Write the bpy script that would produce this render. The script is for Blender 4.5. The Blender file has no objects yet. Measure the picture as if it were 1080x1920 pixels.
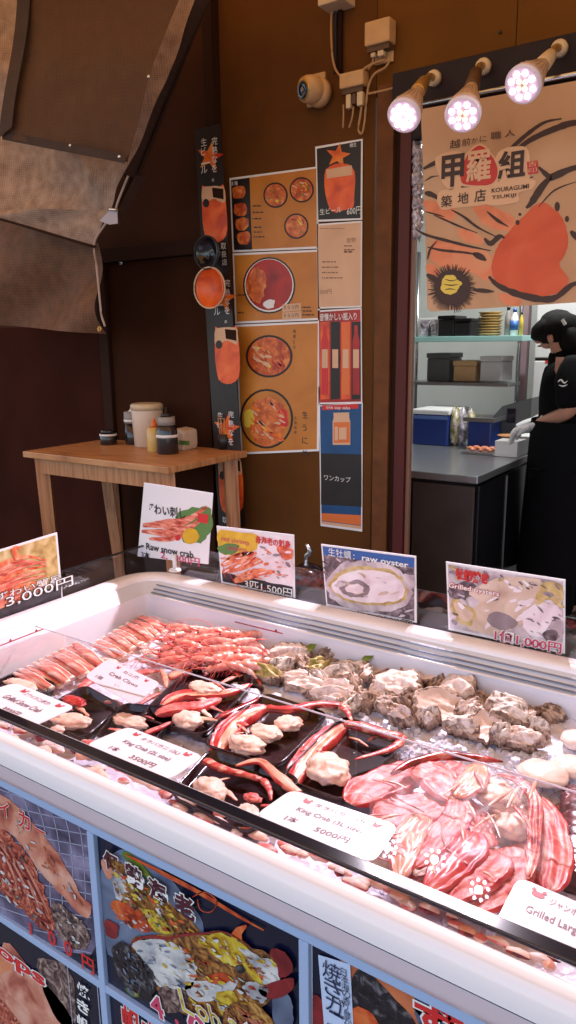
import bpy, math, random, mathutils
from mathutils import Vector, Matrix, noise
random.seed(7)
SC = bpy.context.scene
COL = SC.collection
PI = math.pi
# ------------------------------------------------------------ camera geometry
FOC, PITCH, ROLL, YAW = 1396.14, 0.223737, -0.0118633, 0.594197
CAM = Vector((0, 0, 1.5))
_d = Vector((-math.sin(YAW)*math.cos(PITCH), math.cos(YAW)*math.cos(PITCH), -math.sin(PITCH)))
_r = _d.cross(Vector((0, 0, 1))).normalized()
_u = _r.cross(_d)
CR = _r*math.cos(ROLL) + _u*math.sin(ROLL)
CU = -_r*math.sin(ROLL) + _u*math.cos(ROLL)
def ray(x, y): return _d*FOC + CR*(x-540) - CU*(y-960)
def at(x, y, ax, v):
    "world point of the surveyed photo point on the plane ax = v"
    i = 'xyz'.index(ax); q = ray(x, y)
    return CAM + q*((v-CAM[i])/q[i])
# ------------------------------------------------------------ materials
M = {}
def _nt(name):
    m = bpy.data.materials.new(name); m.use_nodes = True
    return m, m.node_tree, m.node_tree.nodes['Principled BSDF']
def mat(name, c, rough=.5, metal=0, var=.0, vs=8, bump=0, bs=60, emit=None, es=0, trans=0, spec=.5, coat=0, sss=0):
    m, nt, b = _nt(name); N = nt.nodes; L = nt.links
    b.inputs['Base Color'].default_value = (*c, 1); b.inputs['Roughness'].default_value = rough
    b.inputs['Metallic'].default_value = metal; b.inputs['Specular IOR Level'].default_value = spec
    b.inputs['Coat Weight'].default_value = coat; b.inputs['Transmission Weight'].default_value = trans
    if sss:
        b.inputs['Subsurface Weight'].default_value = sss; b.inputs['Subsurface Scale'].default_value = .01
    tc = N.new('ShaderNodeTexCoord')
    if var:
        n = N.new('ShaderNodeTexNoise'); n.inputs['Scale'].default_value = vs; n.inputs['Detail'].default_value = 6
        r = N.new('ShaderNodeValToRGB'); L.new(tc.outputs['Object'], n.inputs['Vector']); L.new(n.outputs['Fac'], r.inputs['Fac'])
        r.color_ramp.elements[0].position = .3; r.color_ramp.elements[1].position = .7
        r.color_ramp.elements[0].color = (*[x*(1-var) for x in c], 1); r.color_ramp.elements[1].color = (*[min(1, x*(1+var)) for x in c], 1)
        L.new(r.outputs['Color'], b.inputs['Base Color'])
    if bump:
        n = N.new('ShaderNodeTexNoise'); n.inputs['Scale'].default_value = bs; n.inputs['Detail'].default_value = 5
        bp = N.new('ShaderNodeBump'); bp.inputs['Strength'].default_value = bump; bp.inputs['Distance'].default_value = .01
        L.new(tc.outputs['Object'], n.inputs['Vector']); L.new(n.outputs['Fac'], bp.inputs['Height']); L.new(bp.outputs['Normal'], b.inputs['Normal'])
    if emit:
        b.inputs['Emission Color'].default_value = (*emit, 1); b.inputs['Emission Strength'].default_value = es
    M[name] = m; return m
def mott(name, cols, scale=40, rough=.35, bump=.0, stretch=(1, 1, 1), pos=None, coat=0, dist=.6, rot=0, sss=0, detail=7):
    "colour-ramped noise: food flesh, shells and printed food pictures"
    m, nt, b = _nt(name); N = nt.nodes; L = nt.links
    tc = N.new('ShaderNodeTexCoord'); mp = N.new('ShaderNodeMapping'); mp.inputs['Scale'].default_value = stretch
    mp.inputs['Rotation'].default_value = (0, 0, rot) if not isinstance(rot, tuple) else rot
    n = N.new('ShaderNodeTexNoise'); n.inputs['Scale'].default_value = scale; n.inputs['Detail'].default_value = detail
    n.inputs['Distortion'].default_value = dist
    r = N.new('ShaderNodeValToRGB'); cr = r.color_ramp
    k = len(cols); pos = pos or [.3+.4*i/(k-1) for i in range(k)]
    while len(cr.elements) < k: cr.elements.new(.5)
    for i, (c, p) in enumerate(zip(cols, pos)):
        cr.elements[i].position = p; cr.elements[i].color = (*c, 1)
    L.new(tc.outputs['Object'], mp.inputs['Vector']); L.new(mp.outputs['Vector'], n.inputs['Vector'])
    L.new(n.outputs['Fac'], r.inputs['Fac']); L.new(r.outputs['Color'], b.inputs['Base Color'])
    b.inputs['Roughness'].default_value = rough; b.inputs['Coat Weight'].default_value = coat; b.inputs['Coat Roughness'].default_value = .08
    if sss:
        b.inputs['Subsurface Weight'].default_value = sss; b.inputs['Subsurface Scale'].default_value = .008
    if bump:
        bp = N.new('ShaderNodeBump'); bp.inputs['Strength'].default_value = bump; bp.inputs['Distance'].default_value = .004
        L.new(n.outputs['Fac'], bp.inputs['Height']); L.new(bp.outputs['Normal'], b.inputs['Normal'])
    M[name] = m; return m
def pane(name, tint=(.97, .98, 1), refl=1.0, rough=.0, base=.0):
    m = bpy.data.materials.new(name); m.use_nodes = True; nt = m.node_tree; N = nt.nodes; L = nt.links; N.clear()
    o = N.new('ShaderNodeOutputMaterial'); mx = N.new('ShaderNodeMixShader'); t = N.new('ShaderNodeBsdfTransparent'); g = N.new('ShaderNodeBsdfGlossy')
    f = N.new('ShaderNodeFresnel'); f.inputs['IOR'].default_value = 1.45
    k = N.new('ShaderNodeMath'); k.operation = 'MULTIPLY_ADD'; k.inputs[1].default_value = refl; k.inputs[2].default_value = base
    t.inputs['Color'].default_value = (*tint, 1); g.inputs['Roughness'].default_value = rough
    gm = N.new('ShaderNodeNewGeometry'); iv = N.new('ShaderNodeMath'); iv.operation = 'SUBTRACT'; iv.inputs[0].default_value = 1; L.new(gm.outputs['Backfacing'], iv.inputs[1]); ml = N.new('ShaderNodeMath'); ml.operation = 'MULTIPLY'; ml.use_clamp = True; L.new(k.outputs[0], ml.inputs[0]); L.new(iv.outputs[0], ml.inputs[1]); L.new(f.outputs[0], k.inputs[0]); L.new(ml.outputs[0], mx.inputs[0]); L.new(t.outputs[0], mx.inputs[1]); L.new(g.outputs[0], mx.inputs[2]); L.new(mx.outputs[0], o.inputs[0])
    M[name] = m; return m
def S(r, g, b):
    f = lambda v: ((v/255+.055)/1.055)**2.4 if v > 10 else v/255/12.92
    return (f(r), f(g), f(b))
# ------------------------------------------------------------ objects
def tag(o, label=None, cat=None, group=None, kind=None):
    if label: o['label'] = label
    if cat: o['category'] = cat
    if group: o['group'] = group
    if kind: o['kind'] = kind
    return o
def thing(name, loc, label, cat, group=None, rz=0):
    o = bpy.data.objects.new(name, None); COL.objects.link(o); o.location = loc; o.rotation_euler = (0, 0, rz)
    o.empty_display_size = .05
    return tag(o, label, cat, group)
def worldloc(o):
    v = Vector((0, 0, 0))
    while o: v = v + o.location; o = o.parent
    return v
_txt = {}
def text_geo(body, off=0, vertical=False):
    k = (body, off)
    if k not in _txt:
        c = bpy.data.curves.new('t', 'FONT'); c.body = body; c.size = 1; c.offset = off; c.resolution_u = 2; c.fill_mode = 'FRONT'
        o = bpy.data.objects.new('t', c); COL.objects.link(o)
        dg = bpy.context.evaluated_depsgraph_get(); me = bpy.data.meshes.new_from_object(o.evaluated_get(dg))
        vs = [v.co.copy() for v in me.vertices]; fs = [tuple(p.vertices) for p in me.polygons]
        bpy.data.objects.remove(o); bpy.data.curves.remove(c); bpy.data.meshes.remove(me)
        _txt[k] = (vs, fs)
    return _txt[k]
class MB:
    def __init__(s): s.v = []; s.f = []; s.m = []; s.sm = []
    def face(s, idx, mi=0, smooth=False): s.f.append(tuple(idx)); s.m.append(mi); s.sm.append(smooth)
    def raw(s, vs, fs, mi=0, smooth=False):
        b = len(s.v); s.v += [Vector(v) for v in vs]
        for f in fs: s.face([b+i for i in f], mi, smooth)
        return s
    def box(s, a, b, mi=0, bev=0, mtx=None):
        x0, y0, z0 = [min(a[i], b[i]) for i in range(3)]; x1, y1, z1 = [max(a[i], b[i]) for i in range(3)]
        if bev <= 0:
            vs = [Vector((x, y, z)) for z in (z0, z1) for y in (y0, y1) for x in (x0, x1)]
            fs = [(0, 2, 3, 1), (4, 5, 7, 6), (0, 1, 5, 4), (2, 6, 7, 3), (0, 4, 6, 2), (1, 3, 7, 5)]
        else:
            import bmesh
            bm = bmesh.new(); bmesh.ops.create_cube(bm, size=1)
            for v in bm.verts:
                v.co = Vector(((x0+x1)/2+v.co.x*(x1-x0), (y0+y1)/2+v.co.y*(y1-y0), (z0+z1)/2+v.co.z*(z1-z0)))
            bmesh.ops.bevel(bm, geom=bm.edges[:], offset=bev, segments=2, affect='EDGES', profile=.6)
            bm.verts.ensure_lookup_table(); vs = [v.co.copy() for v in bm.verts]; fs = [[v.index for v in f.verts] for f in bm.faces]; bm.free()
        if mtx: vs = [mtx @ v for v in vs]
        return s.raw(vs, fs, mi)
    def obox(s, c, ux, uy, uz, mi=0, bev=0):
        "oriented box: centre and three half-extent vectors"
        m = Matrix.Translation(c) @ Matrix((ux, uy, uz)).transposed().to_4x4()
        lens = [Vector(u).length for u in (ux, uy, uz)]
        nm = Matrix((Vector(ux)/lens[0], Vector(uy)/lens[1], Vector(uz)/lens[2])).transposed().to_4x4()
        return s.box([-l for l in lens], lens, mi, bev, Matrix.Translation(c) @ nm)
    def prism(s, pts, n, mi=0, mside=None):
        "flat outline (world points) given thickness along vector n"
        k = len(pts); vs = [Vector(p) for p in pts]+[Vector(p)+Vector(n) for p in pts]
        s.raw(vs, [tuple(range(k))], mi); b = len(s.v)-2*k
        s.face([b+k+i for i in reversed(range(k))], mi)
        for i in range(k): s.face((b+i, b+k+i, b+k+(i+1) % k, b+(i+1) % k), mi if mside is None else mside)
        return s
    def tube(s, pts, rad, n=10, mi=0, flat=(1, 1), mf=None, nz=0, nf=40, seed=0, sub=3, cap=True, smooth=True, up=(0, 0, 1), rf=None):
        P = [Vector(p) for p in pts]
        if not hasattr(rad, '__len__'): rad = [rad]*len(P)
        if sub > 1 and len(P) > 2:
            Q = []; R = []
            for i in range(len(P)-1):
                p0 = P[max(i-1, 0)]; p1 = P[i]; p2 = P[i+1]; p3 = P[min(i+2, len(P)-1)]
                for k in range(sub):
                    t = k/sub; Q.append(.5*((2*p1)+(p2-p0)*t+(2*p0-5*p1+4*p2-p3)*t*t+(3*p1-p0-3*p2+p3)*t**3)); R.append(rad[i]*(1-t)+rad[i+1]*t)
            Q.append(P[-1]); R.append(rad[-1]); P, rad = Q, R
        elif sub > 1:
            P = [P[0].lerp(P[1], k/sub) for k in range(sub+1)]; rad = [rad[0]*(1-k/sub)+rad[1]*k/sub for k in range(sub+1)]
        b = len(s.v); K = len(P); U = Vector(up)
        for i, p in enumerate(P):
            t = (P[min(i+1, K-1)]-P[max(i-1, 0)]).normalized()
            a = t.cross(U)
            if a.length < .1: a = t.cross(Vector((0, 1, 0)))
            a.normalize(); c = a.cross(t)
            rr = rad[i]*(rf(i/(K-1)) if rf else 1)
            for j in range(n):
                th = 2*PI*j/n; q = a*math.cos(th)*flat[0]+c*math.sin(th)*flat[1]
                r = rr*(1+(nz*noise.noise((p+q*rr)*nf+Vector((seed, 0, 0))) if nz else 0)); s.v.append(p+q*r)
        for i in range(K-1):
            for j in range(n):
                j2 = (j+1) % n; m = mf(j/n, i/(K-1)) if mf else mi
                s.face((b+i*n+j, b+(i+1)*n+j, b+(i+1)*n+j2, b+i*n+j2), m, smooth)
        if cap:
            s.face([b+j for j in range(n)], mf(.5, 0) if mf else mi, False); s.face([b+(K-1)*n+j for j in reversed(range(n))], mf(.5, 1) if mf else mi, False)
        return s
    def lathe(s, o, ax, prof, n=20, mi=0, smooth=True, sx=1):
        "profile [(distance along axis, radius)]"
        ax = Vector(ax).normalized(); a = ax.cross(Vector((0, 0, 1)))
        if a.length < .05: a = Vector((1, 0, 0))
        a.normalize(); c = ax.cross(a); b = len(s.v); o = Vector(o)
        for t, r in prof:
            for j in range(n): th = 2*PI*j/n; s.v.append(o+ax*t+(a*math.cos(th)*sx+c*math.sin(th))*max(r, 1e-5))
        for i in range(len(prof)-1):
            for j in range(n):
                j2 = (j+1) % n; s.face((b+i*n+j, b+i*n+j2, b+(i+1)*n+j2, b+(i+1)*n+j), mi, smooth)
        s.face([b+j for j in reversed(range(n))], mi); s.face([b+(len(prof)-1)*n+j for j in range(n)], mi)
        return s
    def blob(s, c, r, seed=0, amp=.25, f=2.2, mi=0, rz=0, sub=3, mf=None, tilt=(0, 0), ridged=False, oc=4):
        import bmesh
        bm = bmesh.new(); bmesh.ops.create_icosphere(bm, subdivisions=sub, radius=1); b = len(s.v)
        R = Matrix.Rotation(rz, 3, 'Z') @ Matrix.Rotation(tilt[0], 3, 'X') @ Matrix.Rotation(tilt[1], 3, 'Y')
        sd = Vector((seed*3.7, seed*1.3, seed*.7))
        for v in bm.verts:
            q = v.co.copy(); k = noise.fractal(q*f+sd, .9, 2, oc)
            if ridged: k = .5-abs(k)*1.6
            k = 1+amp*k
            q = Vector((q.x*r[0], q.y*r[1], q.z*r[2]))*k
            s.v.append(Vector(c)+R @ q)
        for fc in bm.faces: s.face([b+v.index for v in fc.verts], mf(fc.calc_center_median(), fc.normal) if mf else mi, True)
        bm.free(); return s
    def text(s, body, o, ux, uy, w=None, h=None, mi=0, off=0, n=None, sx=1.0):
        "lettering: o = bottom left, fit to width w and/or height h"
        vs, fs = text_geo(body, off)
        if not vs: return s
        x0 = min(v.x for v in vs); x1 = max(v.x for v in vs); y0 = min(v.y for v in vs); y1 = max(v.y for v in vs)
        ux = Vector(ux).normalized(); uy = Vector(uy).normalized()
        if w is None: kx = ky = h/(y1-y0)
        elif h is None: kx = ky = w/(x1-x0)
        else: kx = w/(x1-x0); ky = h/(y1-y0)
        O = Vector(o)+(Vector(n) if n else Vector((0, 0, 0)))
        return s.raw([O+ux*(v.x-x0)*kx*sx+uy*(v.y-y0)*ky for v in vs], fs, mi)
    def build(s, name, mats, parent=None, label=None, origin=None, smooth=None):
        if not isinstance(mats, (list, tuple)): mats = [mats]
        me = bpy.data.meshes.new(name)
        if origin is None: origin = worldloc(parent) if parent else Vector((0, 0, 0))
        else: origin = Vector(origin)
        me.from_pydata([v-origin for v in s.v], [], s.f); me.update()
        for m in mats: me.materials.append(M[m] if isinstance(m, str) else m)
        me.polygons.foreach_set('material_index', s.m); me.polygons.foreach_set('use_smooth', s.sm)
        o = bpy.data.objects.new(name, me); COL.objects.link(o)
        if parent: o.parent = parent
        else: o.location = origin
        if label: o['label'] = label
        return o
def copy_thing(o, loc, rz, label=None):
    c = o.copy(); COL.objects.link(c); c.location = loc; c.rotation_euler = (0, 0, rz) if not isinstance(rz, tuple) else rz
    if label: c['label'] = label
    for ch in o.children:
        d = ch.copy(); COL.objects.link(d); d.parent = c
        for g in ch.children:
            e = g.copy(); COL.objects.link(e); e.parent = d
    return c
class Sheet:
    "a plane that prints are laid on; layers stand 0.5 mm off each other towards the viewer"
    def __init__(s, ax, v, tow=-1, step=.0005):
        s.ax, s.v, s.t, s.st = ax, v, tow, step
        s.ux = Vector((1, 0, 0)) if ax == 'y' else Vector((0, 1, 0)); s.uy = Vector((0, 0, 1))
        if ax == 'z': s.ux = Vector((1, 0, 0)); s.uy = Vector((0, 1, 0))
        s.n = Vector([(tow if c == ax else 0) for c in 'xyz'])
    def p(s, x, y, lay=0):
        q = at(x, y, s.ax, s.v); return q+s.n*s.st*lay
    def poly(s, mb, pts, lay, mi): mb.raw([s.p(x, y, lay) for x, y in pts], [tuple(range(len(pts)))], mi)
    def blobp(s, mb, pts, lay, mi, amp=3, n=5, seed=0):
        "polygon with smoothed, slightly ragged edge"
        out = []; K = len(pts)
        for i in range(K):
            p0, p1, p2, p3 = [Vector(pts[(i+k) % K]) for k in (-1, 0, 1, 2)]
            for k in range(n):
                t = k/n; q = .5*((2*p1)+(p2-p0)*t+(2*p0-5*p1+4*p2-p3)*t*t+(3*p1-p0-3*p2+p3)*t**3)
                q = q+Vector((noise.noise(Vector((q.x*.12, q.y*.12, seed))), noise.noise(Vector((q.x*.12, q.y*.12, seed+9)))))*amp
                out.append((q.x, q.y))
        s.poly(mb, out, lay, mi)
    def stroke(s, mb, pts, w, lay, mi, taper=True, n=5):
        "brush line of pixel width w"
        Q = []; K = len(pts)
        for i in range(K-1):
            p0, p1, p2, p3 = Vector(pts[max(i-1, 0)]), Vector(pts[i]), Vector(pts[i+1]), Vector(pts[min(i+2, K-1)])
            for k in range(n):
                t = k/n; Q.append(.5*((2*p1)+(p2-p0)*t+(2*p0-5*p1+4*p2-p3)*t*t+(3*p1-p0-3*p2+p3)*t**3))
        Q.append(Vector(pts[-1])); A = []; B = []
        for i, q in enumerate(Q):
            t = (Q[min(i+1, len(Q)-1)]-Q[max(i-1, 0)]).normalized(); m = Vector((-t.y, t.x))
            u = i/(len(Q)-1); ww = w/2*((.35+.65*math.sin(PI*min(1, max(0, u*1.1)))) if taper else 1)*(1+.25*noise.noise(Vector((q.x*.1, q.y*.1, w))))
            A.append(q+m*ww); B.append(q-m*ww)
        vs = [s.p(q.x, q.y, lay) for q in A+B]; k = len(A)
        mb.raw(vs, [(i, i+1, k+i+1, k+i) for i in range(k-1)], mi)
    def text(s, mb, body, x, y, w=None, h=None, lay=3, mi=0, off=0, outline=None, oo=.03, ux=None, x2=None, y2=None, slant=0):
        "bottom-left at photo point; w and h in metres"
        o = s.p(x, y, lay); U = ux or s.ux; V = (s.uy+U*slant).normalized()
        if outline is not None:
            vs, _ = text_geo(body, off); x0 = min(v.x for v in vs); x1 = max(v.x for v in vs); y0 = min(v.y for v in vs); y1 = max(v.y for v in vs)
            kx = (w/(x1-x0)) if w else h/(y1-y0); ky = h/(y1-y0) if h else kx
            W2, _ = text_geo(body, off+oo); a0 = min(v.x for v in W2); a1 = max(v.x for v in W2); b0 = min(v.y for v in W2); b1 = max(v.y for v in W2)
            mb.text(body, o-s.n*s.st*.9+U*(a0-x0)*kx+V*(b0-y0)*ky, U, V, (a1-a0)*kx, (b1-b0)*ky, outline, off+oo)
        mb.text(body, o, U, V, w, h, mi, off)
def fleck(sh, mb, pts, n, lay, mis, size=5, seed=1, ang=.6):
    "fine broken marks inside an outline, as in a printed food photo"
    rr = random.Random(seed); xs = [p[0] for p in pts]; ys = [p[1] for p in pts]
    def inside(x, y):
        c = False
        for i in range(len(pts)):
            x1, y1 = pts[i]; x2, y2 = pts[i-1]
            if (y1 > y) != (y2 > y) and x < (x2-x1)*(y-y1)/(y2-y1)+x1: c = not c
        return c
    k = 0
    n = int(n*.4)
    for _ in range(n*6):
        if k >= n: break
        x = rr.uniform(min(xs), max(xs)); y = rr.uniform(min(ys), max(ys))
        if not inside(x, y): continue
        k += 1; a = ang+rr.uniform(-.5, .5); l = size*rr.uniform(.4, 1.6); w = l*rr.uniform(.15, .45); c, q = math.cos(a), math.sin(a)
        P_ = []
        for t in range(7): th = 2*PI*t/7; r_ = rr.uniform(.6, 1.1); P_.append((x+c*l*math.cos(th)*r_-q*w*math.sin(th)*r_, y+q*l*math.cos(th)*r_+c*w*math.sin(th)*r_))
        sh.poly(mb, P_, lay+(k % 4)*.2, rr.choice(mis))
LEDW, KITW, EXPO = 44, 21, 1.0
# ------------------------------------------------------------ palette
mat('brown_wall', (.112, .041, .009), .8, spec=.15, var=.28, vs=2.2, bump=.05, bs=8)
mat('header_panel', (.145, .056, .009), .8, spec=.15, var=.22, vs=2)  # lighter than the wall below: warm glow at the top put into the colour
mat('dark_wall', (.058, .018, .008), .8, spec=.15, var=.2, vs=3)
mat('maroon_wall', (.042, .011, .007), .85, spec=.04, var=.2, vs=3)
mat('door_panel', (.042, .014, .007), .85, spec=.05, var=.15, vs=4)
mat('moulding', (.030, .010, .005), .8, spec=.15)
mat('pillar_wood', (.13, .045, .013), .6, spec=.2, var=.2, vs=14)
mat('maroon_frame', (.075, .009, .007), .5, spec=.3)
mat('frame_edge', (.19, .085, .05), .4)
mat('beam', (.014, .006, .010), .55, spec=.25, var=.3, vs=10)
mat('black_plastic', (.012, .011, .013), .35, bump=.05)
mat('black_gloss', (.012, .010, .016), .12, spec=.6)
mat('white_plastic', (.78, .76, .76), .35)
mat('beige_plastic', (.55, .33, .16), .45, var=.08, vs=20)
mat('cream_plug', (.62, .47, .30), .4)
mat('cable_beige', (.40, .22, .10), .5)
mat('dark_cable', (.03, .02, .015), .5)
mat('rope', (.45, .33, .28), .8)
mat('steel', (.62, .62, .64), .22, metal=1)
mat('brass', (.55, .33, .10), .35, metal=.7)
mat('bulb_body', (.55, .38, .28), .4, var=.15, vs=40)
mat('socket_dark', (.09, .04, .02), .4)
mat('asphalt', (.05, .048, .05), .9, var=.25, vs=30, bump=.3, bs=120)
mat('tile_floor', (.10, .095, .09), .5, var=.2, vs=6)
mat('kitchen_wall', (.62, .62, .60), .5, var=.05, vs=4)
mat('kitchen_ceiling', (.6, .6, .58), .7)
mat('paper_white', (.80, .77, .78), .45)
mat('laminate', (.82, .78, .82), .25, coat=.3)
mat('ink', (.03, .022, .022), .5)
mat('ink_red', (.58, .02, .02), .45)
mat('ink_pink', (.55, .05, .12), .45)
mat('ink_navy', (.015, .025, .075), .45)
mat('ink_blue', (.03, .11, .36), .45)
mat('ink_grey', (.25, .20, .24), .5)
mat('ink_maroon', (.07, .006, .02), .45)
mat('ink_white', (.80, .78, .76), .45)
mat('ink_yellow', (.72, .52, .06), .45)
mat('ink_orange', (.70, .16, .03), .45)
mat('ink_green', (.10, .22, .05), .45)
# ------------------------------------------------------------ ground, shop front
mb = MB(); mb.raw([(-40, -40, 0), (40, -40, 0), (40, 2.66, 0), (-40, 2.66, 0)], [(0, 1, 2, 3)])
tag(mb.build('ground', 'asphalt'), kind='structure')
mb = MB(); mb.box((-2.6, 2.66, -.05), (2.2, 5.2, .02))
tag(mb.build('kitchen_floor', 'tile_floor'), kind='structure')
W = thing('shop_wall', (-1.3, 2.7, 0), 'brown panelled shop front wall with a dark framed serving opening at the right', 'wall')
YW = 2.7
mb = MB(); mb.box((-2.14, YW, 0), (-1.41, 2.85, 3.6)); mb.build('wall_panel', 'brown_wall', W)
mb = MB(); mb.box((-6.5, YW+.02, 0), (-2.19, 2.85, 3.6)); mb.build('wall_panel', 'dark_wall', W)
mb = MB(); mb.box((-2.19, YW-.05, 0), (-2.14, 2.85, 3.6), bev=.004); mb.build('corner_moulding', 'moulding', W)
xj = at(968, 50, 'y', YW).x
mb = MB(); mb.box((-1.409, YW+.004, 2.41), (xj-.0015, 2.85, 3.6)); mb.box((xj+.0015, YW+.004, 2.41), (2.2, 2.85, 3.6))
mb.build('header_panel', 'header_panel', W)
mb = MB(); mb.box((-1.31, YW-.07, 2.29), (2.2, YW, 2.425), bev=.006); mb.box((-1.24, YW-.05, 2.20), (2.2, YW-.01, 2.288), bev=.01)
mb.build('header_beam', 'beam', W)
P = lambda x: at(x, 500, 'y', YW-.03).x
mb = MB(); mb.box((P(703), YW-.03, 0), (P(733), 2.72, 2.409), bev=.004); mb.build('pillar', 'pillar_wood', W)
mb = MB(); mb.box((P(733)+.001, YW-.012, 0), (P(746), 2.715, 2.409)); mb.build('frame_gap', 'moulding', W)
mb = MB(); mb.box((P(746)+.001, YW-.035, 0), (P(767), 2.712, 2.288), bev=.004); mb.build('opening_frame', 'maroon_frame', W)
mb = MB(); mb.box((P(767)+.001, YW-.02, 0), (P(775), 2.70, 2.288), bev=.002); mb.build('frame_edge', 'frame_edge', W)
mb = MB(); mb.box((1.1, YW, 0), (6, 2.85, 2.2)); mb.box((2.201, YW, 2.2), (6, 2.85, 3.6)); mb.build('wall_panel', 'brown_wall', W)
# lower part of the far left wall, maroon
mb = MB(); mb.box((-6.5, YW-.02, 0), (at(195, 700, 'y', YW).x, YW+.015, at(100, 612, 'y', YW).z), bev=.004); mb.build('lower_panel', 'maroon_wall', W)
# dark flush door with frame
D = thing('service_door', (-2.6, YW, 0), 'dark brown flush door set in the left wall behind the wooden table', 'door')
a = at(200, 700, 'y', YW-.03); b = at(412, 470, 'y', YW-.03)
x0 = at(196, 700, 'y', YW).x+.012; zt = at(300, 456, 'y', YW).z
mb = MB(); mb.box((x0+.07, YW-.015, .02), (-2.24, YW+.012, zt-.07), bev=.003); mb.build('door_leaf', 'door_panel', D)
mb = MB(); mb.box((x0, YW-.035, 0), (x0+.065, YW+.015, zt-.072), bev=.004); mb.box((x0, YW-.036, zt-.068), (-2.2, YW+.015, zt), bev=.004); mb.build('door_frame', 'moulding', D)
h = at(227, 493, 'y', YW-.02)
mb = MB(); mb.lathe(h, (0, -1, 0), [(0, .012), (.004, .012), (.008, .006)], 12); mb.tube([h+Vector((0, -.006, .006)), h+Vector((.012, -.014, 0)), h+Vector((0, -.006, -.010))], .002, 6, 0)
mb.build('eye_hook', 'steel', D)
s = at(357, 457, 'y', YW-.016)
mb = MB(); st = Sheet('y', YW-.017)
st.poly(mb, [(344, 450), (369, 448), (371, 456), (358, 466), (350, 465)], 0, 0)
tag(mb.build('door_sticker', mat('sticker', (.22, .16, .11), .5, var=.4, vs=90)), 'small torn pale sticker near the top of the dark door', 'sticker')
# vertical conduit
x1 = at(632, 60, 'y', YW).x; x2 = at(641, 60, 'y', YW).x
C1 = thing('conduit', (x1, YW, 2.45), 'dark vertical double conduit running down the wall to the lower socket box', 'pipe')
mb = MB(); mb.tube([(x1, YW-.012, 3.5), (x1, YW-.012, at(632, 140, 'y', YW).z)], .007, 8, sub=1); mb.build('pipe', 'dark_cable', C1)
mb = MB(); mb.tube([(x2, YW-.012, 3.5), (x2, YW-.012, at(632, 140, 'y', YW).z)], .010, 8, sub=1); mb.build('pipe', 'moulding', C1)
# unseen awning above the view, shaped to shade the front and pass warm light
mb = MB()
for i in range(24):
    xa = -6.5+i*.5
    mb.raw([(xa, -1.2, 3.0), (xa+.5, -1.2, 3.0), (xa+.5, 2.7, 3.62), (xa, 2.7, 3.62)], [(0, 1, 2, 3)])
m, nt, b_ = _nt('awning_canvas'); b_.inputs['Base Color'].default_value = (.45, .20, .05, 1); b_.inputs['Roughness'].default_value = .8
tr = nt.nodes.new('ShaderNodeBsdfTranslucent'); tr.inputs['Color'].default_value = (.66, .33, .11, 1); ad = nt.nodes.new('ShaderNodeMixShader'); ad.inputs[0].default_value = .5
nt.links.new(b_.outputs[0], ad.inputs[1]); nt.links.new(tr.outputs[0], ad.inputs[2]); nt.links.new(ad.outputs[0], nt.nodes['Material Output'].inputs['Surface']); M['awning_canvas'] = m
A = mb.build('awning', 'awning_canvas', None)
tag(A, 'unseen brown canvas awning, added to shade the shop front and warm its light', 'awning')
# ------------------------------------------------------------ tarpaulins
def cloth(mb, c, ys, nx, ny, fold, mi=0):
    "c: four photo corners TL TR BR BL, ys their depths"
    b = len(mb.v)
    for j in range(ny+1):
        v = j/ny
        for i in range(nx+1):
            u = i/nx
            p = [(c[0][k]*(1-u)+c[1][k]*u)*(1-v)+(c[3][k]*(1-u)+c[2][k]*u)*v for k in (0, 1)]
            y = (ys[0]*(1-u)+ys[1]*u)*(1-v)+(ys[3]*(1-u)+ys[2]*u)*v
            mb.v.append(at(p[0], p[1], 'y', y)+Vector((0, fold(u, v), 0)))
    for j in range(ny):
        for i in range(nx):
            mb.face((b+j*(nx+1)+i, b+(j+1)*(nx+1)+i, b+(j+1)*(nx+1)+i+1, b+j*(nx+1)+i+1), mi, True)
    return mb
def weave(name, c1, c2, sc=420, alpha=None):
    m, nt, b = _nt(name); N = nt.nodes; L = nt.links; tc = N.new('ShaderNodeTexCoord')
    b.inputs['Roughness'].default_value = .75
    w1 = N.new('ShaderNodeTexWave'); w1.bands_direction = 'X'; w1.inputs['Scale'].default_value = sc*.07; w1.inputs['Distortion'].default_value = 2.5
    w2 = N.new('ShaderNodeTexWave'); w2.bands_direction = 'Z'; w2.inputs['Scale'].default_value = sc*.09; w2.inputs['Distortion'].default_value = 2.5; w2.inputs['Detail'].default_value = 4
    n = N.new('ShaderNodeTexNoise'); n.inputs['Scale'].default_value = 22; n.inputs['Detail'].default_value = 10
    a = N.new('ShaderNodeMath'); a.operation = 'MULTIPLY'; k = N.new('ShaderNodeMath'); k.operation = 'MULTIPLY_ADD'; k.inputs[1].default_value = .35
    r = N.new('ShaderNodeValToRGB'); r.color_ramp.elements[0].color = (*c1, 1); r.color_ramp.elements[1].color = (*c2, 1); r.color_ramp.elements[0].position = .3
    for q in (w1, w2, n): L.new(tc.outputs['Object'], q.inputs['Vector'])
    L.new(w1.outputs['Fac'], a.inputs[0]); L.new(w2.outputs['Fac'], a.inputs[1]); L.new(a.outputs[0], k.inputs[0]); L.new(n.outputs['Fac'], k.inputs[2])
    L.new(k.outputs[0], r.inputs['Fac']); L.new(r.outputs['Color'], b.inputs['Base Color'])
    bp = N.new('ShaderNodeBump'); bp.inputs['Strength'].default_value = .25; bp.inputs['Distance'].default_value = .002
    L.new(a.outputs[0], bp.inputs['Height']); L.new(bp.outputs['Normal'], b.inputs['Normal'])
    M[name] = m
weave('mesh_tarp', (.20, .12, .085), (.55, .38, .30), 500)
weave('brown_tarp', (.070, .024, .006), (.105, .038, .010), 300)
weave('low_tarp', (.09, .036, .016), (.20, .085, .040), 300)
weave('dark_tarp', (.032, .013, .009), (.055, .024, .016), 300)
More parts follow.
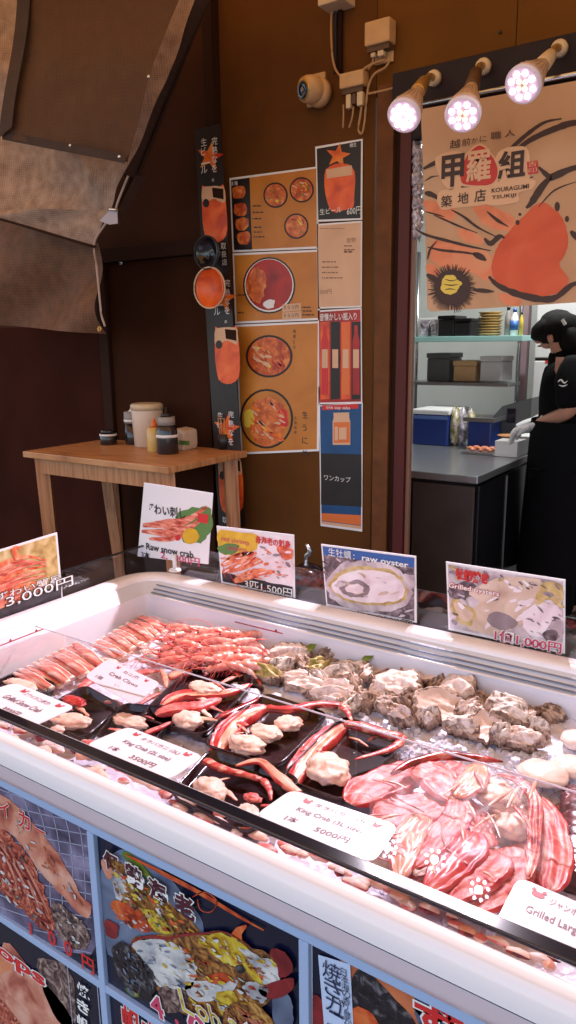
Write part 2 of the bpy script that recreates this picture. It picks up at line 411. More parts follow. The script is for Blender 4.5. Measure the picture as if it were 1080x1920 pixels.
def rays(u, v):
    # creases radiating from the tie point at the lower right corner
    dx, dy = 1.02-u, 1.03-v; an = math.atan2(dy, dx+.02); d = math.hypot(dx, dy)
    return .11*abs(math.sin(an*5))*min(d, .6)+.02*noise.noise(Vector((u*5, v*5, 1)))
T = thing('mesh_tarpaulin', at(200, 400, 'y', 2.2), 'beige woven mesh tarpaulin creased towards its tie at the lower right corner', 'tarpaulin')
mb = MB(); cloth(mb, [(-60, -60), (352, -40), (205, 396), (-60, 395)], [2.15, 2.3, 2.25, 2.1], 46, 40, rays); mb.build('cloth', 'mesh_tarp', T)
mb = MB(); cloth(mb, [(-60, 393), (206, 393), (178, 462), (-60, 398)], [2.1, 2.25, 2.25, 2.1], 30, 8, lambda u, v: .02*math.sin(u*9+v*3)*(1-v)-.002); mb.build('hem', 'mesh_tarp', T)
gp = [at(x, y, 'y', 2.12) for x, y in ((-60, 396), (0, 411), (60, 428), (120, 446), (178, 463))]
mb = MB(); mb.tube([p+Vector((0, .0, 0)) for p in gp], .006, 6); mb.build('seam', 'moulding', T)
T = thing('lower_tarpaulin', at(190, 620, 'y', 2.3), 'plain brown tarpaulin skirt hanging under the seam at the left edge', 'tarpaulin')
def sk(u, v): return .06*math.sin((u+v*.8)*7)*(.3+.7*v)+.02*noise.noise(Vector((u*4, v*3, 5)))
mb = MB(); cloth(mb, [(-60, 392), (180, 455), (199, 626), (-60, 606)], [2.3, 2.32, 2.32, 2.28], 36, 20, sk); mb.build('cloth', 'low_tarp', T)
g = at(188, 617, 'y', 2.28)
mb = MB(); mb.lathe(g, (0, -1, .1), [(-.002, .012), (.006, .012), (.008, .009), (.006, .006), (-.002, .006)], 16); mb.build('grommet', 'brass', T)
T = thing('brown_tarpaulin', at(120, 200, 'y', 2.0), 'flat dark brown tarpaulin sheet with eyelets hanging before the mesh one', 'tarpaulin')
mb = MB(); cloth(mb, [(42, -60), (352, -60), (236, 303), (8, 258)], [1.98, 2.06, 2.02, 1.95], 30, 30, lambda u, v: .014*noise.noise(Vector((u*3, v*3, 2)))+.012*math.sin(v*5+u*2))
mb.build('cloth', 'brown_tarp', T)
mb = MB(); cloth(mb, [(36, -60), (60, -60), (30, 240), (5, 261)], [1.972, 1.975, 1.945, 1.942], 4, 20, lambda u, v: .012*math.sin(v*5)-.006); cloth(mb, [(7, 246), (239, 290), (236, 307), (6, 262)], [1.94, 2.008, 2.008, 1.94], 24, 3, lambda u, v: -.004+.006*math.sin(u*6))
mb.build('hem', 'dark_tarp', T)
for x, y in ((15, 252), (140, 275), (232, 296), (287, 147), (48, 10)):
    g = at(x, y, 'y', 1.97 if y > 200 else 2.0); g.y -= .018
    mb = MB(); mb.lathe(g, (0, -1, 0), [(0, .006), (.004, .006), (.006, .003)], 12); mb.build('eyelet', 'steel', T)
T = thing('dark_tarpaulin', at(290, 200, 'y', 2.45), 'dark gathered tarpaulin fold hanging against the wall beside the mesh tarpaulin', 'tarpaulin')
mb = MB(); cloth(mb, [(345, -60), (412, -60), (262, 330), (226, 330)], [2.42, 2.5, 2.42, 2.36], 14, 26, lambda u, v: .03*math.sin(u*9+v)); cloth(mb, [(226, 328), (264, 328), (212, 420), (196, 412)], [2.36, 2.42, 2.34, 2.3], 8, 10, lambda u, v: .02*math.sin(u*7)+.03*math.sin(1))
mb.build('cloth', 'dark_tarp', T)
mb = MB(); cloth(mb, [(400, -60), (560, -60), (420, 90), (330, 120)], [2.6, 2.66, 2.66, 2.5], 10, 10, lambda u, v: 0)
T = thing('tie_rope', at(190, 560, 'y', 2.25), 'pale rope and white strap tying the tarpaulins down at the left', 'rope')
rp = [(240, 330), (222, 375), (214, 398), (190, 430), (176, 459), (181, 500), (187, 560), (190, 590), (197, 612)]
mb = MB(); mb.tube([at(x, y, 'y', 2.2) for x, y in rp], .0045, 7, nz=.2, nf=200); mb.build('cord', 'rope', T)
mb = MB(); a = [at(x, y, 'y', 2.19) for x, y in ((186, 414), (206, 394), (219, 393), (220, 419), (205, 421))]
mb.prism(a, (0, .004, 0)); mb.build('strap', mat('strap', (.45, .38, .44), .5), T)
mb = MB(); mb.tube([at(203, 392, 'y', 2.18), at(219, 394, 'y', 2.18)], .006, 8); mb.build('clip', 'steel', T)
# ------------------------------------------------------------ wooden table and things on it
mott('table_wood', [S(150, 96, 56), S(188, 132, 84), S(204, 150, 104)], 9, .4, stretch=(.6, 7, 1), bump=.05)
mott('leg_wood', [S(140, 88, 52), S(180, 122, 78), S(196, 140, 96)], 8, .5, stretch=(8, 8, .5), bump=.05)
ZT = 1.03
tx0, ty0 = at(42, 846, 'z', ZT).x, at(42, 846, 'z', ZT).y
tx1, ty1 = -2.0, 2.64
TB = thing('wooden_table', (tx0, ty0, 0), 'light wooden standing table with square legs against the dark wall', 'table')
mb = MB(); mb.box((tx0, ty0, ZT-.028), (tx1, ty1, ZT), bev=.004); mb.build('table_top', 'table_wood', TB)
mb = MB(); mb.box((tx0+.05, ty0+.03, ZT-.10), (tx1-.05, ty0+.05, ZT-.03)); mb.box((tx0+.03, ty0+.052, ZT-.10), (tx0+.05, ty1-.03, ZT-.03)); mb.build('apron', 'leg_wood', TB)
for x, y in ((tx0+.065, ty0+.055), (tx0+.075, ty1-.06), (tx1-.06, ty0+.055), (tx1-.06, ty1-.05)):
    mb = MB(); mb.tube([(x+.0, y, ZT-.029), (x+.03, y, 0)], [.043, .034], 4, sub=1, smooth=False, up=(1, 0, 0)); mb.build('leg', 'leg_wood', TB)
x, y = at(226, 1000, 'y', 2.5).x, 2.5
mb = MB(); mb.tube([(x-.09, y, ZT-.029), (x+.02, y, 0)], [.036, .032], 4, sub=1, smooth=False, up=(1, 0, 0)); mb.build('brace', 'leg_wood', TB)
def onT(px, py): return at(px, py, 'z', ZT)
def hz(px, y_px, p):  # height of a photo row above the table at point p
    return at(px, y_px, 'y', p.y).z
def bottle(name, px, base, top, wpx, prof, label, cat, extra=None):
    p = onT(px, base); H = at(px, top, 'y', p.y).z-ZT; Wd = (at(px+wpx/2, base, 'y', p.y)-at(px-wpx/2, base, 'y', p.y)).length/2
    t = thing(name, p, label, cat, 'bottles and jars on the wooden table')
    for nm, m, pr in prof:
        q = MB(); q.lathe(p, (0, 0, 1), [(a*H, b*Wd) for a, b in pr], 18); q.build(nm, m, t)
    return t
mat('sauce_black', (.02, .016, .018), .2, coat=.3); mat('label_grey', (.30, .26, .24), .5); mat('mustard', (.62, .40, .12), .35); mat('jar_cream', (.62, .47, .36), .35)
bottle('soy_bottle', 204, 833, 806, 22, [('body', 'sauce_black', [(0, .95), (.02, 1), (.72, 1), (.75, .9)]), ('cap', 'black_gloss', [(.751, .85), (1, .85)]), ('label', 'ink_white', [(.60, 1.02), (.74, 1.02)])], 'short black bottle with a small white label, alone at the left on the table', 'bottle')
bottle('sauce_bottle', 251, 832, 762, 22, [('body', 'sauce_black', [(0, .95), (.02, 1), (.56, 1)]), ('label', 'label_grey', [(.561, 1.02), (.86, 1.0), (.87, .8)]), ('band', 'ink_white', [(.6, 1.04), (.66, 1.04)]), ('nozzle', 'ink_white', [(.871, .5), (.9, .3), (1, .12)])], 'black squeeze bottle with grey and white bands left of the tall cream canister', 'bottle')
bottle('canister', 279, 836, 750, 42, [('body', 'jar_cream', [(0, .85), (.02, .9), (.78, 1), (.8, .97)]), ('lid', 'cream_plug', [(.801, 1.04), (.9, 1.04), (.93, .9)])], 'tall cream coloured canister behind the mustard bottle', 'canister')
bottle('mustard_bottle', 291, 846, 785, 21, [('body', 'mustard', [(0, .95), (.02, 1), (.68, .97), (.74, .7)]), ('nozzle', 'ink_orange', [(.741, .6), (.84, .35), (1, .12)])], 'yellow mustard squeeze bottle with an orange tip', 'bottle')
bottle('pump_bottle', 315, 850, 764, 30, [('body', 'sauce_black', [(0, .95), (.02, 1), (.5, .95), (.62, .75)]), ('label', 'label_grey', [(.621, .78), (.8, .78)]), ('band', 'ink_white', [(.36, 1.03), (.42, 1.02)]), ('pump', 'black_plastic', [(.801, .5), (.86, .5), (.87, .12), (1, .12)])], 'black pump bottle with grey label right of the mustard bottle', 'bottle')
p = onT(360, 842)
t = thing('napkin_pack', p, 'cream paper napkin pack with a green stripe lying on the table', 'napkins')
mb = MB(); a, b = onT(328, 842), onT(392, 835)
mb.box((a.x, a.y-.03, ZT), (b.x+.02, a.y+.08, hz(360, 804, p)), bev=.018)
for v in mb.v: v += Vector((0, .01*noise.noise(v*20), .008*noise.noise(v*25)))
mb.build('pack', 'jar_cream', t)
mb = MB(); x = at(338, 820, 'y', a.y-.032).x; mb.box((x, a.y-.041, ZT+.03), (x+.055, a.y-.033, ZT+.048)); mb.build('stripe', 'ink_green', t)

t = thing('chopstick_cup', onT(420, 842), 'dark cup of wooden chopsticks at the right end of the table', 'cup')
p = onT(420, 842); mb = MB(); mb.lathe(p, (0, 0, 1), [(0, .026), (.07, .031), (.07, .027), (.01, .024)], 18); mb.build('cup', 'black_plastic', t)
mb = MB()
for k in range(9): a = k*.7; mb.tube([p+Vector((.012*math.cos(a), .012*math.sin(a), .01)), p+Vector((.024*math.cos(a), .024*math.sin(a), .15+.008*math.sin(k*3)))], .0028, 5, sub=1)
mb.build('chopsticks', 'leg_wood', t)
for x, y in ((-1.95, 2.9), (-1.95, 2.45), (-1.5, 2.9), (-1.0, 2.85), (-.95, 2.5), (-.70, 2.5), (-.70, 2.9), (-2.08, 1.5), (-1.46, 1.2)): mb = MB(); mb.lathe((x, YW+.004, y), (0, -1, 0), [(0, .006), (.006, .005), (.007, .002)], 10); mb.build('screw', 'dark_cable', W)
# ------------------------------------------------------------ posters on the wall
mott('soup', [S(150, 50, 18), S(180, 70, 24), S(205, 100, 40), S(220, 140, 70)], 30, .4)
mott('meal', [S(150, 66, 28), S(186, 86, 36), S(210, 110, 50), S(226, 150, 84)], 28, .4)
mott('tan_print', [S(176, 104, 30), S(190, 118, 40), S(200, 128, 46)], 6, .45)
mott('beer_print', [S(190, 60, 18), S(225, 88, 30), S(235, 110, 45)], 12, .4)
mott('cream_print', [S(205, 160, 125), S(222, 178, 145)], 5, .5)
mott('star_print', [S(190, 50, 20), S(225, 110, 30), S(240, 170, 60)], 10, .4)
mott('red_print', [S(120, 12, 12), S(165, 22, 20), S(185, 40, 30)], 8, .4)
mott('blue_print', [S(10, 60, 110), S(18, 78, 130)], 5, .45)
mott('black_print', [S(22, 14, 14), S(36, 22, 20)], 8, .45)
WALLPOSTERS = ['paper_white', 'black_print', 'tan_print', 'cream_print', 'soup', 'meal', 'star_print', 'beer_print', 'red_print', 'blue_print', 'ink_orange', 'ink_white', 'ink_yellow', 'ink_green', 'ink', 'ink_red']
IX = {n: i for i, n in enumerate(WALLPOSTERS)}
def poster(name, cor, v, label, group=None, ax='y', tow=-1, thick=.002, edge='paper_white', cat='poster'):
    sh = Sheet(ax, v, tow); pts = [sh.p(x, y) for x, y in cor]; base = sum(pts, Vector((0, 0, 0)))/len(pts); base.z = min(p.z for p in pts)
    t = thing(name, base, label, cat, group); mb = MB(); mb.prism(pts, -sh.n*thick); mb.build('sheet', edge, t)
    return t, sh
def inset(cor, d):
    cx = sum(p[0] for p in cor)/len(cor); cy = sum(p[1] for p in cor)/len(cor); out = []
    for x, y in cor:
        out.append((x+d*(1 if x < cx else -1), y+d*(1 if y < cy else -1)))
    return out
def star(sh, mb, cx, cy, r, lay, mi, sq=1.0):
    sh.poly(mb, [(cx+sq*(r if k % 2 == 0 else r*.42)*math.sin(PI*k/5+.15), cy-(r if k % 2 == 0 else r*.42)*math.cos(PI*k/5+.15)) for k in range(10)], lay, mi)
def disc(sh, mb, cx, cy, rx, ry, lay, mi, n=28): sh.poly(mb, [(cx+rx*math.cos(2*PI*k/n), cy+ry*math.sin(2*PI*k/n)) for k in range(n)], lay, mi)
def lines(sh, mb, x, y, n, dy, w, mi, lay=2, h=2.2, slope=0, seed=1):
    rr = random.Random(seed)
    for i in range(n):
        ww = w*(.6+.4*rr.random()); k = x
        while k < x+ww:
            s = 2+rr.random()*6; e = min(k+s, x+ww); sh.poly(mb, [(k, y+i*dy+slope*(k-x)), (e, y+i*dy+slope*(e-x)), (e, y+i*dy+h+slope*(e-x)), (k, y+i*dy+h+slope*(k-x))], lay, mi); k = e+1.5
V2 = YW-.006
# menu column
g = 'menu posters pasted one above the other on the shop wall'
t, sh = poster('menu_poster', [(430, 334), (596, 312), (597, 466), (436, 473)], V2, 'ochre menu poster with a black edge strip of small seafood dishes, topmost of its column', g)
mb = MB(); sh.poly(mb, [(433, 338), (593, 316), (594, 462), (439, 469)], 1, IX['tan_print']); sh.poly(mb, [(433, 338), (468, 333), (473, 468), (439, 469)], 2, IX['black_print'])
for i, (x, y, m) in enumerate(((448, 360, 'meal'), (451, 392, 'soup'), (454, 420, 'meal'), (457, 446, 'soup'))):
    sh.blobp(mb, [(x-10, y-9), (x+9, y-11), (x+12, y+3), (x+8, y+11), (x-7, y+12), (x-12, y+2)], 3, IX[m], 3, seed=i)

for cx_, cy_, m_ in ((517, 366, 'meal'), (566, 356, 'soup'), (556, 424, 'meal')): disc(sh, mb, cx_, cy_, 23, 24, 3, IX['black_print']); disc(sh, mb, cx_, cy_, 20, 21, 4, IX[m_]); fleck(sh, mb, [(cx_-14, cy_-14), (cx_+14, cy_-14), (cx_+14, cy_+14), (cx_-14, cy_+14)], 40, 5, [IX[q] for q in ('ink_orange', 'ink_yellow', 'cream_print', 'red_print', 'ink_green')], 4, cx_)
mb.build('picture', WALLPOSTERS, t)
mb = MB(); lines(sh, mb, 474, 385, 3, 12, 26, 0, 3); lines(sh, mb, 476, 425, 3, 9, 22, 0, 3); sh.text(mb, 'ま海', 434, 349, h=.018, lay=4, mi=1); mb.build('lettering', ['ink', 'ink_white'], t)
t, sh = poster('menu_poster', [(436, 475), (598, 468), (600, 600), (441, 607)], V2, 'ochre menu poster showing a dark bowl of red noodle soup, second of its column', g)
mb = MB(); sh.poly(mb, [(439, 479), (594, 472), (596, 596), (444, 603)], 1, IX['tan_print'])
disc(sh, mb, 505, 535, 49, 53, 2, IX['black_print']); disc(sh, mb, 505, 535, 46, 50, 3, IX['ink_white']); disc(sh, mb, 505, 534, 44, 48, 4, IX['red_print'])
sh.blobp(mb, [(462, 530), (480, 500), (500, 520), (495, 550), (486, 570), (468, 556)], 5, IX['meal'], 4); sh.blobp(mb, [(495, 566), (515, 562), (512, 576), (498, 577)], 5, IX['paper_white'], 4)
sh.poly(mb, [(530, 571), (565, 568), (565, 582), (530, 585)], 5, IX['cream_print']); sh.poly(mb, [(530, 586), (566, 583), (566, 597), (530, 600)], 5, IX['cream_print']); mb.build('picture', WALLPOSTERS, t)
mb = MB(); sh.text(mb, '８９０円', 533, 581, h=.017, lay=6); sh.text(mb, '９９０円', 533, 596, h=.017, lay=6); lines(sh, mb, 446, 552, 1, 5, 22, 0, 5); lines(sh, mb, 446, 585, 1, 5, 18, 0, 5); lines(sh, mb, 568, 575, 3, 7, 24, 0, 5)
mb.build('lettering', 'ink', t)
t, sh = poster('menu_poster', [(441, 609), (600, 602), (598, 846), (452, 852)], V2, 'tall ochre menu poster with a plate of orange sea urchin, lowest of its column', g)
mb = MB(); sh.poly(mb, [(444, 613), (596, 606), (594, 842), (455, 848)], 1, IX['tan_print'])
disc(sh, mb, 500, 785, 50, 56, 2, IX['black_print']); disc(sh, mb, 500, 785, 46, 52, 3, IX['tan_print']); sh.blobp(mb, [(470, 770), (485, 748), (520, 752), (540, 775), (530, 820), (500, 836), (475, 820)], 4, IX['meal'], 5)
sh.blobp(mb, [(458, 775), (472, 768), (478, 795), (462, 800)], 5, IX['ink_yellow'], 2); sh.blobp(mb, [(522, 772), (536, 768), (540, 795), (528, 800)], 5, IX['ink_red'], 3)
disc(sh, mb, 505, 668, 44, 40, 2, IX['black_print']); disc(sh, mb, 505, 668, 40, 36, 3, IX['soup']); fleck(sh, mb, [(475, 645), (535, 645), (535, 690), (475, 690)], 90, 4, [IX[q] for q in ('ink_orange', 'ink_yellow', 'cream_print', 'red_print')], 6, 2); fleck(sh, mb, [(466, 752), (535, 752), (535, 825), (476, 825)], 110, 6, [IX[q] for q in ('ink_orange', 'star_print', 'cream_print', 'beer_print')], 8, 3); mb.build('picture', WALLPOSTERS, t)
mb = MB()
for i, ch in enumerate('生うに丼'): sh.text(mb, ch, 567, 784+i*24, h=.030, lay=5)
for i, ch in enumerate('濃厚とろ'): sh.text(mb, ch, 550, 624+i*10, h=.013, lay=5)
for i, ch in enumerate('北海道産'): sh.text(mb, ch, 552, 786+i*9, h=.013, lay=5)
mb.build('lettering', 'ink', t)
g = 'drink posters pasted one above the other beside the wooden pillar'
t, sh = poster('drink_poster', [(591, 275), (680, 260), (679, 412), (594, 416)], V2, 'black drink poster with a yellow star and a 600 yen price, top of its column', g)
mb = MB(); sh.poly(mb, [(594, 279), (677, 264), (676, 409), (597, 412)], 1, IX['black_print']); star(sh, mb, 634, 292, 24, 2, IX['star_print']); sh.blobp(mb, [(612, 318), (660, 312), (664, 380), (652, 392), (618, 392)], 2, IX['beer_print'], 2); sh.poly(mb, [(612, 318), (660, 310), (661, 328), (613, 335)], 3, IX['cream_print']); mb.build('picture', WALLPOSTERS, t)
mb = MB(); sh.text(mb, '600円', 651, 404, w=.062, h=.028, lay=4); sh.text(mb, '生ビール', 600, 403, w=.10, h=.022, lay=4); sh.text(mb, '樽生', 656, 277, w=.03, lay=4); mb.build('lettering', 'ink_white', t)
t, sh = poster('drink_poster', [(594, 420), (679, 414), (678, 576), (596, 579)], V2, 'plain cream notice with a few small lines, second of the drink poster column', g)
mb = MB(); sh.poly(mb, [(596, 423), (677, 417), (676, 573), (598, 576)], 1, IX['cream_print']); mb.build('picture', WALLPOSTERS, t)
mb = MB(); lines(sh, mb, 600, 428, 1, 5, 70, 0, 2, 1); sh.text(mb, '飲物', 650, 456, w=.04, lay=2); lines(sh, mb, 645, 460, 2, 7, 26, 0, 2); lines(sh, mb, 645, 470, 1, 7, 26, 0, 2, 4); sh.text(mb, '500円', 600, 552, w=.055, h=.018, lay=2); lines(sh, mb, 604, 490, 4, 10, 40, 0, 2)
mb.build('lettering', mat('brown_ink', S(130, 85, 60)), t)
t, sh = poster('drink_poster', [(596, 582), (678, 577), (679, 756), (597, 758)], V2, 'red and black poster of four small bottles, third of the drink poster column', g)
mb = MB(); sh.poly(mb, [(598, 585), (676, 580), (677, 753), (599, 755)], 1, IX['red_print'])
for i, (m, c) in enumerate((('ink_red', 'black_print'), ('black_print', 'ink_red'), ('ink_orange', 'ink_yellow'), ('red_print', 'ink_green'))):
    x = 601+i*19.5; sh.poly(mb, [(x, 604), (x+17, 603), (x+17, 748), (x, 749)], 2, IX['black_print' if i % 2 else 'beer_print'])
    sh.poly(mb, [(x+5, 610), (x+11, 610), (x+12, 626), (x+15, 640), (x+15, 740), (x+2, 740), (x+2, 640), (x+5, 626)], 3, IX[m]); sh.poly(mb, [(x+3, 655), (x+14, 655), (x+14, 690), (x+3, 690)], 4, IX['cream_print'])
mb.build('picture', WALLPOSTERS, t)
mb = MB(); sh.text(mb, '昔懐かしい瓶入り', 600, 602, w=.172, h=.030, lay=4, mi=0, off=.01); mb.build('lettering', 'ink_white', t)
t, sh = poster('drink_poster', [(598, 760), (680, 755), (679, 997), (601, 986)], V2, 'blue poster of a red and white sake jar, bottom of its column', g)
mb = MB(); sh.poly(mb, [(600, 762), (678, 757), (677, 992), (603, 982)], 1, IX['blue_print']); sh.poly(mb, [(603, 962), (677, 966), (677, 985), (603, 976)], 2, IX['ink_orange']); sh.poly(mb, [(603, 977), (677, 986), (677, 992), (603, 982)], 2, IX['cream_print'])
sh.poly(mb, [(604, 760), (672, 757), (672, 766), (604, 769)], 2, IX['ink_red'])
sh.poly(mb, [(625, 774), (655, 773), (655, 783), (657, 790), (657, 834), (624, 834), (624, 790), (626, 783)], 2, IX['cream_print']); sh.poly(mb, [(626, 792), (656, 791), (656, 830), (626, 830)], 3, IX['ink_orange']); sh.poly(mb, [(636, 802), (650, 801), (650, 824), (636, 824)], 4, IX['cream_print']); sh.poly(mb, [(628, 800), (634, 800), (634, 826), (628, 826)], 4, IX['cream_print'])
sh.poly(mb, [(602, 850), (678, 852), (678, 950), (602, 946)], 2, IX['black_print']); mb.build('picture', WALLPOSTERS, t)
mb = MB(); sh.text(mb, 'one cup sake', 612, 768, w=.115, h=.018, lay=4); sh.text(mb, 'ワンカップ', 608, 900, w=.13, lay=4); mb.build('lettering', 'ink_white', t)
# ------------------------------------------------------------ narrow beer banner
t, sh = poster('beer_banner', [(364, 243), (413, 232), (461, 988), (411, 990)], YW-.075, 'narrow black vertical banner with orange stars and beer glasses at the wall corner', edge='black_print', cat='banner')
mb = MB(); B = {'star_print': 0, 'beer_print': 1, 'cream_print': 2, 'black_print': 3, 'moulding': 4}
def unit(dx, dy, sq=1, glass=True):
    star(sh, mb, 394+dx, 294+dy, 29, 2, 0, .9)
    if glass:
        sh.blobp(mb, [(379+dx, 356+dy), (386+dx, 350+dy), (412+dx, 349+dy), (421+dx, 354+dy), (424+dx, 442+dy), (386+dx, 446+dy)], 2, 1, 1); sh.blobp(mb, [(379+dx, 356+dy), (386+dx, 350+dy), (412+dx, 349+dy), (421+dx, 354+dy), (421+dx, 380+dy), (400+dx, 373+dy), (382+dx, 384+dy)], 3, 2, 1.5)
        sh.poly(mb, [(398+dx, 352+dy), (419+dx, 354+dy), (420+dx, 374+dy), (400+dx, 370+dy)], 4, 4); disc(sh, mb, 387+dx, 381+dy, 6, 8, 5, 3)
unit(0, 0); unit(24, 265, glass=True); unit(31, 510, glass=True); mb.build('picture', ['star_print', 'beer_print', 'cream_print', 'black_print', 'moulding'], t)
mb = MB()
for dx, dy in ((0, 0), (24, 265), (31, 510)):
    for i, ch in enumerate('完熟なを。'): sh.text(mb, ch, 398+dx, 273+dy+i*17, h=.030 if ch != '。' else .012, lay=5)
    for i, ch in enumerate('生ビール'): sh.text(mb, ch, 378+dx, 275+dy+i*17, h=.030 if ch != 'ー' else .006, lay=5)
for i, ch in enumerate('取扱店'):
    sh.text(mb, ch, 415+i*1.2, 468+i*15, h=.026, lay=5)
sh.text(mb, '取扱店', 418, 980, w=.078, h=.030, lay=5); mb.build('lettering', 'ink_white', t)
for nm, c, r, m, lb, ct in (('round_pan', (391, 474), (23, 30), ('black_plastic', 'black_gloss'), 'black round pan hung over the edge of the beer banner above an orange bowl', 'pan'), ('orange_bowl', (396, 540), (29, 32), ('ink_orange', 'beer_print'), 'orange round bowl with a pale rim hung below the black pan', 'bowl')):
    p = at(*c, 'y', YW-.13); R = (at(c[0]+r[0], c[1], 'y', YW-.13)-p).length
    t = thing(nm, p, lb, ct); mb = MB(); mb.lathe(p, (-.12, -1, 0), [(-.03, R*.5), (-.025, R*.7), (.0, R*.95), (.012, R), (.013, R*.94), (.0, R*.88), (-.018, R*.6), (-.02, .01)], 28, 1); mb.build('bowl', m, t)
    mb = MB(); q = [p+Vector((R*math.cos(a*PI/14), -.013, R*math.sin(a*PI/14))) for a in range(29)]; mb.tube(q, .0035, 6, sub=1, cap=False); mb.build('rim', 'cream_plug' if nm != 'round_pan' else 'black_plastic', t)
# ------------------------------------------------------------ security camera
p = at(606, 166, 'y', YW); t = thing('security_camera', p, 'beige turret security camera with a black lens fixed to the wall', 'camera')
mb = MB(); q = at(612, 135, 'y', YW); q2 = at(578, 203, 'y', YW); mb.box((q2.x, YW-.012, q2.z), (q.x, YW, q.z), bev=.003); mb.build('mounting_plate', 'beige_plastic', t)
cc = at(586, 168, 'y', YW-.06)
mb = MB(); mb.lathe((cc.x+.01, YW-.013, cc.z-.005), (-.15, -1, 0), [(0, .052), (.02, .052), (.035, .046), (.045, .03)], 24); mb.build('base', 'beige_plastic', t)
ax = Vector((-.42, -1, -.12)).normalized(); mb = MB(); mb.lathe(cc, ax, [(-.045, .012), (-.035, .032), (-.015, .047), (.01, .05), (.03, .047), (.042, .042)], 26); mb.build('turret', 'beige_plastic', t)
mb = MB(); mb.lathe(cc+ax*.0425, ax, [(-.01, .041), (0, .041), (.004, .036), (.002, .02)], 24); mb.build('lens_surround', 'brass', t)
mb = MB(); mb.lathe(cc+ax*.044+Vector((0, 0, -.003)), ax, [(-.004, .032), (.004, .031), (.006, .026), (.002, .014)], 22); mb.build('lens', 'black_gloss', t)
mb = MB(); mb.lathe(cc+ax*.0475+Vector((0, 0, -.003)), ax, [(0, .010), (.002, .009), (.003, .004)], 12); mb.build('lens_glass', mat('lens_glass', (.25, .18, .2), .15), t)
# ------------------------------------------------------------ socket boxes and cables
def sockbox(name, x0, y0, x1, y1, dep, lab, plugs):
    a = at(x0, y0, 'y', YW-dep*.5); b = at(x1, y1, 'y', YW-dep*.5)
    t = thing(name, ((a.x+b.x)/2, YW, b.z), lab, 'socket'); mb = MB(); mb.box((a.x, YW-dep, b.z+.02), (b.x, YW, a.z), bev=.006); mb.build('housing', 'beige_plastic', t)
    mb = MB(); mb.box((a.x+.006, YW-dep*.8, b.z+.002), (b.x-.006, YW-.004, b.z+.019)); mb.build('socket_face', 'socket_dark', t)
    for px, py0, py1, w, m in plugs:
        p = at(px, py0, 'y', YW-dep*.6); e = at(px, py1, 'y', YW-dep*.6)
        mb = MB(); mb.box((p.x-w, YW-dep*.6-w, e.z), (p.x+w, YW-dep*.6+w, b.z), bev=.003); mb.build('plug', m, t)
    return t
sockbox('socket_box', 690, 47, 736, 92, .055, 'upper beige socket box on the wall with two pale plugs', [(701, 90, 108, .009, 'cream_plug'), (716, 88, 106, .012, 'cream_plug')])
mb = MB(); a = at(704, 60, 'y', YW-.008); b = at(737, 115, 'y', YW-.008); mb.box((a.x, YW-.01, b.z), (b.x, YW, a.z), bev=.003); mb.build('back_plate', 'beige_plastic', [o for o in COL.objects if o.name == 'socket_box'][0])
sockbox('socket_box', 642, 142, 686, 172, .05, 'lower brown socket box on the wall with one dark and two pale plugs', [(655, 176, 204, .010, 'cream_plug'), (665, 176, 196, .008, 'socket_dark'), (677, 180, 199, .012, 'cream_plug')])
def cable(pts, r, m, lab, y=YW-.03, name='cable'):
    mb = MB(); mb.tube([at(a, b, 'y', y) for a, b in pts], r, 7, sub=4); o = mb.build(name, m, None, origin=at(*pts[0], 'y', y)); return tag(o, lab, 'cable', 'power cables on the shop wall')
cable([(624, -10), (621, 40), (622, 90), (626, 120), (634, 138), (648, 147), (670, 146), (682, 130), (700, 119), (722, 113)], .0045, 'cable_beige', 'beige cable coming down from the top edge and swinging right to the upper socket box')
cable([(732, 112), (722, 127), (703, 138), (693, 155), (688, 180), (684, 225), (680, 248), (675, 250), (672, 240), (676, 215), (678, 200)], .0045, 'cable_beige', 'beige cable dropping from the upper socket box in a long hanging loop')
cable([(663, 200), (660, 222), (654, 240)], .0035, 'cable_beige', 'short beige cable end slanting down under the lower socket box')
cable([(644, 196), (644, 222), (643, 240)], .0035, 'cable_beige', 'short beige cable hanging straight at the left under the lower socket box')
cable([(688, 176), (700, 174), (735, 166), (752, 158), (790, 150)], .0045, 'cable_beige', 'beige cable running right from the lower socket box to the dark beam')
cable([(700, 108), (698, 118), (690, 130)], .0035, 'cable_beige', 'short beige flex below the left plug of the upper socket box')
t = thing('junction_box', at(630, 0, 'y', YW), 'pale box at the very top of the wall, cut off by the picture edge', 'box')
mb = MB(); a = at(606, -40, 'y', YW-.05); b = at(654, 5, 'y', YW-.05); mb.box((a.x, YW-.09, b.z), (b.x, YW, a.z), bev=.005); mb.build('housing', 'cream_plug', t)
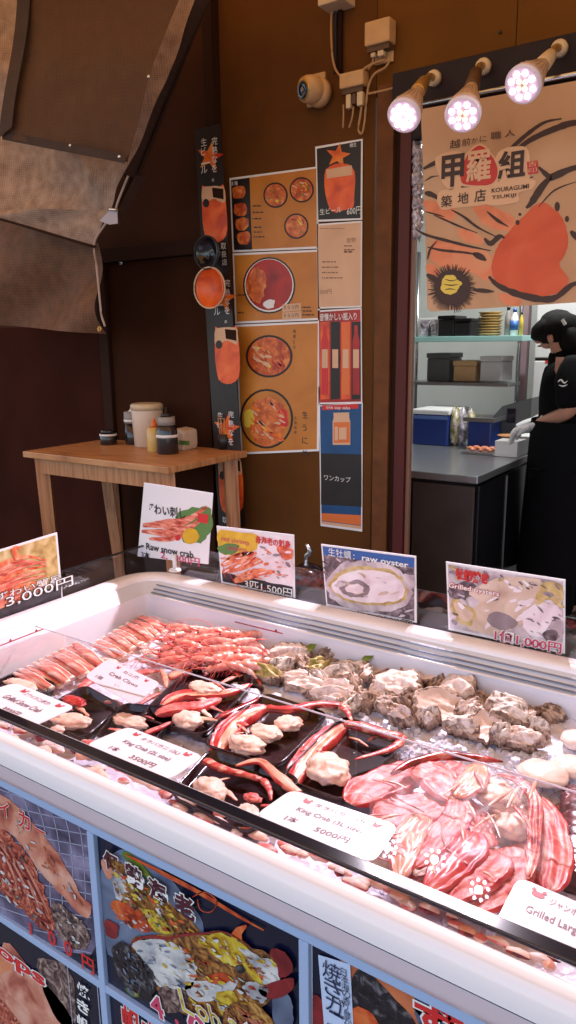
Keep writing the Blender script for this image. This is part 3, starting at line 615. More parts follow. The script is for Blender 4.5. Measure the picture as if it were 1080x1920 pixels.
# ------------------------------------------------------------ three lit LED bulbs
mat('led', (1, .9, .95), .4, emit=(1, .86, .95), es=20); mat('led_warm', (1, .7, .3), .4, emit=(1, .60, .22), es=2.2)
mat('led_face', (.30, .22, .27), .3, emit=(1, .55, .82), es=.16); mat('led_face_orange', (.6, .2, .1), .3, emit=(1, .3, .12), es=1.1)
mat('led_ring', (.5, .45, .48), .35, emit=(1, .72, .85), es=.10)
def bulb(face, neck, ad, base, fy, rpx, lab, warm, sleeve):
    f = at(*face, 'y', fy); nk = at(*neck, 'y', fy+.12); ax = (f-nk).normalized()
    R = rpx*(f-CAM).dot(_d)/FOC; L = (f-nk).length
    t = thing('led_bulb', f, lab, 'lamp', 'lit bulbs on the beam over the opening')
    mb = MB(); mb.lathe(nk, ax, [(0, .020), (L*.18, .024), (L*.5, R*.68), (L*.82, R*.97), (L*.9, R)], 28)
    mb.build('bulb_body', 'bulb_body', t)
    mb = MB()
    for k in range(22):
        th = 2*PI*k/22; a = ax.cross(Vector((0, 0, 1))).normalized(); c = ax.cross(a); q = a*math.cos(th)+c*math.sin(th)
        mb.tube([nk+ax*L*.2+q*.026, nk+ax*L*.5+q*R*.70, nk+ax*L*.78+q*R*.95], .0016, 4, sub=1)
    mb.build('cooling_fins', 'bulb_body', t)
    mb = MB(); mb.lathe(nk, ax, [(L*.9+.0005, R), (L*.97, R*1.0), (L, R*.95), (L*1.0, R*.84)], 28); mb.build('bezel', 'led_ring', t)
    a = ax.cross(Vector((0, 0, 1))).normalized(); c = ax.cross(a)
    mb = MB(); mb.lathe(nk, ax, [(L*.97, R*.9), (L*1.002, R*.88)], 28); mb.build('lens_disc', 'led_face', t)
    mb = MB(); F = nk+ax*(L*1.004); pts = [(math.cos(k*2*PI/8+.3)*R*.62, math.sin(k*2*PI/8+.3)*R*.62, 0) for k in range(8)]
    if warm: pts += [(math.cos(k*PI/2+.5)*R*.24, math.sin(k*PI/2+.5)*R*.24, 1) for k in range(4)]
    else: pts = [(math.cos(k*2*PI/9)*R*.6, math.sin(k*2*PI/9)*R*.6, 0) for k in range(9)]+[(math.cos(k*2*PI/4)*R*.3, math.sin(k*2*PI/4)*R*.3, 0) for k in range(4)]
    for x, y, w in pts: mb.lathe(F+a*x+c*y, ax, [(-.001, R*.13), (.002, R*.135), (.004, R*.08)], 10, w)
    mb.build('diodes', ['led', 'led_warm'], t)
    A2 = at(*ad, 'y', fy+.2); B = at(*base, 'y', YW-.085)
    mb = MB(); mb.lathe(nk, (A2-nk), [(-.004, .021), (.004, .024), ((A2-nk).length*.5, .022), ((A2-nk).length*.95, .019), ((A2-nk).length, .014)], 18); mb.build('lamp_holder', sleeve, t)
    mb = MB(); mb.tube([A2-(A2-nk)*.05, A2+(B-A2)*.5+Vector((0, 0, .008)), B], [.011, .012, .012], 12); mb.build('swivel_arm', 'brass', t)
    mb = MB(); mb.lathe(B, (0, 1, 0), [(-.012, .018), (-.006, .024), (.0, .026), (.014, .026)], 18); mb.build('wall_mount', 'cream_plug', t)
    ld = bpy.data.lights.new('led_spot', 'SPOT'); ld.energy = LEDW; ld.color = (.98, .86, 1); ld.spot_size = math.radians(130); ld.spot_blend = .8; ld.shadow_soft_size = .012
    lo = bpy.data.objects.new('led_light', ld); COL.objects.link(lo); lo.parent = t; lo.location = ax*.012
    tgt = Vector((f.x*.75, 1.0, .85)); lo.rotation_euler = (tgt-f).to_track_quat('-Z', 'Y').to_euler()

bulb((756, 219), (783, 172), (796, 152), (812, 146), 2.30, 32, 'leftmost of the three lit bulbs, with a bright white face and a brass holder', False, 'brass')
bulb((867, 217), (884, 165), (893, 135), (905, 124), 2.30, 34, 'middle of the three lit bulbs, with a dark brown holder sleeve', True, 'socket_dark')
bulb((979, 160), (1017, 122), (1033, 103), (1048, 90), 2.30, 35, 'rightmost and highest of the three lit bulbs, with a cream holder', True, 'cream_plug')
# ------------------------------------------------------------ shop banner in the opening
mott('canvas', [S(180, 134, 96), S(196, 152, 114), S(202, 160, 126)], 3, .6, detail=3); mott('crab_orange', [S(196, 72, 34), S(208, 84, 42), S(212, 100, 60)], 7, .55, detail=3)
mott('wash_orange', [S(206, 110, 70), S(222, 134, 94), S(214, 150, 108)], 9, .6); mat('brush_ink', S(62, 38, 32), .6); mat('drop_red', S(196, 44, 34), .5); mat('canvas_pale', S(222, 176, 138), .6)
t, sh = poster('shop_banner', [(789, 205), (1250, 120), (1250, 566), (1080, 567), (940, 576), (808, 584), (801, 578), (797, 420)], 2.60, 'tan shop banner painted with an orange crab and a sea urchin in the opening', thick=.003, edge='canvas', cat='banner')
Z = lambda pts: [(720+x/3, 180+y/3) for x, y in pts]
BM = ['brush_ink', 'wash_orange', 'crab_orange', 'drop_red', 'canvas_pale', 'ink_yellow', 'ink_red']
mb = MB()
for pts in ([(230, 590), (330, 600), (400, 640), (390, 700), (240, 650)], [(500, 610), (600, 620), (740, 690), (700, 760), (560, 720)], [(290, 810), (480, 850), (600, 900), (600, 1040), (500, 1000), (280, 940)], [(420, 740), (560, 800), (540, 840), (440, 800)], [(640, 1110), (760, 1140), (760, 1175), (680, 1165)], [(240, 950), (300, 960), (300, 1010), (245, 1000)]): sh.blobp(mb, Z(pts), 1, 1, 4)
sh.blobp(mb, Z([(880, 600), (960, 640), (1010, 700), (1035, 800), (1020, 890), (985, 950), (1040, 1030), (1010, 1095), (880, 1125), (700, 1085), (612, 1010), (620, 890), (680, 790), (760, 700)]), 2, 2, 2)
sh.blobp(mb, Z([(1240, 660), (1330, 720), (1420, 800), (1420, 1000), (1300, 1060), (1200, 1000)]), 2, 1, 4)
for pts, w in (([(640, 350), (720, 290), (800, 220), (900, 150), (1000, 128)], 8), ([(720, 330), (820, 250), (960, 185), (1080, 150), (1250, 160), (1400, 260)], 12), ([(222, 410), (300, 372), (380, 352), (470, 345)], 10), ([(870, 400), (930, 455), (960, 450), (1090, 400), (1300, 380)], 13), ([(945, 450), (890, 510), (830, 600), (800, 630)], 14),
    ([(230, 545), (270, 555), (320, 585)], 11), ([(380, 640), (450, 680), (530, 740), (650, 800)], 5), ([(280, 670), (350, 700), (430, 735), (525, 770)], 4), ([(178, 748), (240, 782), (360, 815), (480, 845), (600, 870)], 6), ([(245, 850), (330, 868), (450, 880), (545, 895)], 5), ([(500, 885), (545, 905), (575, 925)], 12), ([(565, 800), (600, 830), (650, 790), (680, 800)], 10), ([(580, 650), (640, 700), (700, 735)], 6),
    ([(590, 1015), (650, 1070), (790, 1125), (950, 1140), (1090, 1050), (1300, 1080)], 13), ([(500, 1090), (560, 1095), (620, 1100)], 8), ([(245, 920), (262, 860), (300, 815)], 4), ([(240, 1005), (270, 1020), (300, 1045)], 10), ([(232, 650), (300, 668), (340, 680)], 3), ([(870, 625), (960, 530), (1090, 480)], 3), ([(420, 510), (500, 520), (640, 500), (840, 455)], 6), ([(1050, 760), (1100, 800), (1200, 810)], 12), ([(230, 480), (270, 455), (310, 450)], 3)):
    sh.stroke(mb, Z(pts), w, 3, 0)
for x, y, a, b in ((975, 622, 5, 9), (1030, 692, 4, 6), (765, 666, 3, 3), (752, 712, 4, 5)): disc(sh, mb, 720+x/3, 180+y/3, a, b, 3, 0, 12)
cx, cy = 720+385/3, 180+1080/3; rr = random.Random(3)
for k in range(74):
    a = 2*PI*k/74+rr.random()*.06; r = 40+rr.random()*8; sh.poly(mb, [(cx+26*math.cos(a-.06), cy+27*math.sin(a-.06)), (cx+r*math.cos(a-.012), cy+r*math.sin(a-.012)), (cx+r*math.cos(a+.012), cy+r*math.sin(a+.012)), (cx+26*math.cos(a+.06), cy+27*math.sin(a+.06))], 4, 0)
sh.blobp(mb, [(cx+34*math.cos(a*PI/8), cy+34*math.sin(a*PI/8)) for a in range(16)], 5, 0, 3)
sh.blobp(mb, Z([(335, 1020), (400, 1010), (435, 1050), (410, 1100), (360, 1122), (325, 1080)]), 6, 5, 5)
for q in ([(345, 1030), (380, 1040), (420, 1030)], [(340, 1060), (380, 1065), (420, 1060)], [(345, 1090), (375, 1085), (405, 1090)]): sh.stroke(mb, Z(q), 2, 7, 0)
sh.blobp(mb, Z([(310, 540), (460, 515), (600, 515), (600, 600), (400, 630), (320, 635)]), 4, 4, 1); sh.blobp(mb, Z([(575, 500), (835, 470), (835, 520), (760, 545), (750, 598), (575, 610)]), 4.3, 4, 1)
sh.blobp(mb, Z([(300, 340), (440, 320), (440, 500), (380, 530), (340, 500), (300, 420)]), 4, 4, 2); sh.blobp(mb, Z([(640, 320), (800, 290), (820, 420), (800, 480), (650, 480)]), 4, 4, 2)
sh.blobp(mb, Z([(540, 268), (600, 310), (648, 400), (640, 480), (590, 510), (480, 512), (425, 490), (430, 400), (470, 315)]), 5, 4, 1); sh.blobp(mb, Z([(540, 280), (595, 320), (638, 400), (630, 470), (585, 500), (485, 502), (435, 480), (440, 400), (478, 325)]), 6, 3, 1)
sh.poly(mb, Z([(805, 372), (865, 362), (868, 435), (810, 442)]), 5, 6)
mb.build('painting', BM, t)
mb = MB()
def zt(b, x, y, w, h, lay, mi, off=.0): sh.text(mb, b, 720+x/3, 180+y/3, w=w*.00205/3*3/3, h=h*.00222/3, lay=lay, mi=mi, off=off, ux=Vector((1, 0, 0)))
SX = (at(960, 300, 'y', 2.6)-at(860, 300, 'y', 2.6)).x/100
for b, x0, y0, x1, y1, mi, off in (('甲', 322, 520, 452, 335, 0, .03), ('羅', 462, 490, 605, 312, 1, .02), ('組', 640, 472, 798, 312, 0, .03), ('築', 322, 630, 385, 562, 0, .01), ('地', 415, 610, 478, 545, 0, .01), ('店', 510, 600, 575, 528, 0, .01), ('KOURAGUMI', 607, 546, 822, 520, 0, .014), ('TSUKIJI', 607, 588, 748, 562, 0, .014),
    ('越', 372, 300, 432, 250, 0, 0), ('前', 440, 285, 488, 242, 0, 0), ('か', 494, 270, 530, 238, 0, 0), ('に', 540, 262, 580, 228, 0, 0), ('職', 600, 250, 662, 205, 0, 0), ('人', 680, 235, 740, 195, 0, 0), ('吉', 812, 402, 862, 372, 1, 0), ('印', 812, 436, 862, 408, 1, 0)):
    pa, pb = (720+x0/3, 180+y0/3), (720+x1/3, 180+y1/3)
    w = (sh.p(pb[0], pa[1])-sh.p(*pa)).dot(sh.ux); h = (sh.p(pa[0], pb[1])-sh.p(*pa)).z
    sh.text(mb, b, pa[0], pa[1], w=w*.97, h=h*.97, lay=8, mi=mi, off=off)
mb.build('lettering', ['brush_ink', 'canvas_pale'], t)
mb = MB(); mb.tube([(sh.p(789, 210).x, 2.603, 2.296), (sh.p(1250, 120).x, 2.603, 2.296)], .008, 10, sub=1); mb.build('hanging_rod', 'steel', t)
# ------------------------------------------------------------ kitchen behind the opening
K = thing('kitchen_wall', (-1.2, 5.0, 0), 'white tiled kitchen back wall and side walls seen under the banner', 'wall')
mb = MB(); mb.box((-2.6, 5.0, .02), (2.2, 5.1, 2.7)); mb.build('back_wall', 'kitchen_wall', K)
mb = MB(); mb.box((-2.7, 2.86, .02), (-2.6, 5.1, 2.7)); mb.box((2.2, 2.86, .02), (2.3, 5.1, 2.7)); mb.build('side_wall', 'kitchen_wall', K)
mb = MB(); mb.box((-2.7, 2.86, 2.7), (2.3, 5.1, 2.78)); mb.build('kitchen_ceiling', 'kitchen_ceiling', K)
t = thing('added_ceiling_light', (-.9, 3.9, 2.66), 'unseen white fluorescent fitting added on the kitchen ceiling to light the kitchen', 'lamp')  # out of view, added to brighten the kitchen
mb = MB(); mb.box((-1.5, 3.85, 2.66), (-.3, 3.97, 2.7), bev=.005); mb.build('fitting', 'white_plastic', t)
mb = MB(); mb.tube([(-1.45, 3.91, 2.64), (-.35, 3.91, 2.64)], .014, 10, sub=1); mb.build('tube', mat('added_tube_glow', (1, 1, 1), .4, emit=(.95, 1, .97), es=6), t)
ld = bpy.data.lights.new('added_tube_light', 'AREA'); ld.shape = 'RECTANGLE'; ld.size = 1.1; ld.size_y = .05; ld.energy = KITW; ld.color = (.95, 1, .97)
lo = bpy.data.objects.new('added_tube_lamp', ld); COL.objects.link(lo); lo.parent = t; lo.location = (0, 0, -.045)
# counter
mat('cabinet_black', (.010, .009, .011), .22, var=.2, vs=5); mat('cabinet_brown', (.06, .042, .036), .35, var=.2, vs=6); mat('counter_steel', (.42, .42, .44), .28, metal=.8)
mat('teal_board', (.30, .52, .50), .4); mat('cooler_blue', (.015, .04, .21), .35); mat('cooler_stripe', (.10, .17, .42), .35); mat('glove', (.62, .58, .58), .4, sss=.1); mat('skin', (.50, .24, .16), .5, var=.06, vs=20, sss=.1)
mat('shirt_black', (.005, .0045, .0055), .85, spec=.1, bump=.1, bs=60); mat('hair', (.006, .0045, .004), .75, spec=.15, bump=.3, bs=200); mat('fridge_white', (.62, .60, .60), .3)
cy = at(894, 893, 'z', .92); CX, CY = cy.x, cy.y
t = thing('kitchen_counter', (CX, CY, .02), 'black fronted kitchen counter with a steel top beside the cook', 'counter')
mb = MB(); mb.box((-2.5, CY+.012, .10), (CX-.012, 4.75, .885)); mb.build('cabinet', 'cabinet_black', t)
mb = MB(); mb.box((-2.5, CY-.01, .886), (CX+.008, 4.78, .92), bev=.004); mb.build('counter_top', 'counter_steel', t)
mb = MB(); mb.box((-2.45, CY+.04, .02), (CX-.05, 4.7, .099)); mb.build('plinth', 'black_plastic', t)
for y0, y1 in ((CY+.03, CY+.42), (CY+.425, CY+.83), (CY+.835, CY+1.25)):
    mb = MB(); mb.box((CX-.0115, y0, .12), (CX+.004, y1-.004, .87), bev=.002); mb.build('door', 'cabinet_black', t)
    mb = MB(); mb.box((CX+.0045, y1-.012, .13), (CX+.008, y1-.006, .86)); mb.build('edge_strip', 'counter_steel', t)
mb = MB(); x = CX
while x > -2.2:
    mb.box((x-.30, CY-.003, .12), (x-.008, CY+.0115, .87), bev=.002); x -= .31
mb.build('front_panel', 'cabinet_brown', t)
def onC(px, py, z=.92): return at(px, py, 'z', z)
def on(px, y): return at(px, 700, 'y', y).x
YC = CY+.35
# items on the counter
p = onC(812, 826); t = thing('cooler_box', (p.x, p.y, .92), 'blue cooler box with a paler blue band on the counter', 'box')
y0 = 3.95; xa, xb = on(776, y0), on(844, y0); zt = at(810, 768, 'y', y0).z
mb = MB(); mb.box((xa, y0, .921), (xb, y0+.3, zt-.03), bev=.01); mb.build('body', 'cooler_blue', t)
mb = MB(); mb.box((xa-.004, y0-.004, zt-.029), (xb+.004, y0+.304, zt), bev=.008); mb.build('lid', 'white_plastic', t)
mb = MB(); z = at(810, 782, 'y', y0).z; mb.box((xa+.005, y0-.006, z-.012), (xb-.005, y0-.001, z+.008)); mb.build('band', 'cooler_stripe', t)
t.location = (xa, y0, .92)
for ch in t.children:
    for v in ch.data.vertices: v.co += Vector((p.x-xa, p.y-y0, 0))
mott('packet', [S(60, 90, 40), S(150, 140, 70), S(200, 190, 180), S(130, 40, 40)], 30, .25)
mott('foil', [S(90, 80, 90), S(180, 170, 180), S(235, 225, 235)], 25, .2, dist=2)
for i, (px, w, m, lb) in enumerate(((858, 8, 'packet', 'crumpled green food packet standing right of the blue cooler'), (872, 9, 'foil', 'silvery plastic bag standing beside the green packet'), (888, 7, 'packet', 'small mottled packet standing right of the silvery bag'))):
    y = 4.0+.02*i; a = on(px-w, y); b = on(px+w, y); zt = at(px, 762+3*i, 'y', y).z
    mb = MB(); mb.blob(((a+b)/2, y, (.92+zt)/2), ((b-a)/2, .04, (zt-.92)/2), seed=i+2, amp=.3, f=3)
    tag(mb.build('food_packet', m, None, origin=((a+b)/2, y, .92)), lb, 'packet', 'packets on the kitchen counter')
t = thing('metal_tray', (on(898, 3.95), 3.95, .92), 'pale metal tray raised on blue crates on the counter', 'tray')
a, b = on(872, 3.9), on(930, 3.9); zt = at(900, 790, 'y', 3.9).z
mb = MB(); mb.box((a, 3.90, zt-.004), (b, 4.10, zt)); mb.box((a, 3.895, zt), (b, 3.899, zt+.018)); mb.box((a, 4.101, zt), (b, 4.105, zt+.018)); mb.box((b, 3.895, zt-.004), (b+.004, 4.105, zt+.018)); mb.build('pan', 'counter_steel', t)
mb = MB(); mb.box((a+.02, 3.92, .921), (b-.02, 4.08, zt-.006), bev=.006); mb.build('crate', 'cooler_blue', t)
t = thing('cutting_board', (on(970, 3.8), 3.8, .92), 'white cutting board block under the cook\'s gloved hands', 'board')
q = onC(950, 852); a, b = on(938, 3.75), on(1000, 3.75)
mb = MB(); mb.box((a, 3.72, .921), (CX-.01, 4.1, at(960, 828, 'y', 3.72).z), bev=.004); mb.build('board', 'white_plastic', t)
ZB = at(960, 828, 'y', 3.72).z
t = thing('wooden_plate', (0, 0, 0), 'thin brown wooden plate beneath the gloved fingers', 'plate')
c = at(955, 816, 'z', ZB+.01); t.location = c; mb = MB(); mb.lathe(c+Vector((0, 0, -.009)), (0, 0, 1), [(0, .045), (.008, .062), (.010, .062), (.006, .05)], 24); mb.build('dish', 'leg_wood', t)
t = thing('food_tray', onC(916, 865), 'shallow steel tray of pink sliced food at the counter edge', 'tray')
c = onC(916, 850); mb = MB(); mb.box((c.x-.12, c.y-.09, .921), (c.x+.06, c.y+.09, .935), bev=.004); mb.build('pan', 'counter_steel', t)
mb = MB()
for i in range(10): mb.blob((c.x-.1+.015*i, c.y+.05*math.sin(i*2.1), .943), (.022, .014, .009), seed=i, sub=2, rz=i)
mb.build('food', mott('salmon', [S(180, 80, 50), S(225, 130, 90), S(235, 180, 150)], 60, .3), t)
t = thing('weighing_scale', (on(930, 4.1), 4.1, .92), 'dark grey sloping machine on the counter behind the tray', 'machine')
a, b = on(905, 4.1), on(1000, 4.1); z0 = .921; z1 = at(960, 745, 'y', 4.1).z
mb = MB(); mb.raw([(a, 4.1, z0), (b, 4.1, z0), (b, 4.1, z1), (a+.12, 4.1, z1-.05), (a, 4.1, z0+.08), (a, 4.4, z0), (b, 4.4, z0), (b, 4.4, z1), (a+.12, 4.4, z1-.05), (a, 4.4, z0+.08)], [(0, 1, 2, 3, 4), (9, 8, 7, 6, 5), (0, 5, 6, 1), (1, 6, 7, 2), (2, 7, 8, 3), (3, 8, 9, 4), (4, 9, 5, 0)]); mb.build('housing', mat('machine_grey', (.09, .09, .095), .35), t)
mb = MB(); mb.box((a+.15, 4.09, z1-.14), (b-.08, 4.099, z1-.06), bev=.003); mb.build('display', 'black_gloss', t)
# shelf
YS = 4.1; zs = at(830, 631, 'y', YS).z; xa, xb = on(772, YS), on(908, YS)
t = thing('wall_shelf', (xa, YS, zs), 'pale teal shelf board holding boxes and plates under the banner', 'shelf')
mb = MB(); mb.box((xa-.3, YS, zs-.03), (xb+.2, YS+.3, zs), bev=.003); mb.build('board', 'teal_board', t)
for x in (xa-.1, xb+.1): mb = MB(); mb.tube([(x, YS+.28, .92), (x, YS+.28, zs+.5)], .012, 8, sub=1); mb.build('upright', 'steel', t)
t = thing('picture_card', (xa+.02, YS, zs), 'small white framed picture standing on the shelf', 'picture')
a, b = on(778, YS), on(815, YS); zt = at(800, 596, 'y', YS).z; mb = MB(); mb.box((a, YS+.04, zs), (b, YS+.05, zt), bev=.002); mb.build('frame', 'white_plastic', t)
mb = MB(); mb.box((a+.01, YS+.036, zs+.01), (b-.01, YS+.039, zt-.01)); mb.build('print', 'foil', t); mb = MB(); c = (a+b)/2+.01; mb.lathe((c, YS+.03, zs+.005), (0, 0, 1), [(0, .008), (.04, .008), (.055, .003), (.07, .003)], 10); mb.build('bottle', 'black_plastic', t)
for x0, x1, yt, lb in ((816, 846, 592, 'black box on the shelf right of the framed picture'), (847, 876, 597, 'black box on the shelf beside the yellow plates')):
    a, b = on(x0, YS), on(x1, YS); zt = at(x0, yt, 'y', YS).z; t = thing('black_box', ((a+b)/2, YS, zs), lb, 'box', 'black boxes on the shelf')
    mb = MB(); mb.box((a, YS+.02, zs+.001), (b, YS+.2, zt-.02), bev=.006); mb.build('body', 'black_plastic', t); mb = MB(); mb.box((a-.003, YS+.017, zt-.019), (b+.003, YS+.203, zt), bev=.004); mb.build('lid', 'cabinet_black', t)
mat('yellow_plate', (.42, .27, .09), .4)
a, b = on(876, YS), on(932, YS); zt = at(900, 584, 'y', YS).z; n = 9
for i in range(n):
    z = zs+(zt-zs)*i/n; mb = MB(); c = Vector(((a+b)/2+.004*math.sin(i*3), YS+.1, z)); mb.lathe(c, (0, 0, 1), [(0.001, .05), ((zt-zs)/n*.9, .068), ((zt-zs)/n*.95, .064), (.003, .045)], 24)
    tag(mb.build('plate', 'yellow_plate', None, origin=c), 'yellow plate in the stack on the shelf', 'plate', 'yellow plates stacked on the shelf')
for x, w, yt, m, lb in ((941, 6, 574, 'label_grey', 'grey bottle on the shelf next to the yellow plates'), (953, 7, 578, 'white_plastic', 'white bottle with a blue label on the shelf'), (966, 3.5, 584, 'ink_yellow', 'thin yellow bottle at the right end of the shelf')):
    a, b = on(x-w, YS), on(x+w, YS); zt = at(x, yt, 'y', YS).z; r = (b-a)/2; H = zt-zs; t = thing('shelf_bottle', ((a+b)/2, YS+.06, zs), lb, 'bottle', 'bottles on the shelf')
    mb = MB(); mb.lathe(((a+b)/2, YS+.06, zs+.001), (0, 0, 1), [(0, r), (H*.65, r), (H*.8, r*.5), (H*.88, r*.45)], 16); mb.build('bottle', m, t)
    mb = MB(); mb.lathe(((a+b)/2, YS+.06, zs+H*.881), (0, 0, 1), [(0, r*.55), (H*.12, r*.5)], 12); mb.build('cap', 'ink_blue' if m == 'white_plastic' else 'black_plastic', t)
    if m == 'white_plastic': mb = MB(); mb.lathe(((a+b)/2, YS+.06, zs+H*.2), (0, 0, 1), [(0, r*1.03), (H*.35, r*1.03)], 16); mb.build('label', 'ink_blue', t)
t = thing('fridge', (on(1010, 4.3), 4.3, .02), 'white fridge with a small red label standing behind the cook', 'fridge')
a, b = on(1000, 4.3), on(1260, 4.3); z1 = at(1020, 674, 'y', 4.3).z
mb = MB(); mb.box((a, 4.32, .03), (b, 4.9, 1.95), bev=.01); mb.build('cabinet', 'fridge_white', t)
mb = MB(); mb.box((a, 4.3, .04), (b, 4.319, z1-.008), bev=.006); mb.box((a, 4.3, z1+.008), (b, 4.319, 1.94), bev=.006); mb.build('door', 'fridge_white', t)
mb = MB(); mb.box((a+.002, 4.312, z1-.007), (b-.002, 4.3185, z1+.007)); mb.build('door_gap', 'black_plastic', t)
mb = MB(); c = at(1029, 678, 'y', 4.298); mb.box((c.x-.02, 4.2975, c.z-.008), (c.x+.02, 4.299, c.z+.006)); mb.build('label', 'ink_red', t)
t = thing('door_post', (on(977, 4.5), 4.5, .02), 'pale pink upright post between the shelf and the fridge', 'post')
mb = MB(); mb.box((on(970, 4.5), 4.5, .02), (on(985, 4.5), 4.56, 2.69), bev=.004); mb.build('post', mat('pink_post', (.50, .33, .36), .5), t)
for i, (x0, x1, yt, yb, m, lb) in enumerate(((800, 842, 662, 715, 'machine_grey', 'dark grey appliance on the lower kitchen shelf'), (850, 892, 676, 715, 'beige_plastic', 'beige storage box on the lower kitchen shelf'), (900, 940, 668, 715, 'fridge_white', 'white storage box on the lower kitchen shelf'))):
    ya = 4.2; a, b = on(x0, ya), on(x1, ya); za, zb_ = at(x0, yb, 'y', ya).z, at(x0, yt, 'y', ya).z; t = thing('storage_box', ((a+b)/2, ya, za), lb, 'box')
    mb = MB(); mb.box((a, ya, za+.001), (b, ya+.2, zb_-.03), bev=.008); mb.build('body', m, t); mb = MB(); mb.box((a-.004, ya-.004, zb_-.029), (b+.004, ya+.204, zb_), bev=.006); mb.build('lid', m, t)
za = at(800, 715, 'y', 4.2).z; t = thing('lower_shelf', (on(850, 4.15), 4.15, za), 'steel shelf below the teal one holding storage boxes', 'shelf')
mb = MB(); mb.box((on(760, 4.15), 4.15, za-.02), (on(955, 4.15), 4.36, za), bev=.002); mb.build('board', 'counter_steel', t)
# crumpled foil and film hanging in the gap left of the banner
mb = MB(); pts = [(779, 275), (790, 280), (792, 330), (788, 380), (792, 420), (784, 436), (778, 420)]
for k in range(7): 
    c = at(783, 285+k*24, 'y', 2.68); mb.blob(c, (.018, .02, .034), seed=k, amp=.6, f=3)
tag(mb.build('plastic_bag', 'foil', None, origin=at(784, 280, 'y', 2.68)), 'crumpled silvery plastic bag hanging between the frame and the banner', 'bag')
# chrome tap on the dark wall
c = at(577, 1050, 'y', 2.45); t = thing('metal_kettle', (c.x, 2.45, 0), 'small dark round kettle with a bright chrome spout behind the signs', 'kettle')
mb = MB(); mb.lathe((c.x, 2.45, .52), (0, 0, 1), [(0, .05), (.03, .075), (.08, .07), (.10, .03)], 22); mb.build('pot', 'black_gloss', t)
mb = MB(); mb.tube([at(575, 1062, 'y', 2.36), at(573, 1045, 'y', 2.36), at(582, 1033, 'y', 2.36), at(574, 1020, 'y', 2.36)], [.012, .01, .012, .006], 10); mb.build('spout', 'steel', t)
mb = MB(); mb.box((c.x-.14, 2.33, 0), (c.x+.14, 2.6, .519), bev=.006); o = mb.build('low_stand', 'black_plastic', None, origin=(c.x, 2.45, 0)); tag(o, 'low black box stand carrying the small kettle', 'stand')
# ------------------------------------------------------------ the cook
def skinned(name, V, E, Rr, m, parent, sub=2):
    me = bpy.data.meshes.new(name); me.from_pydata([Vector(v)-worldloc(parent) for v in V], E, []); o = bpy.data.objects.new(name, me); COL.objects.link(o)
    md = o.modifiers.new('s', 'SKIN'); o.modifiers.new('u', 'SUBSURF').levels = sub; md.use_smooth_shade = True
    for i, r in enumerate(Rr): o.data.skin_vertices[0].data[i].radius = r if hasattr(r, '__len__') else (r, r)
    o.data.skin_vertices[0].data[0].use_root = True
    dg = bpy.context.evaluated_depsgraph_get(); nm = bpy.data.meshes.new_from_object(o.evaluated_get(dg)); o.modifiers.clear(); o.data = nm
    nm.materials.clear(); nm.materials.append(M[m]); nm.polygons.foreach_set('use_smooth', [True]*len(nm.polygons)); o.parent = parent
    bpy.data.meshes.remove(me); return o
Y0 = 3.80
a_ = lambda x, y, Y=Y0: at(x, y, 'y', Y)
w = a_(1070, 880); CK = thing('person', (w.x, Y0, .02), 'cook with black hair, black T-shirt and white gloves bending over the counter', 'person')
V = [a_(1072, 880), a_(1074, 800), a_(1068, 720), a_(1062, 678), a_(1052, 655), a_(1040, 626), a_(1028, 640), a_(1030, 655),
     a_(1064, 690, Y0-.16), a_(1070, 772, Y0-.20), a_(1004, 797, Y0-.12), a_(1064, 690, Y0+.16), a_(1066, 772, Y0+.2), a_(1000, 788, Y0+.1)]
V[4].y = V[5].y = V[6].y = V[7].y = Y0-.02
hip = V[0]; V += [hip+Vector((0, -.10, -.08)), Vector((hip.x-.02, Y0-.11, .52)), Vector((hip.x+.02, Y0-.11, .10)), hip+Vector((0, .10, -.08)), Vector((hip.x-.02, Y0+.11, .52)), Vector((hip.x+.02, Y0+.11, .10)), Vector((hip.x-.13, Y0-.12, .07)), Vector((hip.x-.13, Y0+.12, .07))]
E_ = [(0, 1), (1, 2), (2, 3), (3, 4), (4, 5), (5, 6), (6, 7), (2, 8), (8, 9), (9, 10), (2, 11), (11, 12), (12, 13), (0, 14), (14, 15), (15, 16), (16, 20), (0, 17), (17, 18), (18, 19), (19, 21)]
R_ = [.12, .105, .095, .048, .046, .082, .048, .034, .055, .042, .026, .055, .042, .026, .085, .055, .04, .085, .055, .04, .03, .03]
skinned('body', V, E_, R_, 'skin', CK)
SV = [a_(1072, 905), a_(1074, 800), a_(1066, 722), a_(1057, 680), a_(1064, 692, Y0-.17), a_(1070, 735, Y0-.2), a_(1060, 772, Y0-.19), a_(1064, 692, Y0+.17), a_(1068, 735, Y0+.2), a_(1060, 768, Y0+.19)]
skinned('shirt', SV, [(0, 1), (1, 2), (2, 3), (2, 4), (4, 5), (5, 6), (2, 7), (7, 8), (8, 9)], [(.16, .19), (.145, .175), (.15, .18), .092, .078, .07, .062, .078, .07, .062], 'shirt_black', CK)
skinned('trousers', [hip, hip+Vector((0, -.10, -.08)), Vector((hip.x-.02, Y0-.11, .52)), Vector((hip.x+.02, Y0-.11, .12)), hip+Vector((0, .10, -.08)), Vector((hip.x-.02, Y0+.11, .52)), Vector((hip.x+.02, Y0+.11, .12))], [(0, 1), (1, 2), (2, 3), (0, 4), (4, 5), (5, 6)], [.16, .12, .09, .075, .12, .09, .075], 'shirt_black', CK)
mb = MB(); zt = a_(0, 690).z
n = 15
for j in range(2):
    for i in range(n+1):
        th = PI*.35+i/n*PI*1.3; b = j
        mb.v.append(Vector((hip.x+(.205+.03*j)*math.cos(th), Y0+(.225+.03*j)*math.sin(th), (1.12 if j == 0 else .35))))
for i in range(n): mb.face((i, i+1, n+2+i, n+1+i), 0, True)
ap = mb.build('apron', 'shirt_black', CK)
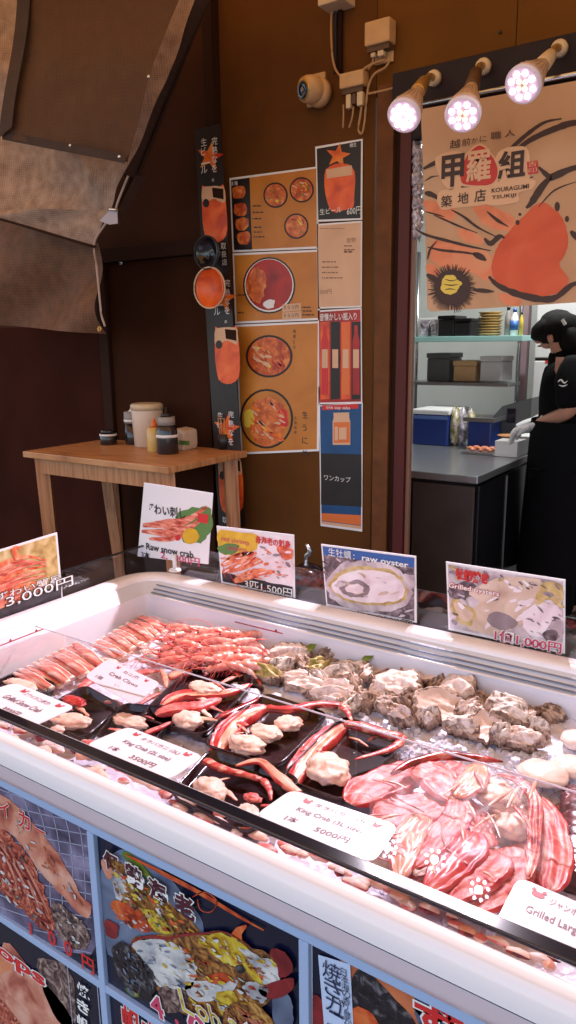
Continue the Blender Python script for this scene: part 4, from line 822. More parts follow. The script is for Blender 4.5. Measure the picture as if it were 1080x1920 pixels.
mb = MB(); mb.tube([a_(1052, 655), a_(1056, 668), a_(1063, 684)], [.055, .075, .10], 14); mb.build('collar', 'shirt_black', CK)
hc = V[5]
mb = MB(); mb.blob(hc+Vector((.012, .0, .026)), (.100, .088, .086), amp=.12, f=2.4, tilt=(0, -.35)); mb.build('hair', 'hair', CK)
mb = MB(); mb.blob(hc+Vector((.078, .0, -.028)), (.058, .075, .085), amp=.12, f=2, seed=2, tilt=(0, -.3)); mb.build('hair_bun', 'hair', CK)
mb = MB(); mb.blob(hc+Vector((-.03, .0, .030)), (.088, .082, .05), amp=.08, f=1.5, tilt=(0, -.6), seed=4); mb.build('fringe', 'hair', CK)
e = hc+Vector((.008, -.080, -.022)); mb = MB(); mb.blob(e, (.014, .008, .024), amp=.2, seed=3, sub=2, tilt=(0, -.3)); mb.blob(e+Vector((.002, -.006, .004)), (.007, .004, .013), sub=2); mb.build('ear', 'skin', CK)
nz = V[6]; mb = MB(); mb.blob(nz+Vector((-.046, 0, .004)), (.018, .012, .014), sub=2, tilt=(0, .7)); mb.build('nose', 'skin', CK)
mb = MB(); mb.blob(nz+Vector((-.032, 0, -.022)), (.012, .02, .005), sub=2); mb.build('mouth', mat('lips', (.38, .12, .09), .5), CK)
for s in (-1, 1): mb = MB(); mb.blob(nz+Vector((-.036, s*.032, .026)), (.008, .012, .006), sub=2); mb.build('eye', 'ink', CK)
mb = MB(); p = a_(1057, 604, Y0-.1); mb.obox(p, (.006, 0, .004), (0, .003, 0), (-.008, 0, .012), bev=.001); mb.build('hair_clip', 'white_plastic', CK)
mb = MB(); p = a_(1026, 719, Y0-.30)
sl = Sheet('y', Y0-.285); sl.stroke(mb, [(1046, 716), (1052, 712), (1058, 718), (1064, 714)], 3, 0, 0); sl.stroke(mb, [(1048, 722), (1056, 724), (1064, 721)], 2.5, 0, 0); mb.build('shirt_print', 'ink_white', CK)
def glove(wr, tipdir, nm, side):
    "palm, four unequal bent fingers and a thumb from the side of the palm"
    d = Vector(tipdir).normalized(); s = d.cross(Vector((0, 0, 1))).normalized()*side; dn = Vector((0, 0, -1))
    pv = [wr-d*.05, wr, wr+d*.045, wr+d*.085]; mb = MB()
    mb.tube(pv, [.033, .030, .040, .038], 14, flat=(1, .55), sub=4)
    for k, (o, L) in enumerate(((-.028, .062), (-.010, .072), (.010, .068), (.027, .052))):
        r = wr+d*.072+s*o; a1 = r+d*L*.45+dn*L*.10; a2 = a1+d*L*.28+dn*L*.32; a3 = a2+d*L*.10+dn*L*.35
        mb.tube([r, a1, a2, a3], [.0105, .0098, .009, .006], 9, sub=3)
    r = wr+d*.02-s*.030; mb.tube([r, r-s*.018+d*.022+dn*.008, r-s*.014+d*.052+dn*.026], [.013, .011, .007], 9, sub=3)
    mb.lathe(wr-d*.052, d, [(0, .036), (.008, .036), (.01, .033)], 14)
    mb.build('glove', 'glove', CK, label=nm)
glove(V[10], (a_(960, 812, Y0-.10)-V[10]), 'white glove of the near hand', 1)
glove(V[13], (a_(962, 806, Y0+.08)-V[13]), 'white glove of the far hand', -1)
for sy in (-1, 1): mb = MB(); mb.blob((hip.x-.045, Y0+sy*.115, .07), (.135, .055, .055), amp=.08, f=1.2, sub=3); mb.build('shoe', 'black_plastic', CK)
# ------------------------------------------------------------ display freezer
mat('fz_white', (.84, .80, .82), .25, coat=.4); mat('fz_inner', (.76, .75, .79), .3); mat('fz_pink', (.72, .58, .62), .3, coat=.2); mat('fz_frame', (.34, .45, .66), .3); mat('fz_rail', (.22, .24, .30), .3, metal=.3)
mat('rail_black', (.010, .010, .014), .12, coat=.5); mott('trim_gloss', [S(150, 110, 120), S(190, 165, 170), S(200, 190, 195), S(220, 160, 160)], 6, .08, stretch=(1, 6, 1), pos=[.35, .45, .6, .75]); mat('fz_groove', (.62, .64, .70), .3)
mat('fz_line', (.5, .66, .70), .3)
FX0, FX1, FY0, FY1 = -1.385, .42, .735, 1.37
F = thing('display_freezer', ((FX0+FX1)/2, 1.05, 0), 'white chest display freezer filled with ice and seafood', 'freezer')
def fmap(o):
    T = [(0, .672), (.002, .671), (.036, .664), (.044, .657), (.055, .652), (.080, .645), (.092, .639), (.101, .632), (.105, .630)]
    for (a, ya), (b, yb) in zip(T, T[1:]):
        if o <= b: return ya+(yb-ya)*(o-a)/(b-a)
    return T[-1][1]
def ring(prof, cr=.02, seg=6):
    mb = MB()
    rows = []
    for o, z in prof:
        r = cr+o; row = []
        for cx, cy, a0 in ((FX1-cr, FY1-cr, 0), (FX0+cr, FY1-cr, 90), (FX0+cr, FY0+cr, 180), (FX1-cr, FY0+cr, 270)):
            for k in range(seg+1):
                a = math.radians(a0+90*k/seg); yy = cy+r*math.sin(a)
                if a0 >= 180 and (z > .8448 or o < .001): yy = cy-(cy-fmap(o))*abs(math.sin(a))
                row.append(Vector((cx+r*math.cos(a), yy, z)))
        rows.append(row)
    n = len(rows[0])
    for row in rows: mb.v += row
    for i in range(len(rows)-1):
        for j in range(n): j2 = (j+1) % n; mb.face((i*n+j, (i+1)*n+j, (i+1)*n+j2, i*n+j2), 0, True)
    return mb
ring([(0, .50), (0, .78), (0, .838), (.002, .845)]).build('inner_liner', 'fz_inner', F)
ring([(.002, .845), (.016, .855), (.028, .866), (.036, .871)]).build('rail_bed', 'fz_groove', F)
ring([(.036, .871), (.038, .879), (.044, .883), (.055, .884), (.080, .883), (.092, .879), (.101, .868), (.105, .852), (.105, .846)]).build('rim', 'fz_white', F)
ring([(.105, .8446), (.103, .843), (.101, .8425)]).build('rim_crease', 'fz_line', F)
ring([(.101, .842), (.096, .815), (.092, .803), (.084, .798), (.075, .797)]).build('lower_band', 'fz_pink', F)
ring([(.075, .796), (.075, .05)]).build('body', 'fz_inner', F)
ring([(.055, .049), (.055, 0)]).build('plinth', 'black_plastic', F)
mb = MB(); mb.raw([(FX0, .672, .52), (FX1, .672, .52), (FX1, FY1, .52), (FX0, FY1, .52)], [(0, 1, 2, 3)]); mb.build('floor_panel', 'fz_inner', F)
for yy, zz, hh in ((FY1+.003, .8485, .0016), (FY1+.013, .855, .0022), (FY1+.024, .864, .0012)):
    mb = MB(); mb.box((FX0+.01, yy-.002, zz-hh/2+.001), (FX1, yy+.003, zz+hh/2+.001)); mb.build('sliding_rail', 'fz_rail', F)
mb = MB(); mb.box((FX0+.01, FY1-.006, .842), (FX1, FY1-.001, .8465)); mb.build('sliding_rail', 'ink_white', F)
mb = MB(); mb.box((FX0-.02, .6795, .8829), (FX1+.02, .699, .889), bev=.0015); mb.build('front_rail', 'rail_black', F)
mb = MB(); mb.box((FX0-.02, .6992, .8829), (FX1+.02, .7035, .8855), bev=.0008); mb.build('glass_seal', 'fz_groove', F)
pane('lid_glass', (.985, .975, .985), 1.0); pane('lid_edge', (.85, .85, .88), 1.0, base=.25)
YG = at(478, 1302, 'z', .88).y
mb = MB(); mb.box((FX0+.02, .660, .8800), (FX1, YG, .8825)); mb.build('sliding_glass', 'lid_glass', F)
mb = MB(); mb.box((FX0+.02, YG+.0002, .8797), (FX1, YG+.0012, .8826)); mb.build('glass_edge', mat('glass_edge', (.75, .66, .68), .2), F)
# frames on the front
FR = .66
cols = [(-1.19, -.818), (-.803, -.433), (-.417, -.047), (-.031, .339)]; rows = [(.505, .779), (.214, .490), (.06, .199)]
mb = MB()
mb.box((-1.40, FR-.008, .7795), (.42, FR+.0, .797), bev=.0015)
for z in (.4905, .1995): mb.box((-1.40, FR-.0078, z), (.42, FR, z+.0140), bev=.0015)
xs = [-1.205]+[c[1]+.0005 for c in cols]
for x in xs: mb.box((x, FR-.0085, .05), (x+.0145, FR, .779), bev=.0015)
mb.build('poster_frame', 'fz_frame', F)
# load line marks
mat('mark_red', (.45, .03, .05), .4)
mb = MB(); a = at(0, 1209, 'x', FX0+.001); b = at(84, 1180, 'x', FX0+.001); z = (a.z+b.z)/2
mb.box((FX0+.0005, .84, z-.0012), (FX0+.0015, b.y, z+.0012)); mb.raw([(FX0+.0018, b.y-.03, z), (FX0+.0018, b.y-.018, z), (FX0+.0018, b.y-.024, z+.008)], [(0, 1, 2)]); mb.raw([(FX0+.0018, a.y+.02, z), (FX0+.0018, a.y+.032, z), (FX0+.0018, a.y+.026, z+.008)], [(0, 1, 2)])
b = at(530, 1188, 'y', FY1-.001); a = at(440, 1166, 'y', FY1-.001); z = b.z
mb.box((a.x, FY1-.0015, z-.0012), (b.x, FY1-.0005, z+.0012)); mb.raw([(b.x-.025, FY1-.0018, z), (b.x-.013, FY1-.0018, z), (b.x-.019, FY1-.0018, z+.008)], [(0, 1, 2)]); mb.build('load_line', 'mark_red', F)
# ice bed
m, nt, bs_ = _nt('ice'); N = nt.nodes; L = nt.links; tc = N.new('ShaderNodeTexCoord')
bs_.inputs['Roughness'].default_value = .35; bs_.inputs['Coat Weight'].default_value = .15; bs_.inputs['Subsurface Weight'].default_value = .0
v = N.new('ShaderNodeTexVoronoi'); v.inputs['Scale'].default_value = 75; n1 = N.new('ShaderNodeTexNoise'); n1.inputs['Scale'].default_value = 14; n1.inputs['Detail'].default_value = 8
r = N.new('ShaderNodeValToRGB'); r.color_ramp.elements[0].color = (.62, .62, .76, 1); r.color_ramp.elements[1].color = (.88, .88, .97, 1); r.color_ramp.elements[0].position = .3; r.color_ramp.elements[1].position = .68
bp = N.new('ShaderNodeBump'); bp.inputs['Strength'].default_value = .5; bp.inputs['Distance'].default_value = .006
L.new(tc.outputs['Object'], v.inputs['Vector']); L.new(tc.outputs['Object'], n1.inputs['Vector']); L.new(n1.outputs['Fac'], r.inputs['Fac']); L.new(r.outputs['Color'], bs_.inputs['Base Color']); L.new(v.outputs['Distance'], bp.inputs['Height']); L.new(bp.outputs['Normal'], bs_.inputs['Normal']); M['ice'] = m
def icez(x, y): return .765+.012*noise.noise(Vector((x*9, y*9, 0)))+.006*noise.noise(Vector((x*40, y*40, 3)))+.02*max(0, (y-1.1)/.27)
mb = MB(); nx, ny = 200, 74
for j in range(ny+1):
    for i in range(nx+1):
        x = FX0+.001+(FX1-FX0-.002)*i/nx; y = .6735+(FY1-.6745)*j/ny; mb.v.append(Vector((x, y, icez(x, y)+.003*noise.noise(Vector((x*120, y*120, 7))))))
for j in range(ny):
    for i in range(nx): mb.face((j*(nx+1)+i, j*(nx+1)+i+1, (j+1)*(nx+1)+i+1, (j+1)*(nx+1)+i), 0, True)
tag(mb.build('ice_bed', 'ice', None, origin=(-.5, 1.05, .76)), 'bed of melting white ice filling the freezer', 'ice', kind='stuff')
mb = MB(); rr = random.Random(5)
for k in range(1500):
    x = rr.uniform(FX0+.03, .2); y = rr.uniform(FY0+.03, FY1-.03); s = rr.uniform(.0025, .0065)
    if k > 500: p = at(rr.uniform(480, 1075), 0, 'z', .78) if False else at(*(lambda u, w: (480+u*600, 1300+u*130+w*90))(rr.random(), rr.random()), 'z', .78); x, y = p.x, p.y
    R = Matrix.Rotation(rr.random()*6, 4, (rr.random(), rr.random(), 1)); 
    mb.box((-s, -s*rr.uniform(.5, 1), -s*.7), (s, s*rr.uniform(.5, 1), s*.7), mtx=Matrix.Translation((x, y, icez(x, y)+s*.3)) @ R)
m, nt, b_ = _nt('ice_chunk'); b_.inputs['Base Color'].default_value = (.86, .87, .96, 1); b_.inputs['Roughness'].default_value = .1; b_.inputs['Transmission Weight'].default_value = .25; b_.inputs['IOR'].default_value = 1.31; M['ice_chunk'] = m
tag(mb.build('crushed_ice', 'ice_chunk', None, origin=(-.5, 1.05, .78)), 'loose glassy lumps of crushed ice between the seafood', 'ice', kind='stuff')
# ------------------------------------------------------------ seafood materials
mott('crab_red', [S(140, 20, 30), S(196, 42, 48), S(216, 84, 76), S(234, 160, 140)], 26, .36, bump=.25, coat=.1, pos=[.28, .42, .58, .72])
mott('crab_dark', [S(48, 8, 14), S(110, 20, 28), S(180, 50, 48), S(214, 150, 128)], 34, .22, bump=.4, coat=.15, pos=[.3, .42, .56, .7])
mott('crab_flesh', [S(220, 120, 100), S(232, 164, 136), S(240, 196, 168), S(246, 216, 194)], 16, .34, bump=.15, coat=.0, sss=.25, dist=1.5)
mott('crab_pinkflesh', [S(178, 44, 50), S(208, 84, 80), S(220, 122, 114), S(230, 158, 146), S(240, 200, 186)], 24, .45, bump=.35, coat=.0, sss=.2, pos=[.28, .40, .50, .60, .72], dist=2.2)
mott('white_meat', [S(214, 156, 132), S(236, 196, 172), S(244, 214, 196), S(248, 228, 214)], 34, .5, bump=.25, coat=.0, sss=.3, pos=[.28, .40, .54, .70], dist=1.5)
mott('leg_fillet', [S(216, 84, 70), S(232, 120, 104), S(242, 172, 156), S(250, 226, 216)], 14, .22, bump=.25, coat=.5, stretch=(1, 5, 1), pos=[.3, .46, .58, .70], sss=.1)
mott('shrimp_shell', [S(208, 92, 80), S(232, 140, 124), S(242, 180, 164), S(250, 222, 210)], 30, .25, bump=.3, coat=.4, sss=.2)
mott('oyster_shell', [S(60, 38, 32), S(140, 96, 72), S(206, 164, 130), S(236, 206, 184), S(246, 226, 212)], 34, .45, bump=.8, pos=[.24, .36, .46, .58, .72], dist=2.2)
mott('oyster_pale', [S(140, 112, 100), S(204, 178, 164), S(232, 212, 202), S(244, 230, 224)], 30, .42, bump=.6, stretch=(1, 3, 1), pos=[.28, .38, .48, .64], dist=1.5)
mott('oyster_brown', [S(44, 28, 24), S(104, 70, 52), S(168, 128, 96), S(212, 178, 146)], 38, .5, bump=.9, pos=[.28, .42, .55, .7], dist=2)
mott('oyster_green', [S(90, 84, 40), S(160, 146, 70), S(210, 186, 130), S(236, 212, 180)], 30, .45, bump=.6)
def shellmat(name, cols, sc=34, dist=7):
    m, nt, b = _nt(name); N = nt.nodes; L = nt.links; tc = N.new('ShaderNodeTexCoord'); mp = N.new('ShaderNodeMapping'); mp.inputs['Scale'].default_value = (.55, 1, 1)
    w = N.new('ShaderNodeTexWave'); w.wave_type = 'RINGS'; w.rings_direction = 'SPHERICAL'; w.inputs['Scale'].default_value = sc; w.inputs['Distortion'].default_value = dist; w.inputs['Detail'].default_value = 4; w.inputs['Detail Scale'].default_value = 1.5
    n = N.new('ShaderNodeTexNoise'); n.inputs['Scale'].default_value = 38; n.inputs['Detail'].default_value = 8; n.inputs['Distortion'].default_value = 1.2
    k = N.new('ShaderNodeMath'); k.operation = 'MULTIPLY_ADD'; k.inputs[1].default_value = .30; r = N.new('ShaderNodeValToRGB'); cr = r.color_ramp
    ps = [.42, .52, .60, .70, .84][:len(cols)]
    while len(cr.elements) < len(cols): cr.elements.new(.5)
    for i, c in enumerate(cols): cr.elements[i].position = ps[i]; cr.elements[i].color = (*c, 1)
    L.new(tc.outputs['Object'], mp.inputs['Vector']); L.new(mp.outputs[0], w.inputs['Vector']); L.new(tc.outputs['Object'], n.inputs['Vector']); L.new(w.outputs['Fac'], k.inputs[0]); L.new(n.outputs['Fac'], k.inputs[2]); L.new(k.outputs[0], r.inputs['Fac']); L.new(r.outputs['Color'], b.inputs['Base Color'])
    b.inputs['Roughness'].default_value = .42; bp = N.new('ShaderNodeBump'); bp.inputs['Strength'].default_value = .5; bp.inputs['Distance'].default_value = .003; L.new(k.outputs[0], bp.inputs['Height']); L.new(bp.outputs['Normal'], b.inputs['Normal']); M[name] = m
mott('oyster_shell', [S(104, 88, 82), S(176, 158, 146), S(224, 208, 196), S(244, 232, 224)], 30, .45, bump=.6, stretch=(1, 3.2, 1), pos=[.32, .42, .52, .66], dist=1.5)
mott('oyster_pale', [S(140, 112, 100), S(204, 178, 164), S(232, 212, 202), S(244, 230, 224)], 30, .42, bump=.6, stretch=(1, 3, 1), pos=[.28, .38, .48, .64], dist=1.5)
mott('oyster_brown', [S(70, 52, 46), S(130, 102, 86), S(186, 158, 138), S(222, 198, 180)], 34, .5, bump=.7, stretch=(1, 3, 1), pos=[.32, .44, .55, .7], dist=1.5)
mott('nacre', [S(210, 178, 164), S(232, 208, 196), S(244, 228, 220)], 12, .3, bump=.2, coat=.15)
mott('tray_black', [S(18, 10, 14), S(40, 22, 28), S(60, 36, 42)], 6, .18, coat=.2)
mott('leaf', [S(50, 70, 20), S(96, 120, 40), S(140, 150, 60)], 30, .4)
mat('wet_film', (.55, .45, .47), .1)
ZI = .785
def pz(x, y, z=ZI): return at(x, y, 'z', z)
def px2m(x, y, z=ZI): return (pz(x+1, y, z)-pz(x-1, y, z)).length/2
# ------------------------------------------------------------ black trays
def tray(cor, lab, z=ZI, grp='black trays set on the ice'):
    P4 = [pz(x, y, z) for x, y in cor]; c = sum(P4, Vector((0, 0, 0)))/4
    t = thing('seafood_tray', c, lab, 'tray', grp); mb = MB(); n = 6
    def rr_(k, dz):
        out = []
        for i in range(4):
            p = P4[i]; a = P4[i-1]; b = P4[(i+1) % 4]; p1 = p+(a-p)*.16; p2 = p+(b-p)*.16
            for q in range(n+1):
                u = q/n; w = p1*(1-u)**2+p*2*u*(1-u)+p2*u*u; out.append(c+(w-c)*k+Vector((0, 0, dz)))
        return out
    rings = [rr_(.90, -.004), rr_(.92, -.003), rr_(.97, .009), rr_(1.0, .011), rr_(1.02, .010), rr_(1.01, .006), rr_(.94, -.007)]
    m = len(rings[0])
    for r_ in rings: mb.v += r_
    for i in range(len(rings)-1):
        for j in range(m): j2 = (j+1) % m; mb.face((i*m+j, i*m+j2, (i+1)*m+j2, (i+1)*m+j), 0, True)
    mb.face(list(reversed(range(m))), 0); mb.build('tray', 'tray_black', t); return t
tray([(368, 1248), (482, 1276), (384, 1388), (258, 1352)], 'black tray of crab pieces lying in the middle of the ice, under the tied legs')
tray([(496, 1306), (618, 1347), (522, 1446), (376, 1402)], 'black tray holding a bent crab leg and white meat, left of its twin')
tray([(642, 1350), (765, 1390), (648, 1512), (524, 1466)], 'black tray with a bent crab leg and round lump of meat nearest the big pile')
tray([(395, 1412), (566, 1468), (470, 1575), (318, 1500)], 'black tray at the front rail with thin red crab legs, half under a price card')
tray([(160, 1292), (228, 1330), (160, 1392), (50, 1352)], 'black tray at the left behind the leftmost price card')
tray([(232, 1326), (342, 1338), (282, 1404), (180, 1388)], 'black tray of pale crab meat behind the lower left price card')
tray([(40, 1262), (108, 1290), (70, 1316), (-40, 1300)], 'black tray at the far left edge of the ice below the peeled legs')
tray([(436, 1282), (500, 1298), (404, 1398), (352, 1384)], 'narrow black tray edge slid under the middle tray', z=ZI-.012)
# ------------------------------------------------------------ crab pieces
def limb(pts, w, lab, up='crab_flesh', side='crab_red', z=ZI+.014, cut=.3, cat='crab leg', name='crab_piece', grp='crab pieces in the freezer', nz=.34, flat=.55, split=None, seed=0, zs=None):
    P_ = [pz(x, y, (zs[i] if zs else z)) for i, (x, y) in enumerate(pts)]
    if not hasattr(w, '__len__'): w = [w]*len(pts)
    R = [w[i]*px2m(*pts[i])/2*1.25 for i in range(len(pts))]
    k0 = split if split is not None else .5
    def mf(u, t):
        # u: 0 right side, .25 top
        if split == 'half': return 1 if (u < .22 or u > .8) else 0
        return 0 if cut < 1 and (.5*(1-cut) < (u+.25) % 1 < 1 and .12 < u < .42) else 1
    mb = MB(); mb.tube(P_, R, 16, mf=mf, flat=(1, flat), nz=nz, nf=55, seed=seed, sub=5, rf=lambda t: 1-.35*(abs(2*t-1))**6)
    o = mb.build(name, [up, side], None, origin=P_[0]); tag(o, lab, cat, grp); return o
def meat(c, r, lab, m='white_meat', z=ZI+.014, seed=0, rz=0, name='crab_meat', cat='crab meat', h=.5, amp=.26, extra=()):
    k = px2m(*c); P0 = pz(*c, z); mb = MB(); mb.blob(P0, (r[0]*k, r[1]*k*1.7, r[1]*k*h*1.5), seed=seed, amp=amp, f=1.9, rz=rz, sub=4, oc=3)
    for cc, r2 in extra: mb.blob(pz(*cc, z), (r2[0]*k, r2[1]*k*1.7, r2[1]*k*h*1.5), seed=seed+cc[0], amp=amp, f=1.9, rz=rz, sub=4, oc=3)
    o = mb.build(name, m, None, origin=P0); tag(o, lab, cat, 'lumps of shelled meat on the trays'); return o
def splitleg(pts, w, lab, up, rim, shell, z, seed, grp, h=.5, red=None, k=1.0):
    "half shell with its flesh bedded between two ragged cream edges"
    P = [Vector((x, y, 0)) for x, y in pts]; Qp = []; Wd = []; K = len(P)
    for i in range(K-1):
        p0, p1, p2, p3 = P[max(i-1, 0)], P[i], P[i+1], P[min(i+2, K-1)]
        for a in range(9):
            t = a/9; Qp.append(.5*((2*p1)+(p2-p0)*t+(2*p0-5*p1+4*p2-p3)*t*t+(3*p1-p0-3*p2+p3)*t**3)); Wd.append(w[i]*(1-t)+w[i+1]*t)
    Qp.append(P[-1]); Wd.append(w[-1]); mb = MB(); n = 20; L_ = len(Qp)
    W3 = [pz(q.x, q.y, z) for q in Qp]
    for i, p in enumerate(W3):
        t = (W3[min(i+1, L_-1)]-W3[max(i-1, 0)]).normalized(); s = t.cross(Vector((0, 0, 1))); u = i/(L_-1)
        ww = Wd[i]*px2m(Qp[i].x, Qp[i].y)/2*k*(1-abs(2*u-1)**7*.6); H = ww*h
        for j in range(n+1):
            v = -1+2*j/n; a = abs(v); e = ww*(1+.22*noise.noise(Vector((u*6, seed, (1 if v > 0 else -1)*2)))+.10*noise.noise(Vector((u*25, seed, v*2))))
            if a < .8: zz = H*(.62+.25*(1-(a/.8)**2))+.0035*noise.noise(Vector((v*2.5, u*5, seed)))+.0012*noise.noise(Vector((v*8, u*18, seed)))
            elif a < .92: zz = H*(.98+.22*noise.noise(Vector((u*18, v, seed))))
            else: zz = H*(.8-(a-.92)*14)
            mb.v.append(p+s*v*e+Vector((0, 0, zz*(1-abs(2*u-1)**6*.4)))+t*.003*noise.noise(Vector((v*5, seed, i))))
    for i in range(L_-1):
        for j in range(n):
            v = -1+(2*j+1)/n; a = abs(v); m_ = 0 if a < .77 else 1 if a < .84 else 2
            if red and a < .9 and (v*red > .12): m_ = 2
            b = i*(n+1)+j; mb.face((b, b+1, b+n+2, b+n+1), m_, True)
    for i in (0, L_-1): b = i*(n+1); mb.face([b+j for j in range(n+1)], 1)
    tag(mb.build('crab_piece', [up, rim, shell], None, origin=W3[0]), lab, 'crab leg', grp)
mott('leg_mottle', [S(130, 20, 28), S(190, 46, 50), S(214, 96, 86), S(234, 170, 148), S(240, 196, 176)], 34, .36, bump=.3, coat=.05, pos=[.30, .42, .52, .60, .72], dist=2)
mott('rim_cream', [S(206, 130, 104), S(236, 184, 156), S(246, 214, 194)], 60, .3, coat=.3)
# tray B
splitleg([(406, 1416), (416, 1392), (436, 1366), (464, 1342), (502, 1326)], [26, 36, 38, 34, 24], 'thick bent cream and red crab leg around the meat in the left twin tray', 'crab_flesh', 'rim_cream', 'crab_red', ZI, 1, 'crab pieces in the freezer', h=.5, red=-1, k=1.25)
limb([(500, 1328), (548, 1330), (600, 1321), (640, 1322)], [20, 17, 15, 16], 'thin red crab leg segment crossing the top of the left twin tray', side='crab_dark', up='crab_red', seed=2, z=ZI+.02)
limb([(638, 1320), (650, 1334), (660, 1352)], [16, 11, 5], 'short red leg tip bending down between the twin trays', up='leg_mottle', side='crab_dark', seed=3, z=ZI+.02)
meat((462, 1396), (40, 15), 'ragged lump of pale crab meat low in the left twin tray', seed=4, extra=(((500, 1374), (34, 14)),))
meat((540, 1356), (26, 13), 'smaller pale piece of crab meat high in the left twin tray', seed=8, rz=.4)
# tray C
splitleg([(546, 1478), (558, 1446), (580, 1418), (612, 1386), (648, 1358)], [28, 34, 36, 34, 28], 'thick straight crab leg with a bright red stripe in the right twin tray', 'crab_flesh', 'rim_cream', 'crab_red', ZI, 5, 'crab pieces in the freezer', h=.5, red=-1, k=1.25)
limb([(646, 1358), (684, 1364), (722, 1376), (754, 1382)], [22, 20, 18, 18], 'mottled red crab leg segment across the top of the right twin tray', up='leg_mottle', side='crab_dark', seed=6, z=ZI+.02)
limb([(756, 1382), (742, 1400), (708, 1412), (664, 1424)], [18, 14, 10, 5], 'thin pointed crab leg tip folded back over the right twin tray', up='leg_mottle', side='crab_dark', seed=7, z=ZI+.016)
meat((616, 1442), (48, 22), 'large round lump of pale meat in the right twin tray', seed=11, amp=.28, rz=-.5, z=ZI+.018)
# tray D
limb([(384, 1426), (412, 1440), (450, 1450), (492, 1462)], [18, 15, 13, 13], 'thin red crab leg lying along the back of the tray at the front rail', up='leg_mottle', side='crab_dark', seed=8)
limb([(492, 1462), (504, 1478), (508, 1500)], [13, 10, 6], 'red crab leg tip turned towards the rail in the front tray', up='leg_mottle', side='crab_dark', seed=9)
limb([(442, 1436), (486, 1428), (516, 1452), (540, 1472), (562, 1488)], [8, 14, 18, 19, 18], 'jointed red crab leg running to the thick leg end above the king crab card', up='crab_flesh', side='crab_red', seed=10, z=ZI+.018)
meat((394, 1478), (38, 15), 'flat pale crab meat piece at the left of the front tray', seed=14, rz=-.35)
meat((466, 1524), (26, 11), 'pale scrap of crab meat next to the corner of the king crab card', seed=15, rz=-.4)
meat((474, 1496), (18, 7), 'small grey pink scrap of crab in the front tray', m='crab_pinkflesh', seed=16)
# tray A
meat((384, 1290), (34, 11), 'pale crab meat at the back of the middle tray', seed=17)
meat((352, 1350), (30, 15), 'pale crab meat at the front of the middle tray', seed=18)
splitleg([(304, 1322), (340, 1306), (390, 1304), (430, 1300), (472, 1282)], [22, 26, 20, 18, 10], 'orange red split crab leg across the middle tray, the upper one', 'crab_flesh', 'rim_cream', 'crab_red', ZI+.008, 11, 'crab pieces in the freezer', k=1.15, red=-1)
splitleg([(292, 1340), (330, 1332), (372, 1328), (414, 1310)], [20, 26, 26, 12], 'orange split crab leg across the middle tray, the lower one', 'crab_pinkflesh', 'rim_cream', 'crab_red', ZI+.008, 12, 'crab pieces in the freezer', k=1.3)
limb([(402, 1350), (430, 1336), (470, 1318), (488, 1306)], [10, 13, 10, 5], 'dark thin crab leg at the right edge of the middle tray', up='crab_dark', side='crab_dark', seed=13, z=ZI+.008)
# tray E, F, left
meat((132, 1352), (40, 13), 'beige piece of crab meat on the left tray', seed=19, rz=.2, extra=(((108, 1368), (14, 7)),))
meat((140, 1314), (26, 8), 'bright red crab roe piece at the back of the left tray', m='crab_red', seed=20)
meat((244, 1352), (38, 11), 'long pale crab meat behind the lower left price card', seed=21)
limb([(272, 1376), (296, 1366), (320, 1354)], [12, 12, 6], 'short orange crab leg piece right of the long pale meat', up='crab_pinkflesh', seed=14)
meat((38, 1284), (40, 9), 'pale crab meat at the far left above the price card', seed=22)
meat((178, 1398), (30, 7), 'pink scraps of crab at the back edge of the lower left card', m='crab_pinkflesh', seed=23)
for i, (x0, y0, x1, y1, w, m) in enumerate(((232, 1272, 300, 1258, 14, 'crab_pinkflesh'), (300, 1254, 312, 1290, 10, 'crab_flesh'), (318, 1272, 360, 1262, 22, 'crab_flesh'), (150, 1292, 180, 1270, 16, 'crab_pinkflesh'), (260, 1322, 300, 1300, 10, 'crab_pinkflesh'), (196, 1316, 232, 1326, 12, 'crab_flesh'), (264, 1240, 318, 1252, 12, 'crab_flesh'))):
    limb([(x0, y0), ((x0+x1)/2+3, (y0+y1)/2-4), (x1, y1)], [w*.7, w, w*.5], 'small pink and cream crab leg piece scattered around the tilted price card', up=m, side='crab_pinkflesh', seed=20+i, grp='small crab pieces around the tilted card', z=ZI+.004)
for i, (x, y, a, b, lb) in enumerate(((290, 1226, 34, 9, 'striped pale shellfish lump between the peeled legs and the shrimps'), (262, 1208, 22, 7, 'grey glassy shellfish lump right of the peeled legs'), (205, 1240, 26, 7, 'grey glassy shellfish lump left of the peeled legs'))):
    meat((x, y), (a, b), lb, m='oyster_pale', seed=30+i, name='shellfish', cat='shellfish', z=ZI)
# ------------------------------------------------------------ peeled snow crab legs
def fillets(s0, s1, e0, e1, n, lab, grp, w):
    for i in range(n):
        u = i/(n-1); a = Vector(s0).lerp(Vector(s1), u); b = Vector(e0).lerp(Vector(e1), u); b += Vector((random.uniform(-6, 6), random.uniform(-3, 3)))
        mid = (a+b)/2+Vector((random.uniform(-3, 3), -3)); z = ZI+.008+.006*math.sin(i*2.3)
        P_ = [pz(*a, z), pz(*mid, z+.007), pz(*b, z-.004)]; k = px2m(*mid)
        mb = MB(); mb.tube(P_, [w*k*random.uniform(.28, .42), w*k*random.uniform(.48, .68), w*k*random.uniform(.3, .5)], 12, flat=(1, .5), nz=.25, nf=70, seed=i, sub=6, mf=lambda uu, t: 1 if t > .84 or t < .05 or (.33 < uu < .42) else 0)
        tag(mb.build('peeled_crab', ['leg_fillet', 'white_meat'], None, origin=P_[1]), lab, 'crab leg', grp)
fillets((26, 1262), (140, 1206), (92, 1296), (200, 1250), 10, 'peeled red snow crab leg in the lower left row on the ice', 'peeled snow crab legs, lower left row', 17)
